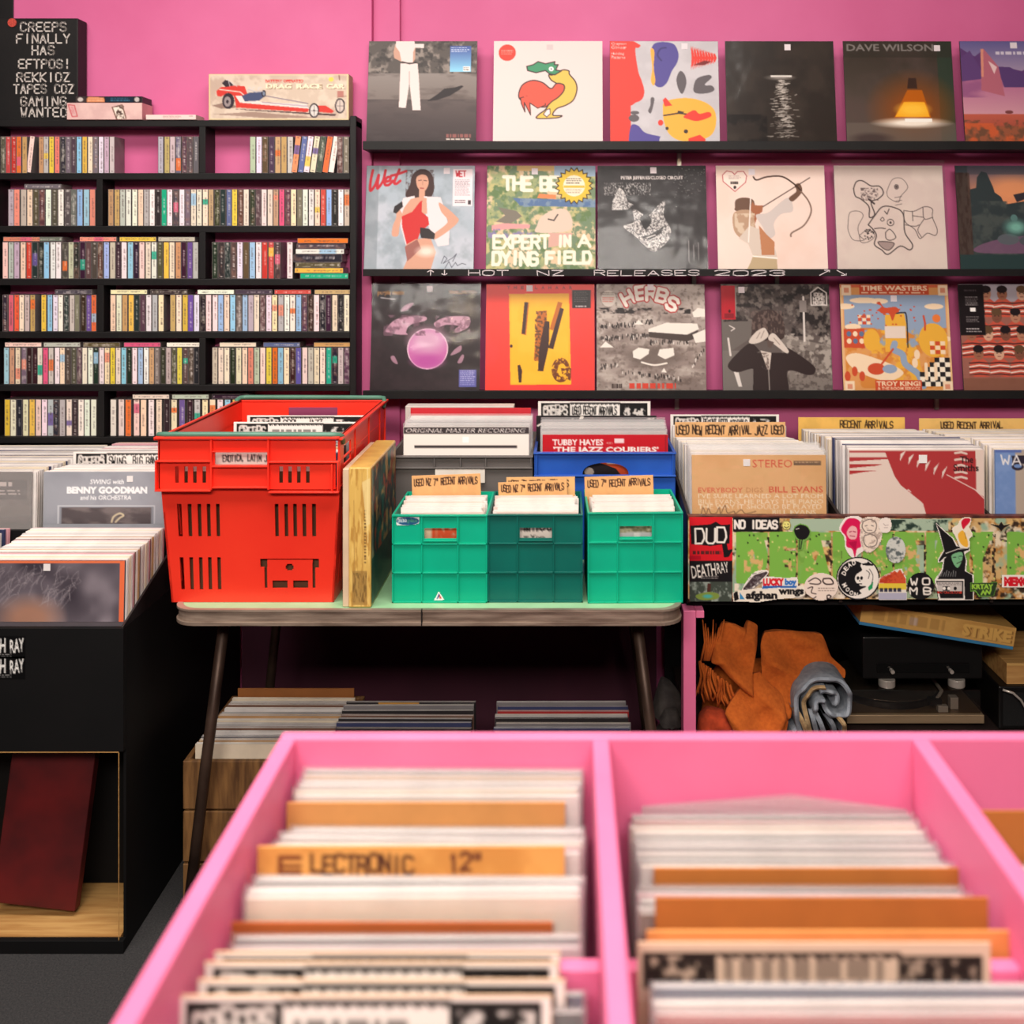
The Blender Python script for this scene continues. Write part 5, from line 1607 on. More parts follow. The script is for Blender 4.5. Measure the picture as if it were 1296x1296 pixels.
# ---------------------------------------------------------------- stickers on the front of the right-hand bins
PY = 2.42
k_ = F / PY
px0, px1 = BX0 * k_ + U0, 1440
a = Art(int(px1 - px0), 104, (px0, 654, px1, 758), (206, 168, 112))
a.N((222, 180, 116), 20, 3, 0.48, 0.56).N((180, 120, 60), 14, 4, 0.55, 0.6).N((226, 206, 176), 16, 5, 0.55, 0.6).N((60, 44, 34), 9, 6, 0.6, 0.64).N((150, 176, 150), 22, 7, 0.58, 0.64)
GRN = (124, 178, 74)
a.R(1000, 657, 1200, 672, (166, 184, 160)).N((44, 60, 52), 8, 8, 0.48, 0.55, rect=(1120, 658, 1200, 672)).R(1140, 690, 1200, 757, (150, 184, 160), 0.8)
x = 934
for c, w_ in (('D', 42), ('E', 36), ('A', 44), ('T', 38), ('H', 40), ('R', 40), ('A', 44), ('Y', 42), (' ', 16), ('R', 42), ('E', 36), ('C', 40), ('O', 40), ('R', 40)):
    a.R(x - 2, 674, x + 9, 736, GRN, 0.9 if c != ' ' else 0).R(x - 2, 674, x + w_ - 4, 684, GRN, 0.9 if c in 'DEATRY' else 0)
    if c != ' ':
        a.T(c, x - 1, 673, x + w_ - 3, 738, GRN, 0.13)
        a.R(x + w_ - 4, 680, x + w_ - 1, 735, (196, 150, 96), 0.8).N((50, 38, 30), 5, int(x), 0.56, 0.6, rect=(x + w_ - 5, 676, x + w_, 736))
        a.N((214, 172, 112), 10, ord(c), 0.6, 0.63, rect=(x + 8, 690, x + w_ - 10, 728))
    x += w_
for i in range(150):
    a.E(RND.uniform(930, 1430), RND.uniform(676, 734), 1.1, 1.3, (206, 206, 120) if i % 3 else (50, 56, 36))
a.N((70, 56, 44), 7, 9, 0.57, 0.62, rect=(930, 738, 1440, 757)).N((236, 220, 200), 12, 10, 0.55, 0.6, rect=(930, 738, 1440, 757)).R(px0, 654, px1, 656, (96, 50, 40))
link('collage_print', a.mesh('collage_print', (px1 - px0) / k_, 104 / k_, PY - 0.0012, BX0, W(0, 758, PY)[1], 0.45), rb, (-0.9, -2.7, 0))['label'] = 'pasted collage with big green lettering'
KA, KB = (865, 640, 5.891), (1075, 640, 5.864)
NSTK = [0]


def stick(K, x0, y0, x1, y1, col, fn, lab, name='sticker'):
    a = Art(max(6, (x1 - x0) / K[2] * 1.3), max(6, (y1 - y0) / K[2] * 1.3), (x0, y0, x1, y1), col)
    fn(a)
    NSTK[0] += 1
    y = PY - 0.0016 - 0.00025 * NSTK[0]
    xa, zb = W(K[0] + x0 / K[2], K[1] + y1 / K[2], PY)
    o = link(name, a.mesh(name, (x1 - x0) / K[2] / k_, (y1 - y0) / K[2] / k_, y, xa, zb, 0.35), rb, (-0.9, -2.7, 0))
    o['label'] = lab


KBL, CRM = (30, 28, 30), (238, 228, 218)


def s1(a):
    a.R(45, 85, 362, 405, (214, 34, 44)).P([(52, 150), (200, 140), (240, 120), (280, 145), (345, 140), (340, 280), (200, 300), (60, 285)], KBL)
    for st in strokes('DUD', 90, 165, 225, 110, 0.15, 2):
        a.L(st, 14, CRM)
    a.lines(70, 335, 290, 365, 1, (90, 40, 40), 3, 1, 0.9).R(45, 372, 130, 403, (170, 20, 40), 0.8).P([(285, 285), (320, 280), (330, 330), (370, 320), (335, 380), (300, 385)], KBL)
    a.R(45, 408, 362, 565, KBL).T('DEATH', 60, 435, 240, 530, CRM, 0.01, 0.0, -8).T('RAY', 248, 420, 332, 500, CRM, 0.01, 0.0, -8).lines(130, 520, 265, 548, 2, (170, 160, 156), 4)
    a.R(45, 565, 362, 712, (70, 78, 70)).N((150, 160, 150), 50, 3, 0.5, 0.6, rect=(45, 568, 362, 712), sx=0.6).P([(100, 660), (190, 640), (260, 655), (250, 690), (150, 700), (100, 685)], (130, 150, 70), sm=True).E(180, 672, 34, 14, (70, 180, 190), 0.8, 0.4).P([(180, 575), (205, 580), (200, 640), (175, 640)], (84, 50, 44))


stick(KA, 43, 83, 364, 712, (214, 34, 44), s1, 'red and black gig posters with white hand-drawn lettering')


def s2(a):
    for st in strokes('NO IDEAS', 385, 112, 310, 54, 0.05, 1):
        a.L(st, 15, CRM)


stick(KA, 369, 85, 714, 191, KBL, s2, 'black sticker reading NO IDEAS in white')
stick(KA, 735, 108, 800, 180, (230, 220, 120), lambda a: a.E(767, 144, 31, 34, (70, 60, 40)).E(767, 144, 27, 30, (232, 222, 130)).E(756, 136, 3, 5, KBL).E(778, 136, 3, 5, KBL).L([(752, 154), (767, 162), (784, 152)], 4, KBL, 1, True).ME(767, 144, 31, 34), 'round yellow smiling sticker')


def s3(a):
    a.P([(825, 190), (835, 160), (870, 142), (915, 155), (938, 190), (925, 230), (895, 250), (850, 240)], KBL, sm=True).L([(868, 240), (860, 320)], 7, KBL).L([(885, 240), (872, 318)], 7, KBL).L([(838, 175), (860, 168)], 5, CRM)
    a.M([(815, 190), (828, 152), (870, 132), (920, 145), (948, 190), (935, 238), (900, 262), (888, 325), (850, 330), (858, 255), (840, 250)])


stick(KA, 810, 130, 950, 332, (120, 170, 80), s3, 'black fluffy bird-legged creature sticker')


def s4(a):
    a.R(1150, 75, 1300, 395, (240, 226, 220)).P([(1195, 130), (1230, 95), (1290, 100), (1320, 140), (1310, 230), (1320, 300), (1290, 320), (1275, 380), (1255, 320), (1215, 300), (1210, 230), (1175, 180)], (214, 30, 84), sm=True)
    a.P([(1215, 200), (1250, 150), (1290, 170), (1285, 240), (1240, 245)], (236, 176, 176), sm=True).P([(1225, 270), (1290, 260), (1280, 330)], (180, 20, 70)).L([(1235, 195), (1250, 190)], 6, (150, 20, 60)).L([(1262, 190), (1280, 194)], 6, (150, 20, 60)).L([(1240, 222), (1275, 226)], 5, (150, 20, 60))
    a.M([(1160, 170), (1195, 100), (1240, 78), (1310, 82), (1345, 140), (1335, 240), (1345, 320), (1300, 360), (1275, 392), (1240, 370), (1205, 310), (1195, 230)], sm=True)


stick(KA, 1150, 70, 1350, 395, (240, 226, 220), s4, 'crimson cut-out head sticker')


def s5(a):
    k = (70, 60, 60)
    a.L([(100, 120), (150, 100), (195, 130), (185, 190), (130, 200), (95, 160), (100, 120)], 5, k, 1, True).L([(115, 150), (130, 145)], 5, k).L([(160, 145), (175, 150)], 5, k).L([(130, 180), (165, 182)], 4, k).L([(110, 220), (160, 210), (200, 240), (190, 290), (130, 300), (105, 260), (110, 220)], 5, k, 1, True).N((150, 130, 120), 18, 3, 0.55, 0.6, 0.6)
    a.M([(85, 110), (150, 80), (225, 100), (240, 190), (220, 280), (150, 345), (95, 310), (80, 200)], sm=True)


stick(KB, 75, 75, 245, 350, (236, 216, 200), s5, 'cream sketch sticker of two heads')
stick(KB, 212, 85, 310, 198, (238, 224, 214), lambda a: a.L([(250, 130), (262, 145), (285, 140)], 3, (150, 130, 126)).L([(255, 160), (280, 158)], 3, (150, 130, 126)).M([(215, 140), (235, 95), (290, 92), (308, 140), (290, 190), (240, 192)], sm=True), 'small cloud-shaped cream sticker')


def s6(a):
    cx, cy = 1298, 538
    a.E(cx, cy, 161, 159, KBL).E(cx, cy, 151, 149, CRM).E(cx - 32, cy, 114, 128, KBL).P([(cx + 20, cy - 100), (cx + 30, cy - 60), (cx, cy - 30), (cx + 10, cy + 50), (cx + 60, cy + 60), (cx + 10, cy + 90), (cx + 60, cy + 110), (cx + 150, cy), (cx + 80, cy - 120)], CRM, sm=True)
    a.E(cx + 18, cy + 2, 40, 44, CRM).E(cx, cy - 2, 10, 13, KBL).E(cx + 26, cy - 2, 10, 13, KBL).P([(cx + 10, cy + 14), (cx + 16, cy + 10), (cx + 18, cy + 24), (cx + 8, cy + 24)], KBL).R(cx - 6, cy + 36, cx + 30, cy + 44, KBL)
    for i, (t, x, y, r) in enumerate((('D', 1196, 500, -62), ('E', 1210, 466, -45), ('A', 1236, 440, -28), ('D', 1268, 424, -12), ('M', 1200, 588, 62), ('O', 1222, 620, 45), ('O', 1250, 644, 28), ('N', 1282, 658, 12))):
        a.T(t, x - 14, y - 17, x + 14, y + 17, CRM, 0.04, 0.0, r)
    a.P([(cx + 74, cy + 66), (cx + 112, cy + 24), (cx + 106, cy + 74), (cx + 80, cy + 92)], (40, 150, 90)).P([(cx + 30, 430), (cx + 66, 424), (cx + 74, 412), (cx + 90, 428), (cx + 112, 436), (cx + 110, 446), (cx + 34, 442)], KBL).L([(cx + 84, 470), (cx + 110, 520), (cx + 100, 580)], 4, KBL, 1, True).L([(cx + 60, 480), (cx + 84, 500), (cx + 76, 540)], 4, KBL, 1, True)
    a.ME(cx, cy, 161, 159)


stick(KA, 1137, 378, 1460, 698, KBL, s6, 'big round black and cream moon sticker')


def s7(a):
    a.L([(320, 120)], 1, KBL)
    a.E(340, 325, 70, 95, (206, 206, 198)).N((96, 104, 104), 30, 4, 0.52, 0.6, rect=(270, 235, 412, 425)).ME(340, 325, 72, 97)


stick(KB, 266, 226, 414, 426, (196, 200, 190), s7, 'grey oval portrait sticker')


def s8(a):
    a.R(215, 480, 420, 700, (230, 220, 206)).P([(218, 570), (225, 540), (300, 505), (330, 480), (350, 495), (370, 470), (412, 540), (412, 580)], (206, 84, 52)).N((170, 50, 36), 16, 3, 0.5, 0.58, 0.7, rect=(225, 490, 410, 570)).R(215, 572, 418, 618, (226, 196, 66)).R(215, 640, 418, 690, (176, 172, 190)).lines(224, 606, 408, 640, 1, (40, 40, 60), 5, 0.9, 0.8)
    a.M([(215, 692), (215, 535), (345, 468), (385, 466), (416, 530), (420, 695)])


stick(KB, 212, 464, 422, 700, (230, 220, 206), s8, 'sticker of red mountain over yellow field')


def s9(a):
    a.E(524, 592, 96, 98, KBL)
    for t, x, y in (('W', 452, 538), ('O', 540, 536), ('M', 448, 606), ('B', 548, 606)):
        for st in strokes(t, x, y, 48, 46, 0.05, 1):
            a.L(st, 11, CRM, 1, True)
    a.ME(524, 592, 97, 98)


stick(KB, 426, 493, 622, 691, KBL, s9, 'round black sticker reading WOMB')


def s10(a):
    gr = (120, 176, 130)
    a.P([(640, 130), (690, 180), (760, 240), (790, 300), (880, 300), (880, 325), (800, 350), (700, 380), (665, 415), (660, 400), (700, 330), (680, 250), (665, 190)], KBL).L([(712, 350), (800, 318), (870, 312)], 5, CRM)
    a.P([(700, 390), (760, 340), (840, 330), (858, 400), (850, 480), (905, 510), (910, 690), (640, 690), (640, 560), (690, 470)], KBL).P([(752, 370), (790, 345), (832, 345), (830, 400), (800, 455), (770, 430)], gr, sm=True).L([(765, 380), (785, 378)], 5, KBL).L([(808, 372), (828, 370)], 5, KBL).L([(792, 425), (826, 408)], 6, (60, 60, 50)).L([(800, 375), (812, 395)], 3, (70, 110, 80))
    for k in range(8):
        a.L([(655 + k * 18, 520), (672 + k * 16, 475 + (k % 3) * 8)], 4, (150, 150, 150))
    a.P([(632, 540), (845, 540), (850, 690), (660, 690)], CRM).P([(640, 550), (838, 550), (838, 680), (672, 680)], KBL).R(650, 560, 830, 630, (196, 186, 180)).lines(655, 566, 828, 588, 2, (80, 70, 70), 3).R(690, 592, 740, 625, KBL).E(700, 608, 11, 12, CRM).E(732, 608, 11, 12, CRM).E(780, 608, 12, 13, KBL).R(650, 628, 828, 646, (190, 60, 50)).T('DEATH RAY', 665, 629, 815, 645, KBL, 0.03)
    a.M([(635, 122), (700, 180), (768, 240), (800, 295), (885, 292), (888, 330), (850, 355), (868, 410), (860, 480), (915, 510), (915, 694), (655, 694), (628, 545), (680, 470), (690, 410), (655, 420), (652, 395), (695, 325), (675, 250)])


stick(KB, 624, 120, 918, 696, CRM, s10, 'witch in black hat sticker above a cassette')


def s11(a):
    a.P([(770, 200), (790, 150), (840, 130), (905, 170), (880, 290), (820, 300)], (238, 226, 206), sm=True).P([(800, 215), (830, 180), (850, 200), (872, 260), (868, 300), (825, 280)], (236, 176, 60), sm=True).P([(838, 170), (825, 120), (850, 92), (888, 96), (885, 120), (858, 150)], (206, 30, 56), sm=True).P([(855, 200), (880, 170), (900, 210), (880, 225)], (238, 220, 190)).L([(850, 195), (858, 240)], 4, (150, 110, 40))
    a.M([(758, 170), (800, 135), (815, 105), (850, 84), (895, 90), (892, 130), (885, 160), (908, 215), (885, 240), (884, 300), (820, 308), (790, 240)], sm=True)


stick(KB, 755, 82, 912, 310, (240, 228, 210), s11, 'peeled banana sticker')


def s12(a):
    a.P([(450, 600), (520, 520), (580, 490), (622, 498), (560, 560), (500, 610), (455, 640)], (70, 56, 60), sm=True).N((120, 110, 112), 16, 3, 0.52, 0.6, rect=(455, 500, 620, 640)).L([(450, 600), (520, 512), (610, 486)], 6, CRM)
    a.M([(438, 610), (510, 505), (580, 476), (632, 490), (570, 570), (500, 625), (450, 650)], sm=True)


stick(KA, 432, 474, 636, 655, CRM, s12, 'dark bird sticker')


def s13(a):
    a.R(370, 600, 900, 710, (238, 226, 210)).P([(372, 650), (400, 625), (412, 690), (380, 705)], KBL).P([(418, 640), (455, 690), (418, 690)], (60, 140, 190))
    a.T('afghan', 462, 632, 696, 706, KBL, 0.05).T('wings', 704, 606, 892, 672, KBL, 0.05)
    a.M([(366, 640), (440, 625), (560, 608), (700, 610), (820, 590), (900, 600), (900, 660), (860, 680), (700, 690), (560, 712), (370, 708)])


stick(KA, 364, 588, 902, 714, (238, 226, 210), s13, 'cream sticker reading afghan wings')


def s14(a):
    a.P([(584, 612), (592, 590), (840, 592), (835, 606), (700, 604)], (44, 100, 176)).T('LUCKY', 592, 536, 746, 592, (214, 40, 52), 0.08).T('boy', 752, 540, 838, 598, (44, 110, 190), 0.07)
    a.M([(580, 620), (588, 545), (620, 522), (740, 532), (846, 530), (848, 590), (836, 616), (700, 614)])


stick(KA, 576, 518, 850, 622, CRM, s14, 'red and blue LUCKY boy sticker')


def s15(a):
    k = (70, 56, 56)
    a.L([(930, 560), (980, 535), (1020, 560), (1000, 580), (940, 575)], 8, k, 1, True).L([(1040, 540), (1090, 540), (1110, 575), (1060, 580), (1035, 560), (1040, 540)], 10, k, 1, True).L([(925, 610), (960, 600), (950, 640), (985, 650)], 7, k, 1, True).L([(925, 660), (960, 685), (985, 670)], 7, k, 1, True).lines(1000, 605, 1130, 640, 2, (150, 130, 120), 3).P([(1060, 660), (1080, 652), (1100, 665), (1090, 690), (1062, 690)], k).E(1078, 672, 9, 9, (236, 220, 210)).ME(1022, 598, 125, 100)


stick(KA, 896, 496, 1148, 700, (236, 216, 202), s15, 'cream oval doodle sticker')


def s16(a):
    a.T('MEMO', 1142, 522, 1330, 592, (206, 30, 44), 0.07)


stick(KB, 1124, 508, 1350, 600, CRM, s16, 'sticker with bold red capitals')


def s17(a):
    a.P([(895, 570), (1090, 565), (1060, 660), (960, 660), (930, 620), (895, 625)], (44, 60, 40)).T('KRTAY', 902, 576, 1060, 614, (150, 196, 70), 0.06).L([(972, 650), (985, 625), (1000, 650), (1010, 622), (1030, 645), (1040, 618)], 12, (150, 196, 70)).M([(893, 568), (1092, 562), (1062, 664), (955, 666), (930, 630), (893, 628)])


stick(KB, 890, 560, 1095, 668, (120, 180, 70), s17, 'green jagged-lettered sticker')
stick(KB, 1030, 110, 1195, 190, (200, 170, 120), lambda a: a.P([(1035, 130), (1100, 140), (1118, 115), (1135, 140), (1195, 130), (1140, 160), (1118, 185), (1098, 160)], KBL).M([(1032, 128), (1100, 138), (1118, 112), (1138, 138), (1196, 126), (1142, 164), (1118, 188), (1096, 162)]), 'black bird silhouette sticker')
# ---------------------------------------------------------------- records, divider cards and singles standing in bins
HAZE = clear_mat('milky_outer_film', 0.10, 0.15, bump=0.6, haze=0.22)
COLS = {'white': (238, 230, 226), 'cream': (236, 220, 196), 'pale grey': (196, 190, 188), 'grey': (132, 128, 130), 'black': (44, 40, 42), 'brown': (128, 92, 74), 'dark blue': (60, 66, 104), 'red': (176, 50, 52), 'pink': (222, 160, 170), 'tan': (200, 160, 116)}
TOPS = [(240, 234, 230), (236, 228, 222), (238, 226, 208), (226, 218, 214), (206, 200, 198), (240, 236, 234), (186, 172, 166)]


def record(x, y, zb, cn, label, group, lean=0.0, t=0.006, yaw=0.0, roll=0.0, top=None, art=None, arth=0.1, film=None, w=0.314, h=0.315, rough=0.35, inner=(238, 234, 228), name='record_sleeve'):
    col = COLS[cn] if isinstance(cn, str) else cn
    o = link(name, sleeve_mesh(col, t, w, h, inner, top), None, (x, y, zb), (lean, roll, yaw))
    tag(o, label, 'record', group)
    if art:
        link('cover_print', art.mesh('cover_print', w - 0.001, arth, -t / 2 - 0.0004, None, h - arth - 0.0004, rough), o)
    if film:
        plastic(o, w + 0.006, h + 0.006, -t / 2 - 0.0016, t / 2, film)
    return o


def sticker(o, x, z, s, y, col=(240, 234, 232)):
    MB().box(x - s / 2, x + s / 2, y - 0.0006, y + 0.0002, z - s / 2, z + s / 2, paper(col)).build('price_sticker', o)['label'] = 'small white price sticker'


KRAFT, KRAFTD, KRAFTY = (204, 150, 88), (176, 98, 44), (230, 180, 96)


def divider(x, y, zt, label, art=None, arth=0.05, col=KRAFT, w=0.305, h=0.31, yaw=0.0, roll=0.0, lean=0.0, t=0.0026, group='cardboard and printed divider cards'):
    c = paper(col, 0.7)
    m = MB().box(-w / 2, w / 2, -t / 2, t / 2, 0, h, c, {1: paper(tuple(min(255, int(q * 1.08)) for q in col))})
    o = m.build('divider_card', None, (x, y, zt - h), (lean, roll, yaw), 0.0006)
    tag(o, label, 'divider card', group)
    if art:
        link('lettering', art.mesh('lettering', w - 0.002, arth, -t / 2 - 0.0004, None, h - arth - 0.001, 0.6), o)
    return o


def printed(txt, nx=150, ny=24, seed=1, tw=None):
    """white shop divider with black ragged border blocks and a lettered middle"""
    a = Art(nx, ny, (0, 0, 305, 50), (234, 226, 220))
    k = (30, 28, 28)
    a.R(8, 4, 86, 44, k).R(222, 4, 297, 44, k).N((234, 226, 220), 6, seed, 0.54, 0.6, 0.9, rect=(14, 14, 82, 38)).N((234, 226, 220), 9, seed + 3, 0.56, 0.62, 0.9, rect=(228, 12, 292, 40))
    for i in range(60):
        x = 86 + i * 2.3
        a.R(x, 3, x + 2.4, 5 + (i * 7 % 5) * 0.9 + 1, k)
        a.R(x, 42 - (i * 11 % 4) * 0.7, x + 2.4, 44, k)
    a.S('CREEPS', 15, 11, 64, 24, 4.5, (216, 208, 202), 0.25, seed, 0.9)
    if txt is None:
        a.lines(96, 18, 214, 36, 1, k, seed, 0.5, 0.9)
    if txt:
        a.S(txt, 93, 13, tw or min(122, len(txt) * 9.5), 20, 2.4, k, 0.3, seed)
    return a


def marker(txt, x=20, w=200, h=22, col=KRAFT, seed=2, ny=24, lw=3.2, y=10):
    a = Art(150, ny, (0, 0, 305, 50), col)
    a.N(tuple(int(q * 0.9) for q in col), 40, seed, 0.45, 0.65, 0.6)
    a.S(txt, x, y, w, h, lw, (46, 32, 26), 0.3, seed)
    return a


PACKN = {}


def pack(place, x, ys, ztops, lean=0.0, t=0.0085, names=None, group=None, film=None, jit=0.003, w=0.314, first=1, h=0.315, zj=0.0025, floor=-1.0):
    """ys run from front to back; every sleeve is a record of its own"""
    out = []
    n = len(ys)
    for i, y in enumerate(ys):
        cn = names[i % len(names)] if names else RND.choice(['white', 'white', 'cream', 'pale grey', 'grey', 'brown', 'dark blue', 'black', 'pink', 'tan'])
        zt = ztops[0] + (ztops[1] - ztops[0]) * i / max(1, n - 1) + RND.uniform(-zj, zj * 0.7)
        PACKN[place] = PACKN.get(place, first - 1) + 1
        lab = f'{cn} record sleeve, {nth(PACKN[place])} from front in {place}'
        top = COLS['black'] if cn == 'black' and film is None and RND.random() < 0.3 else RND.choice(TOPS)
        rj = 0.001 if zj < 0.002 else 0.004
        hh = round(min(h, zt - floor), 3)
        out.append(record(x + RND.uniform(-jit, jit), y, zt - hh, cn, lab, group or f'records in {place}', lean + RND.uniform(-rj, rj), t, RND.uniform(-rj, rj), RND.uniform(-rj, rj), top, film=film, w=w, h=hh))
    return out


def lsp(a, b, n):
    return [a + (b - a) * i / max(1, n - 1) for i in range(n)]


# --- black cabinet, front bin
G = 'the front bin of black cabinet'
a = Art(170, 70, (-100, 345, 655, 660), (96, 88, 96))
a.R(-100, 345, 655, 358, (226, 116, 76)).R(628, 345, 655, 660, (230, 110, 70))
a.N((142, 132, 140), 120, 3, 0.35, 0.75, rect=(-100, 360, 627, 660), oct_=2).N((58, 52, 60), 160, 4, 0.45, 0.75, 0.9, rect=(-100, 360, 627, 660), oct_=2).E(160, 640, 140, 90, (168, 122, 100), 0.9, 0.5)
for k_i in range(90):
    x, y = RND.uniform(-90, 420), RND.uniform(370, 520)
    a.L([(x, y), (x + RND.uniform(-40, 10), y + RND.uniform(5, 40)), (x + RND.uniform(-80, 0), y + RND.uniform(40, 90))], 4, (170, 160, 164), RND.uniform(0.12, 0.4), True)
o = record(-1.126, 2.2895, 0.522, (90, 82, 88), 'smoky grey record cover with orange edge at front of cabinet bin', 'records in ' + G, -0.05, 0.006, top=(226, 116, 76), art=a, arth=0.131, film=FILM)
sticker(o, 0.314 * (245 + 100 - 377) / 755, 0.315 - 0.014, 0.015, -0.0036)
pack(G, -1.1255, lsp(2.2975, 2.505, 25), (0.838, 0.852), -0.05, 0.0083, ['white', 'white', 'cream', 'white', 'pink', 'brown', 'white', 'tan', 'white', 'pale grey'], film=None, first=2, zj=0.0012, jit=0.002)
G = 'the cabinet bin at left edge'
divider(-1.487, 2.45, 0.874, 'white printed divider card in cabinet front bin at left photo edge', printed(None), 0.05, (236, 224, 212), w=0.312, lean=-0.04)
pack(G, -1.497, lsp(2.294, 2.43, 9), (0.84, 0.848), -0.05, 0.0088, jit=0.002)
pack(G, -1.497, lsp(2.468, 2.505, 3), (0.85, 0.852), -0.05, 0.0088)
# --- black cabinet, rear bin
a = Art(170, 72, (345, 262, 1330, 655), (158, 160, 168))
a.N((148, 150, 158), 200, 3, 0.4, 0.65)
w_ = (240, 240, 242)
a.T('SWING with', 700, 318, 960, 354, w_, 0.02, 0.2).T('BENNY GOODMAN', 524, 372, 1140, 428, w_, 0.06).T('and his ORCHESTRA', 628, 438, 1018, 474, w_, 0.02, 0.1)
a.R(455, 512, 1200, 660, (190, 192, 198)).R(470, 525, 1190, 660, (140, 142, 150)).R(487, 532, 1170, 660, (88, 80, 82)).N((120, 110, 110), 60, 5, 0.45, 0.6, rect=(487, 532, 1170, 660), sx=2).L([(870, 640), (885, 600), (930, 575), (960, 590), (930, 610), (900, 640)], 14, (206, 190, 160), 0.8, True)
o = record(-1.122, 2.561, 0.660, (158, 160, 168), 'grey record cover with white lettering in cabinet rear bin beside red crate', 'records in the cabinet rear bin', -0.03, 0.006, top=(220, 220, 222), art=a, arth=0.125, film=FILM)
sticker(o, 0.314 * (1006 - 837) / 985, 0.315 - 0.0165, 0.0145, -0.0036)
G = 'cabinet bin behind the grey cover'
pack(G, -1.122, lsp(2.572, 2.69, 12), (0.976, 0.966), -0.03, 0.0095, jit=0.0015, floor=0.652, names=['white', 'white', 'cream', 'white', 'white', 'pale grey'])
divider(-1.122, 2.705, 0.996, 'white printed divider card reading SWING, BIG BAND', printed('SWING, BIG BAND', tw=128), 0.05, (240, 232, 226), w=0.308, lean=-0.03)
pack(G, -1.122, lsp(2.72, 2.98, 17), (0.98, 0.969), -0.03, 0.0105, jit=0.0015, floor=0.652)
a = Art(150, 66, (0, 0, 300, 125), (96, 84, 80))
a.N((80, 70, 68), 90, 3, 0.45, 0.6).R(130, 20, 290, 66, (62, 50, 50)).lines(140, 25, 264, 40, 1, (206, 190, 186), 8, 0.95, 0.7).lines(140, 44, 280, 58, 2, (176, 160, 156), 4, 1, 0.5).P([(150, 125), (230, 70), (250, 72), (190, 125)], (120, 110, 106), 0.5)
record(-1.466, 2.561, 0.660, (92, 80, 76), 'brown record cover with small dark label in cabinet rear bin', 'records in the cabinet rear bin', -0.03, 0.006, top=(200, 190, 196), art=a, arth=0.125, film=HAZE)
G = 'cabinet bin behind the brown cover'
pack(G, -1.46, lsp(2.573, 2.97, 24), (0.974, 0.962), -0.03, 0.0105, floor=0.652, names=['white', 'white', 'pale grey', 'cream', 'dark blue'])

# --- right-hand bins
a = Art(170, 84, (104, 362, 1024, 818), (222, 172, 118))
a.N((214, 162, 106), 200, 3, 0.4, 0.65)
rd, cr = (206, 84, 56), (240, 220, 190)
a.T('STEREO', 520, 395, 792, 447, rd, 0.0).R(803, 404, 988, 432, (110, 84, 60)).lines(810, 408, 985, 428, 1, (200, 160, 120), 3).T('EVERYBODY', 148, 582, 450, 614, rd, 0.0).T('DIGS', 474, 582, 590, 614, (190, 130, 80), 0.0).T('BILL EVANS', 632, 572, 1000, 614, rd, 0.01)
for t, x0, x1, y in (("I'VE SURE LEARNED A LOT FROM", 146, 1000, 622), ('BILL EVANS. HE PLAYS THE PIANO', 148, 1000, 660), ('THE WAY IT SHOULD BE PLAYED', 146, 990, 694), ('BILL EVANS', 652, 950, 730)):
    a.T(t, x0, y, x1, y + 30, cr, 0.0)
a.L([(165, 765), (180, 715), (200, 760), (215, 720), (235, 755), (270, 750), (290, 715), (300, 755), (330, 700), (345, 750), (390, 740), (400, 755), (440, 730), (470, 755), (540, 740)], 5, (120, 86, 56), 1, True)
o = record(0.449, 2.448, 0.722, (222, 172, 118), 'tan record cover with red and cream lettering at front of stickered bins', 'records facing out of the stickered bins', -0.06, 0.005, top=(236, 214, 186), art=a, arth=0.156, film=FILMW)
sticker(o, 0.314 * (480 - 564) / 920, 0.315 - 0.0175, 0.016, -0.0032)
G = 'bin behind the tan lettered cover'
pack(G, 0.4495, lsp(2.46, 2.56, 6), (1.042, 1.046), -0.05, 0.0085, jit=0.0015, floor=0.702, names=['white', 'cream', 'white', 'white', 'pale grey', 'cream'], film=HAZE)
pack(G, 0.4495, lsp(2.58, 2.87, 16), (1.036, 1.004), -0.05, 0.0098, jit=0.0015, floor=0.702, names=['cream', 'white', 'white', 'cream', 'pale grey', 'white'])
divider(0.4495, 2.895, 1.042, 'kraft divider card lettered NEW RECENT ARRIVAL JAZZ', marker('USED NEW RECENT ARRIVAL JAZZ USED', 4, 296, 22, (226, 176, 122), 5, lw=3.0), 0.05, (226, 176, 122), lean=-0.02)
pack(G, 0.4495, [2.912, 2.924], (1.03, 1.03), -0.02, 0.009, ['white'], jit=0.0015)
divider(0.442, 2.945, 1.055, 'white printed divider card standing behind the kraft jazz divider', printed('RECENT USED ARRIVALS', 150, 24, 4), 0.05, (240, 232, 226), lean=-0.02)
a = Art(170, 84, (130, 362, 1022, 812), (222, 200, 188))
rd = (170, 56, 58)
a.R(130, 370, 965, 380, rd)
for y in (412, 458, 500):
    a.P([(130, y), (380 - (y - 412) * 0.6, y), (400 - (y - 412) * 2.0, y + 12), (130, y + 28)], rd)
a.P([(365, 370), (965, 370), (968, 640), (1020, 680), (1022, 715), (610, 720), (470, 600), (430, 540)], rd).P([(965, 370), (1022, 370), (1022, 670), (968, 630)], (222, 200, 188))
a.P([(470, 600), (610, 715), (610, 812), (400, 812)], (222, 200, 188)).P([(610, 700), (1022, 690), (1022, 812), (640, 812)], rd).L([(775, 530), (960, 630), (1020, 690)], 6, (230, 206, 196))
for k in range(6):
    x = 470 + k * 55
    a.P([(x, 390 + k * 24), (x + 35, 368 + k * 20), (x - 5, 440 + k * 24)], (226, 206, 196))
for y in (385, 430, 470, 515, 550):
    a.L([(830, y), (870, y - 6), (905, y + 4)], 14, (222, 200, 188))
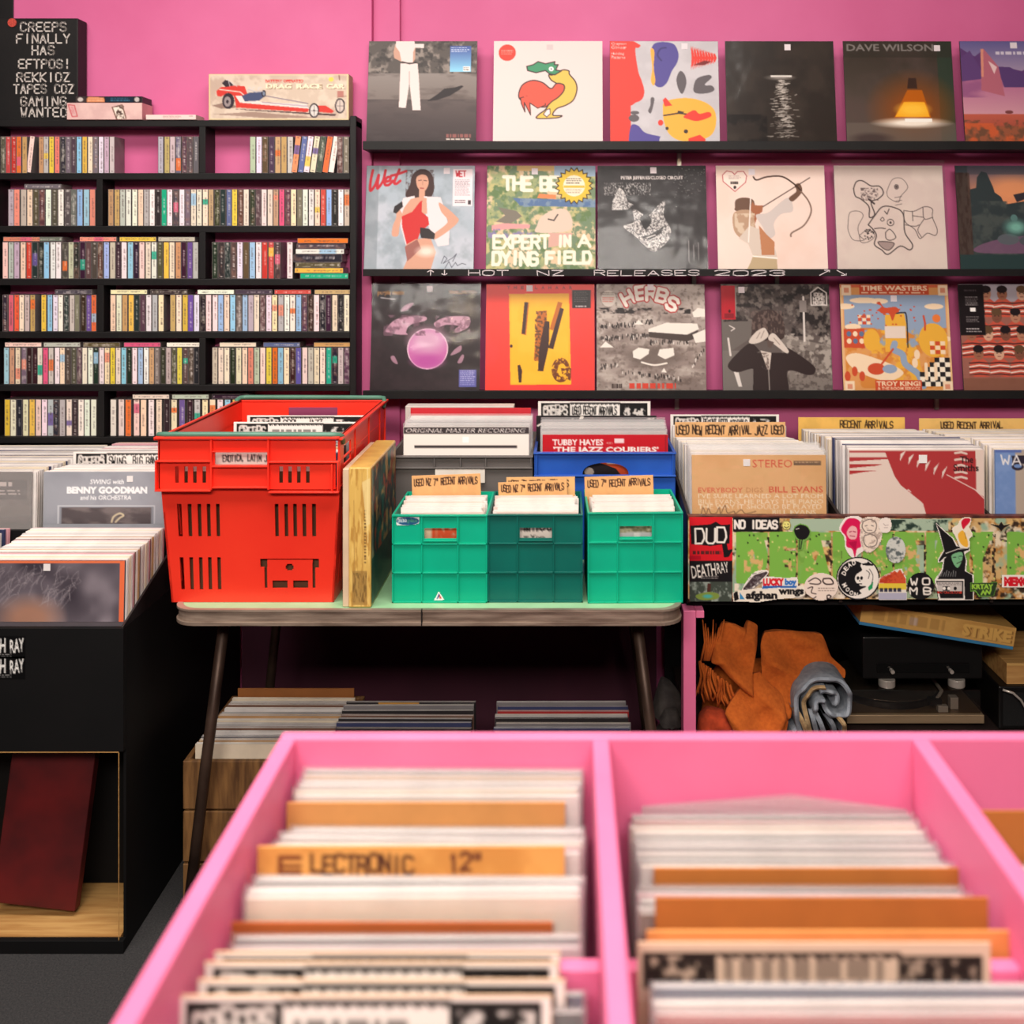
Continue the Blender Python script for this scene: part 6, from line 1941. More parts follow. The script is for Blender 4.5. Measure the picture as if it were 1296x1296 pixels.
a.T('The', 862, 404, 950, 452, (44, 30, 32), 0.02).T('Smiths', 818, 460, 985, 506, (44, 30, 32), 0.02).L([(505, 640), (520, 630), (535, 645)], 7, (226, 206, 196)).L([(530, 690), (550, 680)], 6, (226, 206, 196))
o = record(0.814, 2.444, 0.7365, (222, 200, 188), 'pale record cover with dark red abstract shape in stickered bins', 'records facing out of the stickered bins', -0.025, 0.005, top=(240, 230, 226), art=a, arth=0.154, film=FILM)
sticker(o, 0.314 * (617 - 576) / 892, 0.315 - 0.021, 0.019, -0.0032)
G = 'bin behind the red abstract cover'
pack(G, 0.815, lsp(2.456, 2.60, 14), (1.053, 1.056), -0.025, 0.0104, ['white', 'pale grey', 'white', 'grey', 'white', 'dark blue', 'white'])
pack(G, 0.813, lsp(2.64, 2.93, 16), (1.042, 1.016), -0.03, 0.0105, floor=0.702, names=['cream', 'white', 'cream', 'pale grey', 'tan', 'white'])
divider(0.8, 2.952, 1.046, 'yellow kraft divider card lettered RECENT ARRIVALS in second stickered bin', marker('RECENT ARRIVALS', 120, 150, 18, (232, 184, 96), 7, lw=2.8), 0.05, (232, 184, 96), w=0.30, lean=-0.02)
a = Art(150, 84, (1125, 355, 2020, 812), (112, 140, 190))
a.N((122, 148, 196), 60, 3, 0.45, 0.6).R(1258, 355, 2020, 812, (176, 160, 146)).R(1125, 355, 1300, 375, (90, 110, 170)).P([(1236, 395), (1500, 390), (1500, 450), (1240, 450)], (50, 44, 56)).E(1275, 470, 40, 24, (50, 44, 56)).E(1275, 465, 26, 12, (112, 140, 190)).S('WA', 1165, 395, 130, 62, 9, (232, 226, 226), 0.3)
record(1.154, 2.444, 0.7365, (112, 140, 190), 'blue and tan record cover at right photo edge in stickered bins', 'records facing out of the stickered bins', -0.025, 0.005, top=(240, 230, 226), art=a, arth=0.156, film=FILM)
G = 'bin behind the blue cover'
pack(G, 1.155, lsp(2.455, 2.58, 12), (1.05, 1.054), -0.025, 0.0092, ['white', 'cream', 'white'])
pack(G, 1.155, lsp(2.62, 2.93, 18), (1.04, 1.016), -0.03, 0.0105, floor=0.702, names=['cream', 'white', 'pale grey', 'cream'])
divider(1.145, 2.952, 1.043, 'yellow kraft divider card lettered USED RECENT ARRIVAL at right', marker('USED RECENT ARRIVAL', 60, 170, 17, (230, 186, 110), 9, lw=2.8), 0.05, (230, 186, 110), w=0.31, lean=-0.02)

# --- red crate
a = printed('COOL  JAZZ', 160, 26, 5, 100)
divider(-0.684, 2.752, 1.083, 'white printed divider card reading COOL JAZZ in red crate', a, 0.042, (240, 234, 228), w=0.312, lean=-0.02)
divider(-0.694, 2.672, 1.079, 'white printed divider card in front of the second one in red crate', printed(None, 160, 26, 8), 0.05, (240, 234, 228), w=0.312, lean=-0.02)
a = Art(150, 24, (0, 0, 305, 50), (232, 214, 206))
a.S('EXOTICA, LATIN JAZZ', 82, 15, 112, 13, 2.0, (46, 38, 40), 0.2, 6).R(0, 0, 305, 6, (210, 190, 184))
divider(-0.684, 2.3085, 1.083, 'pale divider card seen through window of red crate', a, 0.05, (96, 62, 38), w=0.312)
pack('the red ventilated crate', -0.686, lsp(2.319, 2.655, 15), (1.052, 1.058), -0.02, 0.009, floor=0.7575, names=['tan', 'black', 'brown', 'grey', 'dark blue', 'white'])
# --- grey crate
a = Art(150, 60, (85, 165, 595, 370), (238, 228, 220))
a.R(85, 165, 595, 194, (62, 56, 58)).T('ORIGINAL MASTER RECORDING', 95, 171, 580, 189, (220, 210, 206), 0.0, 0.25).R(130, 242, 545, 252, (52, 46, 48)).R(325, 206, 350, 230, (250, 246, 242))
record(-0.253, 2.627, 0.7585, (238, 228, 220), 'white record cover with dark title band at front of grey crate', 'records in the grey crate', -0.03, 0.005, top=(230, 222, 218), art=a, arth=0.122, film=FILM)
G = 'the grey crate behind its white cover'
for i, (y, zt, cn) in enumerate(((2.64, 1.076, 'pale grey'), (2.655, 1.079, 'pale grey'), (2.67, 1.08, 'grey'), (2.685, 1.082, 'pale grey'), (2.70, 1.085, 'white'), (2.713, 1.088, 'white'))):
    record(-0.253 + i * 0.001, y, 0.7585, cn, f'{cn} record sleeve, {nth(i + 1)} from the front in {G}', 'records in the grey crate', -0.03, 0.006, top=(214, 208, 204), film=HAZE, h=zt - 0.7585)
record(-0.252, 2.735, 1.105 - 0.315, (196, 30, 44), 'plain red record cover at back of grey crate', 'records in the grey crate', -0.03, 0.005, top=(206, 50, 56))
MB().box(-0.145, 0.145, 0, 0.05, 0, 0.345, paper((196, 188, 180)), {1: paper((214, 206, 198))}).build('card_folder', None, (-0.287, 2.80, TZ + 0.009), (0, 0, 0), 0.002)
tag(bpy.data.objects['card_folder'], 'pale grey card box file standing at back of grey crate', 'folder')
# --- blue crate
a = Art(150, 60, (666, 180, 1190, 390), (190, 30, 40))
a.T('TUBBY HAYES', 708, 200, 920, 226, (240, 226, 220), 0.03).T('AND', 932, 212, 958, 221, (220, 170, 160), 0.01).T("'THE JAZZ COURIERS'", 712, 232, 1150, 262, (240, 226, 220), 0.04).R(966, 198, 1006, 216, (236, 206, 206)).L([(1180, 180), (1180, 390)], 6, (150, 30, 40)).R(666, 262, 1190, 390, (90, 30, 34))
o = record(0.095, 2.627, 0.7585, (180, 30, 40), 'red record cover with white lettering at front of blue crate', 'records in the blue crate', -0.03, 0.005, top=(230, 200, 196), art=a, arth=0.122, film=FILM, h=0.296)
for i, (y, zt, cn) in enumerate(((2.642, 1.06, 'pale grey'), (2.657, 1.064, 'grey'), (2.672, 1.07, 'pale grey'), (2.688, 1.075, 'pale grey'), (2.704, 1.08, 'grey'))):
    record(0.092, y, 0.7585, cn, f'{cn} record sleeve, {nth(i + 1)} behind the red cover in blue crate', 'records in the blue crate', -0.03, 0.006, top=(206, 198, 194), film=HAZE, h=zt - 0.7585)
a = Art(150, 40, (678, 95, 1142, 215), (40, 36, 38))
w_ = (236, 226, 216)
a.L([(685, 134), (700, 126), (720, 134)], 7, w_).T('ets"', 786, 98, 862, 134, w_, 0.03, 0.4).R(886, 112, 924, 130, (214, 206, 200)).E(1114, 116, 14, 10, w_).E(1114, 116, 8, 5, (40, 36, 38)).L([(1102, 128), (1130, 106)], 4, w_)
record(0.076, 2.74, 1.084 - 0.315, 'black', 'black record cover with white lettering at back of blue crate', 'records in the blue crate', -0.03, 0.005, top=(90, 84, 84), art=a, arth=0.08)
divider(0.072, 2.80, 1.113, 'white printed divider card at back of blue crate', printed('USED RECENT ARRIVALS', 150, 24, 6, 120), 0.05, (240, 230, 222), w=0.30, lean=-0.02)
a = Art(60, 40, (820, 270, 1040, 335), (40, 34, 36))
a.P([(820, 270), (1040, 270), (1040, 335), (1010, 335), (985, 306), (930, 288)], (214, 82, 44)).R(950, 283, 1000, 290, (230, 200, 180)).E(882, 318, 18, 16, (190, 176, 164))
link('cover_print', a.mesh('cover_print', 0.14, 0.045, 2.6215, W(726, 0, 2.62)[0], W(0, 604, 2.62)[1], 0.4), bpy.data.objects[o.name], (-o.location.x, -o.location.y, -o.location.z))

# --- singles in the green tubs
SW = 0.180


def singles(i, labels, tilt, lettx):
    o, w, h, d, hx0, hx1, hz0, hz1 = TUBO[i]
    zb = TZ + 0.0072
    nm = ('first', 'second', 'third')[i]
    nfront = 17
    for k in range(nfront):
        y = o.location.y - d + 0.016 + k * 0.0068
        hh = 0.186 + RND.uniform(-0.003, 0.002) + k * 0.0006
        s = link('single_sleeve', sleeve_mesh((236, 224, 218) if k % 5 else (232, 206, 196), 0.0056, SW, hh, (238, 230, 224), RND.choice(TOPS[:5])), None, (o.location.x + RND.uniform(-0.006, 0.006), y, zb), (-0.06, RND.uniform(-0.01, 0.01), o.rotation_euler.z))
        tag(s, f'white single record sleeve, {nth(k + 1)} from the front in the {nm} green tub', 'record', f'singles in the {nm} green tub')
        if k == 0:
            a = Art(60, 40, (0, 0, 180, 110), (226, 214, 204))
            if i == 0:
                a.d[:] = (220, 190, 160)
                a.S('INKS', 62, 12, 72, 26, 9, (214, 84, 50), 0.2).P([(50, 36), (120, 22), (130, 40), (60, 44)], (214, 84, 50), 0.8)
            elif i == 1:
                a.T('famous', 50, -8, 134, 18, (40, 36, 36), 0.02).T('it Xsep', 62, 26, 108, 40, (60, 54, 50), 0.02)
            else:
                a.d[:] = (176, 170, 140)
                a.N((110, 110, 80), 8, 3, 0.48, 0.56).R(0, 25, 180, 110, (80, 76, 78)).P([(60, 22), (100, 20), (180, 26), (180, 34), (40, 30)], (200, 200, 200)).R(90, 22, 104, 42, (230, 226, 222))
            link('cover_print', a.mesh('cover_print', SW - 0.002, 0.11, -0.0034, None, hh - 0.11 - 0.025, 0.4), s)
    yb = o.location.y - d + 0.016 + nfront * 0.0068
    for j, (lab, txt, dx, dy, zt, rl, col, x0, ww) in enumerate(labels):
        a = Art(110, 34, (0, 0, 172, 53), col)
        a.N(tuple(int(q * 0.93) for q in col), 30, j + i, 0.45, 0.6, 0.6)
        for st in strokes(txt, x0, 7, ww, 15, 0.25, i + j):
            a.L(st, 2.1, (50, 30, 26))
        c = divider(o.location.x + dx, yb + dy, zt, lab, a, 0.053, col, 0.160, 0.225, 0.0, rl, -0.03, 0.002, 'kraft divider cards in the green tubs')
    for k in range(3):
        y = yb + 0.03 + k * 0.0075
        s = link('single_sleeve', sleeve_mesh((236, 224, 218), 0.0056, SW, 0.184, (238, 230, 224), TOPS[0]), None, (o.location.x, y, zb), (-0.05, 0, o.rotation_euler.z))
        tag(s, f'white single record sleeve, {nth(k + 1)} behind the divider in the {nm} green tub', 'record', f'singles in the {nm} green tub')


KR = (222, 168, 112)
singles(0, [('kraft divider card in first green tub lettered USED NZ 7 RECENT ARRIVALS', 'USED NZ 7" RECENT ARRIVALS', 0.004, 0.010, 0.995, -0.035, KR, 6, 158)], 0, 0)
singles(1, [('front kraft divider card in dark green tub, lettered USED NZ', 'USED NZ 7" RECENT ARRIVALS', -0.002, 0.002, 0.981, -0.04, KR, 8, 156), ('rear kraft divider card in dark green tub', 'USED 7" RECENT ARRIVALS', 0.01, 0.014, 0.988, -0.01, (226, 178, 120), 6, 150)], 0, 0)
singles(2, [('kraft divider card in third green tub lettered USED 7 RECENT ARRIVALS', 'USED 7" RECENT ARRIVALS', -0.02, 0.010, 0.992, -0.03, KR, 8, 156)], 0, 0)

# --- foreground pink bin
CO = ['white', 'cream', 'pale grey', 'white', 'grey', 'cream', 'pink', 'white']
G = 'left column of the pink bin'
XS = -0.1435
GL_ = 'records in ' + G


def fg(x, y, zt, cn, place, n, film=HAZE, t=0.0045):
    record(x + RND.uniform(-0.002, 0.002), y, zt - 0.315, cn, f'{cn} record sleeve, {nth(n)} from front in {place}', 'records in ' + place, -0.03, t, RND.uniform(-0.006, 0.006), RND.uniform(-0.006, 0.006), RND.choice(TOPS), film=film)


rec = [(0.771, .895, 'dark blue'), (0.786, .893, 'tan'), (0.80, .894, 'white'), (0.818, .893, 'red'), (0.83, .892, 'grey'), (0.855, .892, 'black'), (0.8775, .892, 'dark blue'), (0.942, .888, 'pale grey'), (0.953, .890, 'grey'), (0.982, .909, 'cream'), (0.989, .911, 'white'), (0.997, .909, 'pale grey'), (1.005, .911, 'grey'), (1.013, .901, 'white'), (1.020, .902, 'cream'), (1.027, .899, 'cream'),
       (1.054, .909, 'white'), (1.064, .908, 'pink'), (1.074, .907, 'cream'), (1.084, .907, 'pale grey'), (1.094, .905, 'grey'), (1.108, .897, 'white'), (1.123, .892, 'pale grey'), (1.134, .889, 'pale grey'), (1.158, .913, 'white'), (1.164, .916, 'cream'), (1.171, .917, 'pale grey'), (1.178, .918, 'pale grey'), (1.185, .921, 'tan'), (1.191, .924, 'grey')]
for n_, (y, zt, cn) in enumerate(rec):
    fg(XS, y, zt, cn, G, n_ + 1)
P_ = (208, 174, 142)
divider(-0.155, 1.146, 0.9135, 'blank kraft divider card near back of pink bin left column', None, col=(208, 146, 84), lean=-0.02)
a = Art(170, 28, (0, 0, 391, 62), (222, 160, 88))
a.N((206, 142, 74), 60, 3, 0.45, 0.62).R(26, 10, 56, 32, (120, 64, 40)).R(32, 16, 56, 20, (222, 160, 88)).R(32, 24, 56, 27, (222, 160, 88))
a.S('LECTRONIC', 70, 10, 128, 20, 4, (80, 46, 34), 0.25, 4).S('12"', 244, 8, 42, 20, 4, (90, 44, 36), 0.2, 2)
divider(-0.155, 1.0375, 0.927, 'kraft divider card lettered ELECTRONIC 12 in pink bin', a, 0.05, (222, 160, 88), lean=-0.02)
divider(-0.166, 0.9715, 0.894, 'dark orange divider card in pink bin left column', None, col=(178, 92, 42), lean=-0.02)
for i, (x, y, zt, w, lb) in enumerate(((-0.156, 0.905, 0.911, 0.300, 'printed divider card, rearmost of four in pink bin left column'), (-0.158, 0.889, 0.913, 0.302, 'printed divider card, second from back of four in pink bin left column'), (-0.154, 0.866, 0.914, 0.305, 'printed divider card, third from back of four in pink bin left column'), (-0.164, 0.8425, 0.9175, 0.303, 'printed divider card, nearest of four in pink bin left column'))):
    divider(x, y, zt, lb, printed(None, 150, 24, 12 + i), 0.05, P_, w=w, lean=-0.02)
G = 'the middle column of the pink bin'
XM = 0.2285
rec = [(0.79, .90, 'white'), (0.81, .90, 'pink'), (0.822, .90, 'white'), (0.833, .907, 'red'), (0.844, .909, 'white'), (0.856, .913, 'dark blue'), (0.868, .905, 'grey'), (0.972, .900, 'brown'), (0.985, .897, 'white'), (0.998, .897, 'pale grey'), (1.012, .893, 'pink'), (1.026, .890, 'black'),
       (1.058, .893, 'white'), (1.068, .887, 'pale grey'), (1.079, .885, 'black'), (1.09, .888, 'white'), (1.101, .888, 'grey'), (1.112, .885, 'pale grey'), (1.123, .882, 'black'), (1.134, .886, 'white'), (1.145, .885, 'cream'), (1.157, .880, 'grey'), (1.168, .879, 'red'), (1.18, .878, 'black')]
for n_, (y, zt, cn) in enumerate(rec):
    fg(XM + (0.001 if y > 1.05 else -0.002), y, zt, cn, G, n_ + 1)
b = MB()
x0, x1, y, zb, zt = 0.085, 0.388, 1.198, 0.60, 0.884
b.face([(x0, y, zb), (x1, y, zb), (x1, y, zt - 0.004), ((x0 + x1) / 2 + 0.02, y - 0.006, zt + 0.014), (x0, y, zt)], HAZE)
b.face([(x1, y + 0.003, zb), (x0, y + 0.003, zb), (x0, y + 0.003, zt), ((x0 + x1) / 2 + 0.02, y + 0.004, zt + 0.013), (x1, y + 0.003, zt - 0.004)], HAZE)
tag(b.build('plastic_sleeve'), 'empty clear plastic sleeve peaking up at back of pink bin middle column', 'plastic sleeve')
divider(0.239, 1.045, 0.901, 'brown divider card, rearmost in pink bin middle column', None, col=(186, 112, 48), lean=-0.02)
divider(0.233, 0.957, 0.926, 'brown divider card with pale top edge, second from back in middle column', None, col=(180, 106, 46), lean=-0.02)
divider(0.236, 0.940, 0.9085, 'wide orange kraft divider card directly behind the big printed card', None, col=(222, 150, 82), w=0.33, lean=-0.01)
a = Art(170, 34, (160, 690, 1190, 840), (216, 186, 164))
k = (44, 34, 32)
a.R(176, 712, 385, 806, k).R(920, 720, 1165, 815, k).N((216, 186, 164), 22, 3, 0.53, 0.6, 0.8, rect=(190, 722, 375, 800), sx=0.6).N((216, 186, 164), 26, 4, 0.55, 0.62, 0.7, rect=(935, 730, 1150, 805), sx=0.7)
for i in range(40):
    x = 385 + i * 13.5
    a.R(x, 712, x + 14, 720 + (i * 7 % 5) * 3, k).R(x, 800 - (i * 5 % 4) * 4, x + 14, 808, k)
a.lines(410, 728, 900, 800, 1, k, 4, 0.4, 0.8).L([(385, 715), (385, 806)], 6, k)
divider(0.211, 0.8965, 0.9265, 'big printed divider card with black blocks in pink bin middle column', a, 0.047, (214, 178, 150), w=0.302, lean=-0.01)
G = 'the right column of the pink bin'
rec = [(0.97, .885, 'black'), (0.985, .887, 'white'), (1.0, .886, 'pink'), (1.015, .888, 'white'), (1.03, .89, 'cream'), (1.045, .892, 'white'), (1.056, .893, 'pale grey'), (1.09, .89, 'white'), (1.105, .89, 'grey')]
for n_, (y, zt, cn) in enumerate(rec):
    fg(0.586, y, zt, cn, G, n_ + 1)
divider(0.577, 1.072, 0.944, 'brown divider card in pink bin right column', None, col=(180, 108, 46), lean=-0.02)

# ---------------------------------------------------------------- under the table
CW = mat('rough_crate_wood', (140, 100, 58), 0.6, col2=(86, 56, 32), nscale=7, stretch=(9, 1, 1.2), bump=0.2)
cr_ = thing('wooden_crate', 'rough wooden crate of records on floor behind left table leg', 'crate', (-0.70, 2.58, 0))
iv = (0.70, -2.58, 0)
x0, x1 = -0.878, -0.53
for za, zb in ((0.0, 0.115), (0.12, 0.235), (0.24, 0.350)):
    MB().box(x0, x1, 2.40, 2.413, za, zb, CW).build('front_plank', cr_, iv, bevel=0.002)
    for xx in (x0, x1 - 0.012):
        MB().box(xx, xx + 0.012, 2.413, 2.74, za, zb, CW).build('side_plank', cr_, iv, bevel=0.002)
    MB().box(x0, x1, 2.74, 2.752, za, zb, CW).build('back_plank', cr_, iv, bevel=0.002)
MB().box(x0 + 0.012, x1 - 0.012, 2.413, 2.74, 0.02, 0.032, CW).build('base', cr_, iv)
m = MB()
INKC = mat('stamped_ink', (50, 36, 26), 0.8)
for st in strokes('OF', 0.0, 0.0, 0.03, 0.026, 0.1, 3):
    for i in range(len(st) - 1):
        (xa, ya), (xb, yb) = st[i], st[i + 1]
        # the stencil runs up the plank
        A, B = (-0.645 + ya, 0.262 + xa), (-0.645 + yb, 0.262 + xb)
        L = math.hypot(B[0] - A[0], B[1] - A[1]) + 1e-9
        nx, nz = -(B[1] - A[1]) / L * 0.0025, (B[0] - A[0]) / L * 0.0025
        m.face([(A[0] - nx, 2.3992, A[1] - nz), (B[0] - nx, 2.3992, B[1] - nz), (B[0] + nx, 2.3992, B[1] + nz), (A[0] + nx, 2.3992, A[1] + nz)], INKC)
m.build('stencil_lettering', cr_, iv)
pack('the wooden crate under the table', -0.703, lsp(2.43, 2.69, 13), (0.372, 0.368), -0.03, 0.011, ['cream', 'tan', 'grey', 'white', 'brown', 'pale grey'])
divider(-0.70, 2.712, 0.386, 'brown card with peeling tape at back of wooden crate', None, col=(150, 92, 44), w=0.30, h=0.33, t=0.004)
for x, nm, cols, lab in ((-0.385, 'the middle floor crate under table', ['black', 'grey', 'black', 'dark blue', 'black', 'brown'], 'low black crate of records on floor under middle of table'), (-0.012, 'the right floor crate under table', ['pale grey', 'red', 'dark blue', 'grey', 'black'], 'low black crate of records on floor near right table leg')):
    c = thing('floor_crate', lab, 'crate', (x, 2.51, 0))
    MB().box(-0.175, 0.175, -0.125, -0.113, 0, 0.30, BLACKC).build('front_wall', c, bevel=0.002)
    MB().box(-0.175, 0.175, 0.113, 0.125, 0, 0.30, BLACKC).build('back_wall', c, bevel=0.002)
    for s in (-1, 1):
        MB().box(min(s * 0.175, s * 0.163), max(s * 0.175, s * 0.163), -0.113, 0.113, 0, 0.30, BLACKC).build('side_wall', c, bevel=0.002)
    MB().box(-0.163, 0.163, -0.113, 0.113, 0.07, 0.082, BLACKC).build('base', c)
    ps = pack(nm, x, lsp(2.41, 2.58, 9), (0.398, 0.405), -0.03, 0.009, cols, w=0.318)
    if x < -0.2:
        MB().box(-0.08, 0.02, -0.0060, -0.0045, 0.30, 0.3145, paper((206, 150, 70))).build('label_strip', ps[-1])['label'] = 'orange paper strip'

# red board leaning in the cabinet
REDB = mat('dark_red_panel', (110, 22, 24), 0.6, col2=(60, 14, 18), nscale=6)
bd_ = MB().box(-0.093, 0.093, -0.014, 0.014, 0, 0.375, REDB).build('red_board', None, (-1.19, 2.355, 0.0525), (-0.04, 0.115, 0), 0.003)
tag(bd_, 'dark red cloth-covered board leaning inside the open black cabinet', 'board')

# ---------------------------------------------------------------- things on the lower shelf at right


def cloth(mb, pts, Y, dep, m, nr=10, seed=0, wav=0.006, tilt=(0.0, 0.0), fold=0.0, sharp=1, zmin=0.3365):
    """soft folded lobe: outline in photo coordinates at distance Y, swelling dep towards and away from the room"""
    P0 = [W(u, v, Y) for u, v in pts]
    P = []
    C_ = catmull(P0, 8)
    n = len(P0)
    for i, q in enumerate(C_):
        j, t = divmod(i, 8)
        a_, b_ = P0[j], P0[(j + 1) % n]
        l = (a_[0] + (b_[0] - a_[0]) * t / 8, a_[1] + (b_[1] - a_[1]) * t / 8)
        P.append(((q[0] + l[0] * sharp) / (1 + sharp), (q[1] + l[1] * sharp) / (1 + sharp)))
    c = (sum(p[0] for p in P) / len(P), sum(p[1] for p in P) / len(P))
    n = len(P)
    rr = random.Random(seed)
    ph = [rr.uniform(0, 6) for _ in range(4)]
    an = rr.uniform(0.3, 1.2)
    for side in (-1, 1):
        b = len(mb.v)
        for k in range(1, nr + 1):
            s_ = 1 - (1 - k / nr) ** 1.6
            for i in range(n):
                x, z = c[0] + (P[i][0] - c[0]) * s_, c[1] + (P[i][1] - c[1]) * s_
                q = (max(0, 1 - s_ ** 5)) ** 0.5
                d = (x - c[0]) * math.cos(an) + (z - c[1]) * math.sin(an)
                wv = wav * q * (math.sin(x * 60 + ph[0] + z * 25) + 0.6 * math.sin(z * 75 + ph[1] - x * 40)) + fold * q * abs(math.sin(d * 38 + ph[2]))
                mb.v.append((x, Y + side * dep * q + wv + tilt[0] * (x - c[0]) + tilt[1] * (z - c[1]), max(z, zmin)))
        ctr = len(mb.v)
        mb.v.append((c[0], Y + side * dep + fold * abs(math.sin(ph[2])), c[1]))
        mi = mb.mi(m)
        for i in range(n):
            j = (i + 1) % n
            f = [ctr, b + i, b + j]
            mb.f.append(f if side < 0 else f[::-1])
            mb.m.append(mi)
            for k in range(nr - 1):
                f = [b + k * n + i, b + (k + 1) * n + i, b + (k + 1) * n + j, b + k * n + j]
                mb.f.append(f if side < 0 else f[::-1])
                mb.m.append(mi)


OB = mat('rust_orange_wool', (206, 104, 34), 0.95, col2=(190, 90, 28), nscale=120, bump=0.4, bscale=500)
OBR = mat('red_orange_wool', (196, 72, 36), 0.95, col2=(170, 60, 30), nscale=80, bump=0.4, bscale=500)
ob = thing('orange_blanket', 'crumpled rust orange fringed blanket on shelf below the stickered bins', 'blanket', (0.42, 2.6, 0.335))
iv = (-0.42, -2.6, -0.335)
m = MB()
cloth(m, [(899, 834), (908, 806), (916, 793), (932, 795), (945, 800), (950, 792), (962, 798), (958, 825), (951, 848), (950, 873), (938, 866), (922, 852), (908, 838)], 2.565, 0.022, OB, seed=1, tilt=(0.15, 0.5), fold=0.02, sharp=1.5)
cloth(m, [(962, 862), (963, 818), (970, 804), (1008, 805), (1046, 812), (1056, 837), (1073, 853), (1071, 862), (1052, 851), (1022, 858), (1000, 859), (996, 872), (990, 900), (970, 892)], 2.60, 0.03, OB, seed=2, tilt=(0.25, 0.45), fold=0.03, sharp=1.5)
cloth(m, [(916, 898), (934, 878), (952, 862), (966, 860), (975, 870), (992, 884), (996, 908), (984, 924), (960, 934), (938, 936)], 2.525, 0.02, OB, seed=3, tilt=(0.2, 0.6), fold=0.02, sharp=1.5)
cloth(m, [(975, 905), (996, 890), (998, 915), (992, 930), (970, 930)], 2.535, 0.015, OB, seed=7, tilt=(0.2, 0.3), fold=0.015)
cloth(m, [(905, 845), (930, 835), (985, 835), (990, 870), (985, 935), (890, 935), (890, 880)], 2.67, 0.04, OB, seed=4)
m.build('folds', ob, iv, smooth=True)
m = MB()
cloth(m, [(884, 910), (895, 898), (915, 900), (935, 915), (932, 935), (884, 935)], 2.55, 0.04, OBR, seed=5)
m.build('lining', ob, iv, smooth=True)['label'] = 'red orange underside'
m = MB()
for i in range(26):
    u0 = 886 + (i % 13) * 3.2 + RND.uniform(-1, 1)
    v0 = 836 + (i % 13) * 2.6
    L = RND.uniform(28, 48)
    pts = []
    for k in range(6):
        t = k / 5
        u, v = u0 + 5 * math.sin(t * 4 + i) * t + (4 - i % 9) * t * 1.3 + (i % 13) * 0.5 * t, v0 + L * t
        x, z = W(u, v, 2.545 + (i % 4) * 0.008)
        pts.append((x, 2.545 + (i % 4) * 0.008 - 0.006 * math.sin(t * 5 + i), z))
    m.tube(pts, [0.0032, 0.0034, 0.003, 0.0034, 0.003, 0.0014], OB, 6)
for i in range(9):
    u0 = 887 + i * 2.4
    pts = [(*W(u0 + 2 * math.sin(i), 832 - i % 3 * 4, 2.56)[:1], 2.56, W(u0, 836, 2.56)[1]), (W(u0 + 5, 808, 2.57)[0], 2.565, W(u0, 812, 2.57)[1]), (W(u0 + 2 + i, 780, 2.58)[0], 2.575, W(u0, 783 + i % 4 * 5, 2.58)[1])]
    m.tube(pts, [0.003, 0.0032, 0.0014], OB, 6)
m.build('fringe', ob, iv, smooth=True)

GB = mat('blue_grey_felt', (150, 156, 164), 0.95, col2=(126, 132, 142), nscale=60, bump=0.3, bscale=400)
GE = mat('tan_felt_edge', (190, 160, 118), 0.95, col2=(150, 120, 84), nscale=60)
gb_ = thing('grey_blanket', 'rolled blue-grey blanket with tan edge tucked beside the orange blanket', 'blanket', (0.6, 2.6, 0.335))
iv = (-0.6, -2.6, -0.335)


def ribbon3(mb, pts, Y0, Y1, th, m, me):
    P = catmull([W(u + 4, v + 9, Y0) for u, v in pts], 6, False)
    n = len(P)
    off = []
    for i in range(n):
        a_, b_ = P[max(i - 1, 0)], P[min(i + 1, n - 1)]
        L = math.hypot(b_[0] - a_[0], b_[1] - a_[1]) + 1e-9
        off.append((-(b_[1] - a_[1]) / L * th / 2, (b_[0] - a_[0]) / L * th / 2))
    dy = [0.006 * math.sin(i * 0.7) for i in range(n)]
    for i in range(n - 1):
        q = []
        for k in (i, i + 1):
            x, z = P[k]
            ox, oz = off[k]
            z = max(z, 0.345)
            q.append([(x + ox, Y0 + dy[k], z + oz), (x - ox, Y0 + dy[k], z - oz), (x - ox, Y1, z - oz), (x + ox, Y1, z + oz), (x, Y0 + dy[k] - 0.005, z)])
        a_, b_ = q
        mb.face([a_[0], b_[0], b_[4], a_[4]], me)
        mb.face([a_[4], b_[4], b_[1], a_[1]], me)
        mb.face([a_[1], b_[1], b_[2], a_[2]], m)
        mb.face([a_[3], b_[3], b_[0], a_[0]], m)


for k, (pts, e) in enumerate((([(1012, 930), (1004, 895), (1006, 872), (1018, 858), (1040, 850), (1062, 856), (1072, 872), (1069, 893), (1055, 898), (1042, 890), (1038, 878), (1030, 882), (1028, 892), (1034, 905), (1044, 932)], GB),
                              ([(1026, 932), (1018, 905), (1014, 880), (1022, 866), (1040, 860)], GE), ([(1056, 930), (1050, 908), (1040, 894)], GB), ([(1066, 925), (1064, 908), (1056, 898)], GE),
                              ([(1034, 868), (1046, 866), (1056, 872), (1052, 884)], GB), ([(996, 932), (1000, 916), (1010, 912), (1008, 924)], GB), ([(1000, 885), (1012, 905), (1020, 932)], GE), ([(1035, 932), (1026, 905), (1022, 888)], GB))):
    mm = MB()
    ribbon3(mm, pts, 2.52 + (k % 3) * 0.008, 2.78, 0.011, GB, e)
    mm.build('fold', gb_, iv, smooth=True)

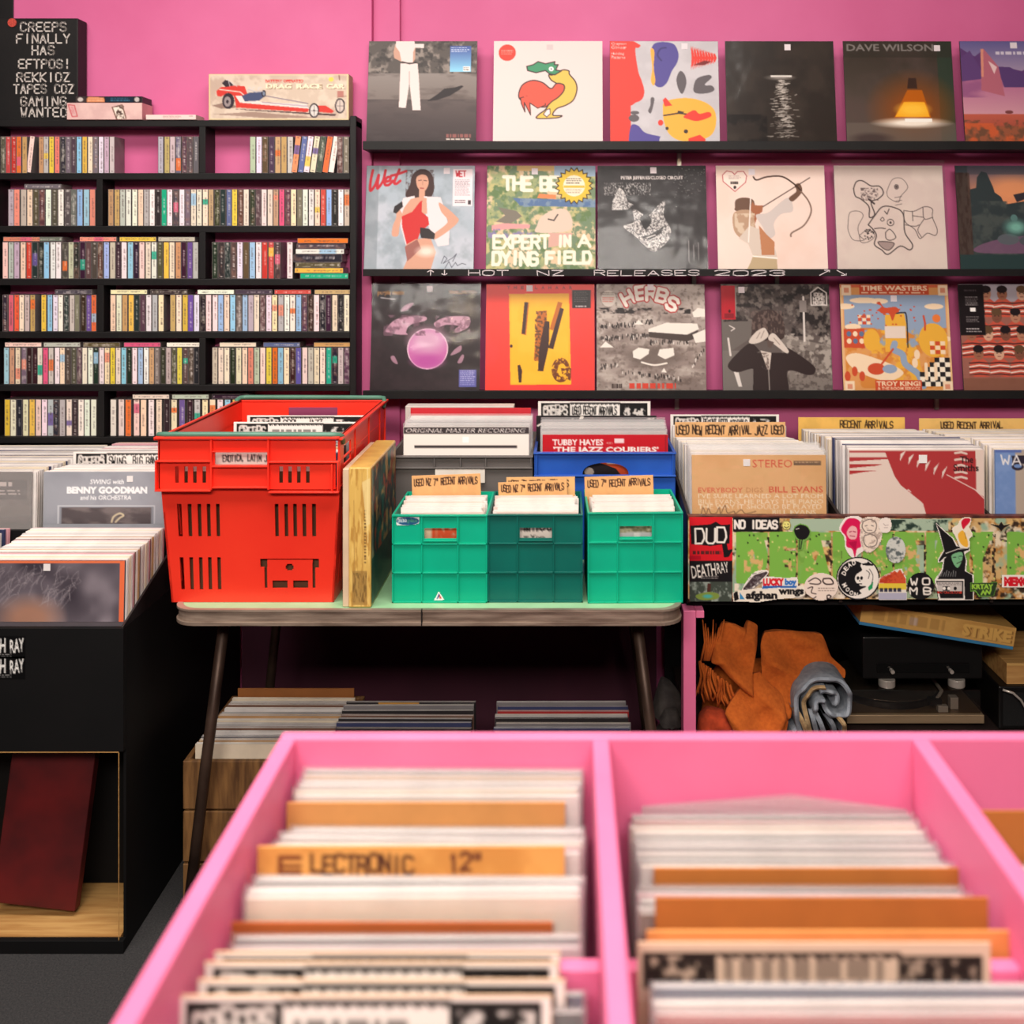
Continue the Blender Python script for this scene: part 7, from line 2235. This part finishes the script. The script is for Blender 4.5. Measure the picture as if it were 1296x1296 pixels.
# turntable with dust cover
PLN = mat('champagne_metal', (170, 146, 116), 0.4, 0.5, col2=(156, 132, 104), nscale=6, stretch=(1, 14, 14))
SMOKE = clear_mat('smoked_acrylic', 0.12, 0.05, (0.78, 0.74, 0.7), 0.0)
DARKM = mat('black_hifi_metal', (22, 21, 21), 0.35, 0.2)
x0, x1 = W(1072, 0, 2.6)[0], W(1246, 0, 2.6)[0]
tt = thing('turntable', 'champagne silver turntable under smoked dust cover on shelf beside blankets', 'turntable', ((x0 + x1) / 2, 2.78, 0.335))
iv = (-(x0 + x1) / 2, -2.78, -0.335)
zp = W(0, 905, 2.6)[1]
m = MB().box(x0, x1, 2.60, 2.93, 0.345, zp, PLN)
for xx in (x0 + 0.03, x1 - 0.06):
    m.box(xx, xx + 0.03, 2.62, 2.65, 0.3356, 0.345, DARKM).box(xx, xx + 0.03, 2.88, 2.91, 0.3356, 0.345, DARKM)
m.build('plinth', tt, iv, bevel=0.002)
zc = W(0, 872, 2.61)[1]
MB().box(x0 + 0.006, x1 - 0.006, 2.606, 2.925, zp + 0.001, zc, SMOKE).build('dust_cover', tt, iv, bevel=0.003)['label'] = 'smoked clear dust cover'
cx, cy = (x0 + x1) / 2 - 0.03, 2.77
MB().tube([(cx, cy, zp + 0.002), (cx, cy, zp + 0.016), (cx, cy, zp + 0.02)], [0.143, 0.143, 0.138], DARKM, 48).build('platter', tt, iv, smooth=False)
m = MB().tube([(cx, cy, zp + 0.02), (cx, cy, zp + 0.021)], [0.14, 0.14], mat('platter_rim_silver', (176, 164, 150), 0.25, 0.9), 48)
m.build('platter_mat', tt, iv)
px_ = x1 - 0.075
m = MB().tube([(px_, 2.85, zp + 0.001), (px_, 2.85, zp + 0.035)], 0.016, SILVER, 18).tube([(px_, 2.87, zp + 0.032), (px_, 2.80, zp + 0.032), (px_ - 0.006, 2.67, zp + 0.03), (px_ - 0.03, 2.635, zp + 0.026)], 0.0045, SILVER, 10)
m.box(px_ - 0.052, px_ - 0.022, 2.622, 2.645, zp + 0.014, zp + 0.028, DARKM)
m.build('tone_arm', tt, iv, smooth=False)
m = MB().box(px_ + 0.002, px_ + 0.022, 2.63, 2.65, zp + 0.001, zp + 0.03, SILVER).box(px_ - 0.035, px_ - 0.01, 2.612, 2.628, zp + 0.001, zp + 0.016, SILVER)
m.build('switch', tt, iv, bevel=0.001)
# black hi-fi unit on silver feet, standing on the dust cover
z0 = zc + 0.0005
hf = thing('hifi_unit', 'black hi-fi unit on two silver feet stacked on the turntable', 'hi-fi unit', ((x0 + x1) / 2, 2.78, z0))
iv = (-(x0 + x1) / 2, -2.78, -z0)
for u in (1123.5, 1212):
    for y in (2.628, 2.86):
        X = W(u, 0, 2.62)[0]
        m = MB().tube([(X, y, z0), (X, y, z0 + 0.002), (X, y, z0 + 0.017), (X, y, z0 + 0.019)], [0.0195, 0.0205, 0.0205, 0.019], SILVER, 24)
        m.build('foot', hf, iv, smooth=False)['label'] = 'round silver foot'
(xq, zq), (xr, zr) = W(1088, 791, 2.55), W(1283, 823, 2.55)
zh = zq - (x1 + 0.005 - xq) * (zq - zr) / (xr - xq) - 0.0015
MB().box(x0 + 0.045, x1 + 0.005, 2.622, 2.90, z0 + 0.019, zh, DARKM).build('case', hf, iv, bevel=0.004)
m = MB().box(x0 + 0.08, x1 - 0.03, 2.619, 2.6225, z0 + 0.035, z0 + 0.06, mat('gloss_black_fascia', (14, 14, 14), 0.15))
m.build('front_fascia', hf, iv, bevel=0.001)
for u in (1131, 1206):
    X, Z = W(u, 852, 2.6)
    MB().tube([(X, 2.606, Z), (X, 2.622, Z)], 0.005, SILVER, 14).build('knob', hf, iv)
# slanted game box resting on the hi-fi unit
x0b, z0b = W(1088, 791, 2.55)
x1b, z1b = W(1283, 823, 2.55)
L = math.hypot(x1b - x0b, z1b - z0b)
ang = math.atan2(z0b - z1b, x1b - x0b)
OCH = paper((196, 150, 84))
o = MB().box(0, L, 0, 0.20, 0.0, 0.046, OCH).box(0, L, 0.001, 0.199, -0.008, 0.0, paper((60, 130, 176))).build('game_box', None, (x0b, 2.55, z0b + 0.008), (0.0, ang, 0), 0.0015)
tag(o, 'tan game box with blue base tilted on the black hi-fi unit', 'box')
a = Art(190, 24, (255, 30, 1245, 155), (206, 160, 90))
a.N((190, 142, 76), 90, 3, 0.45, 0.6, sx=2).R(565, 70, 620, 120, (196, 170, 150))
a.lines(330, 56, 880, 150, 1, (150, 110, 60), 6, 0.4, 0.75).T('STRIKE', 915, 56, 1230, 138, (150, 108, 58), 0.06).T('STRIKE', 905, 52, 1220, 134, (214, 168, 92), 0.06)
link('front_print', a.mesh('front_print', L - 0.002, 0.044, -0.0006, 0.001, 0.001, 0.5), o)
# tan box and black speaker at the right photo edge
xa, za = W(1272, 866, 2.6)
o = MB().box(0, 0.20, 0, 0.22, 0, 0.052, TANW).box(0, 0.20, -0.001, 0.0, 0.046, 0.052, paper((214, 170, 100))).build('wooden_box', None, (xa + 0.004, 2.6, za), (0, 0, 0), 0.002)
tag(o, 'light tan wooden box on black speaker at right photo edge', 'box')
xs = W(1262, 0, 2.6)[0]
sp = thing('speaker', 'black speaker lying on lower shelf at right photo edge', 'speaker', (xs + 0.12, 2.7, 0.335))
zs = za - 0.001
MB().box(-0.12, 0.14, -0.11, 0.12, 0.0006, zs - 0.335, DARKM).build('cabinet', sp, bevel=0.004)
MB().box(-0.11, 0.13, -0.113, -0.1095, 0.01, zs - 0.35, mat('black_grille_cloth', (18, 18, 19), 0.95, bump=0.5, bscale=900)).build('grille', sp, bevel=0.001)
m = MB().tube([(W(1268, 0, 2.58)[0], 2.575, W(0, 872, 2.58)[1]), (W(1280, 0, 2.58)[0], 2.57, W(0, 875, 2.58)[1]), (W(1290, 0, 2.58)[0], 2.572, W(0, 884, 2.58)[1]), (W(1300, 0, 2.58)[0], 2.575, W(0, 900, 2.58)[1]), (W(1306, 0, 2.58)[0], 2.577, 0.34)], 0.003, SILVER, 8)
tag(m.build('cable', smooth=True), 'thin silver cable hanging over black speaker front', 'cable')
# grey cloth bag between the table leg and the pink post
GBAG = mat('dark_grey_cloth', (84, 78, 74), 0.95, col2=(60, 54, 52), nscale=30, bump=0.4, bscale=300)
m = MB()
cloth(m, [(826, 935), (824, 905), (830, 880), (838, 862), (850, 866), (861, 880), (863, 905), (862, 935)], 2.70, 0.06, GBAG, seed=8, wav=0.008)
cloth(m, [(836, 930), (834, 908), (842, 896), (856, 898), (862, 912), (860, 935)], 2.64, 0.05, GBAG, seed=9, wav=0.008)
cloth(m, [(824, 1100), (822, 1000), (826, 930), (845, 915), (864, 930), (866, 1000), (864, 1098)], 2.70, 0.07, GBAG, seed=10, wav=0.008, zmin=0.002)
tag(m.build('cloth_bag', smooth=True), 'slumped dark grey cloth bag between right table leg and pink post', 'bag')
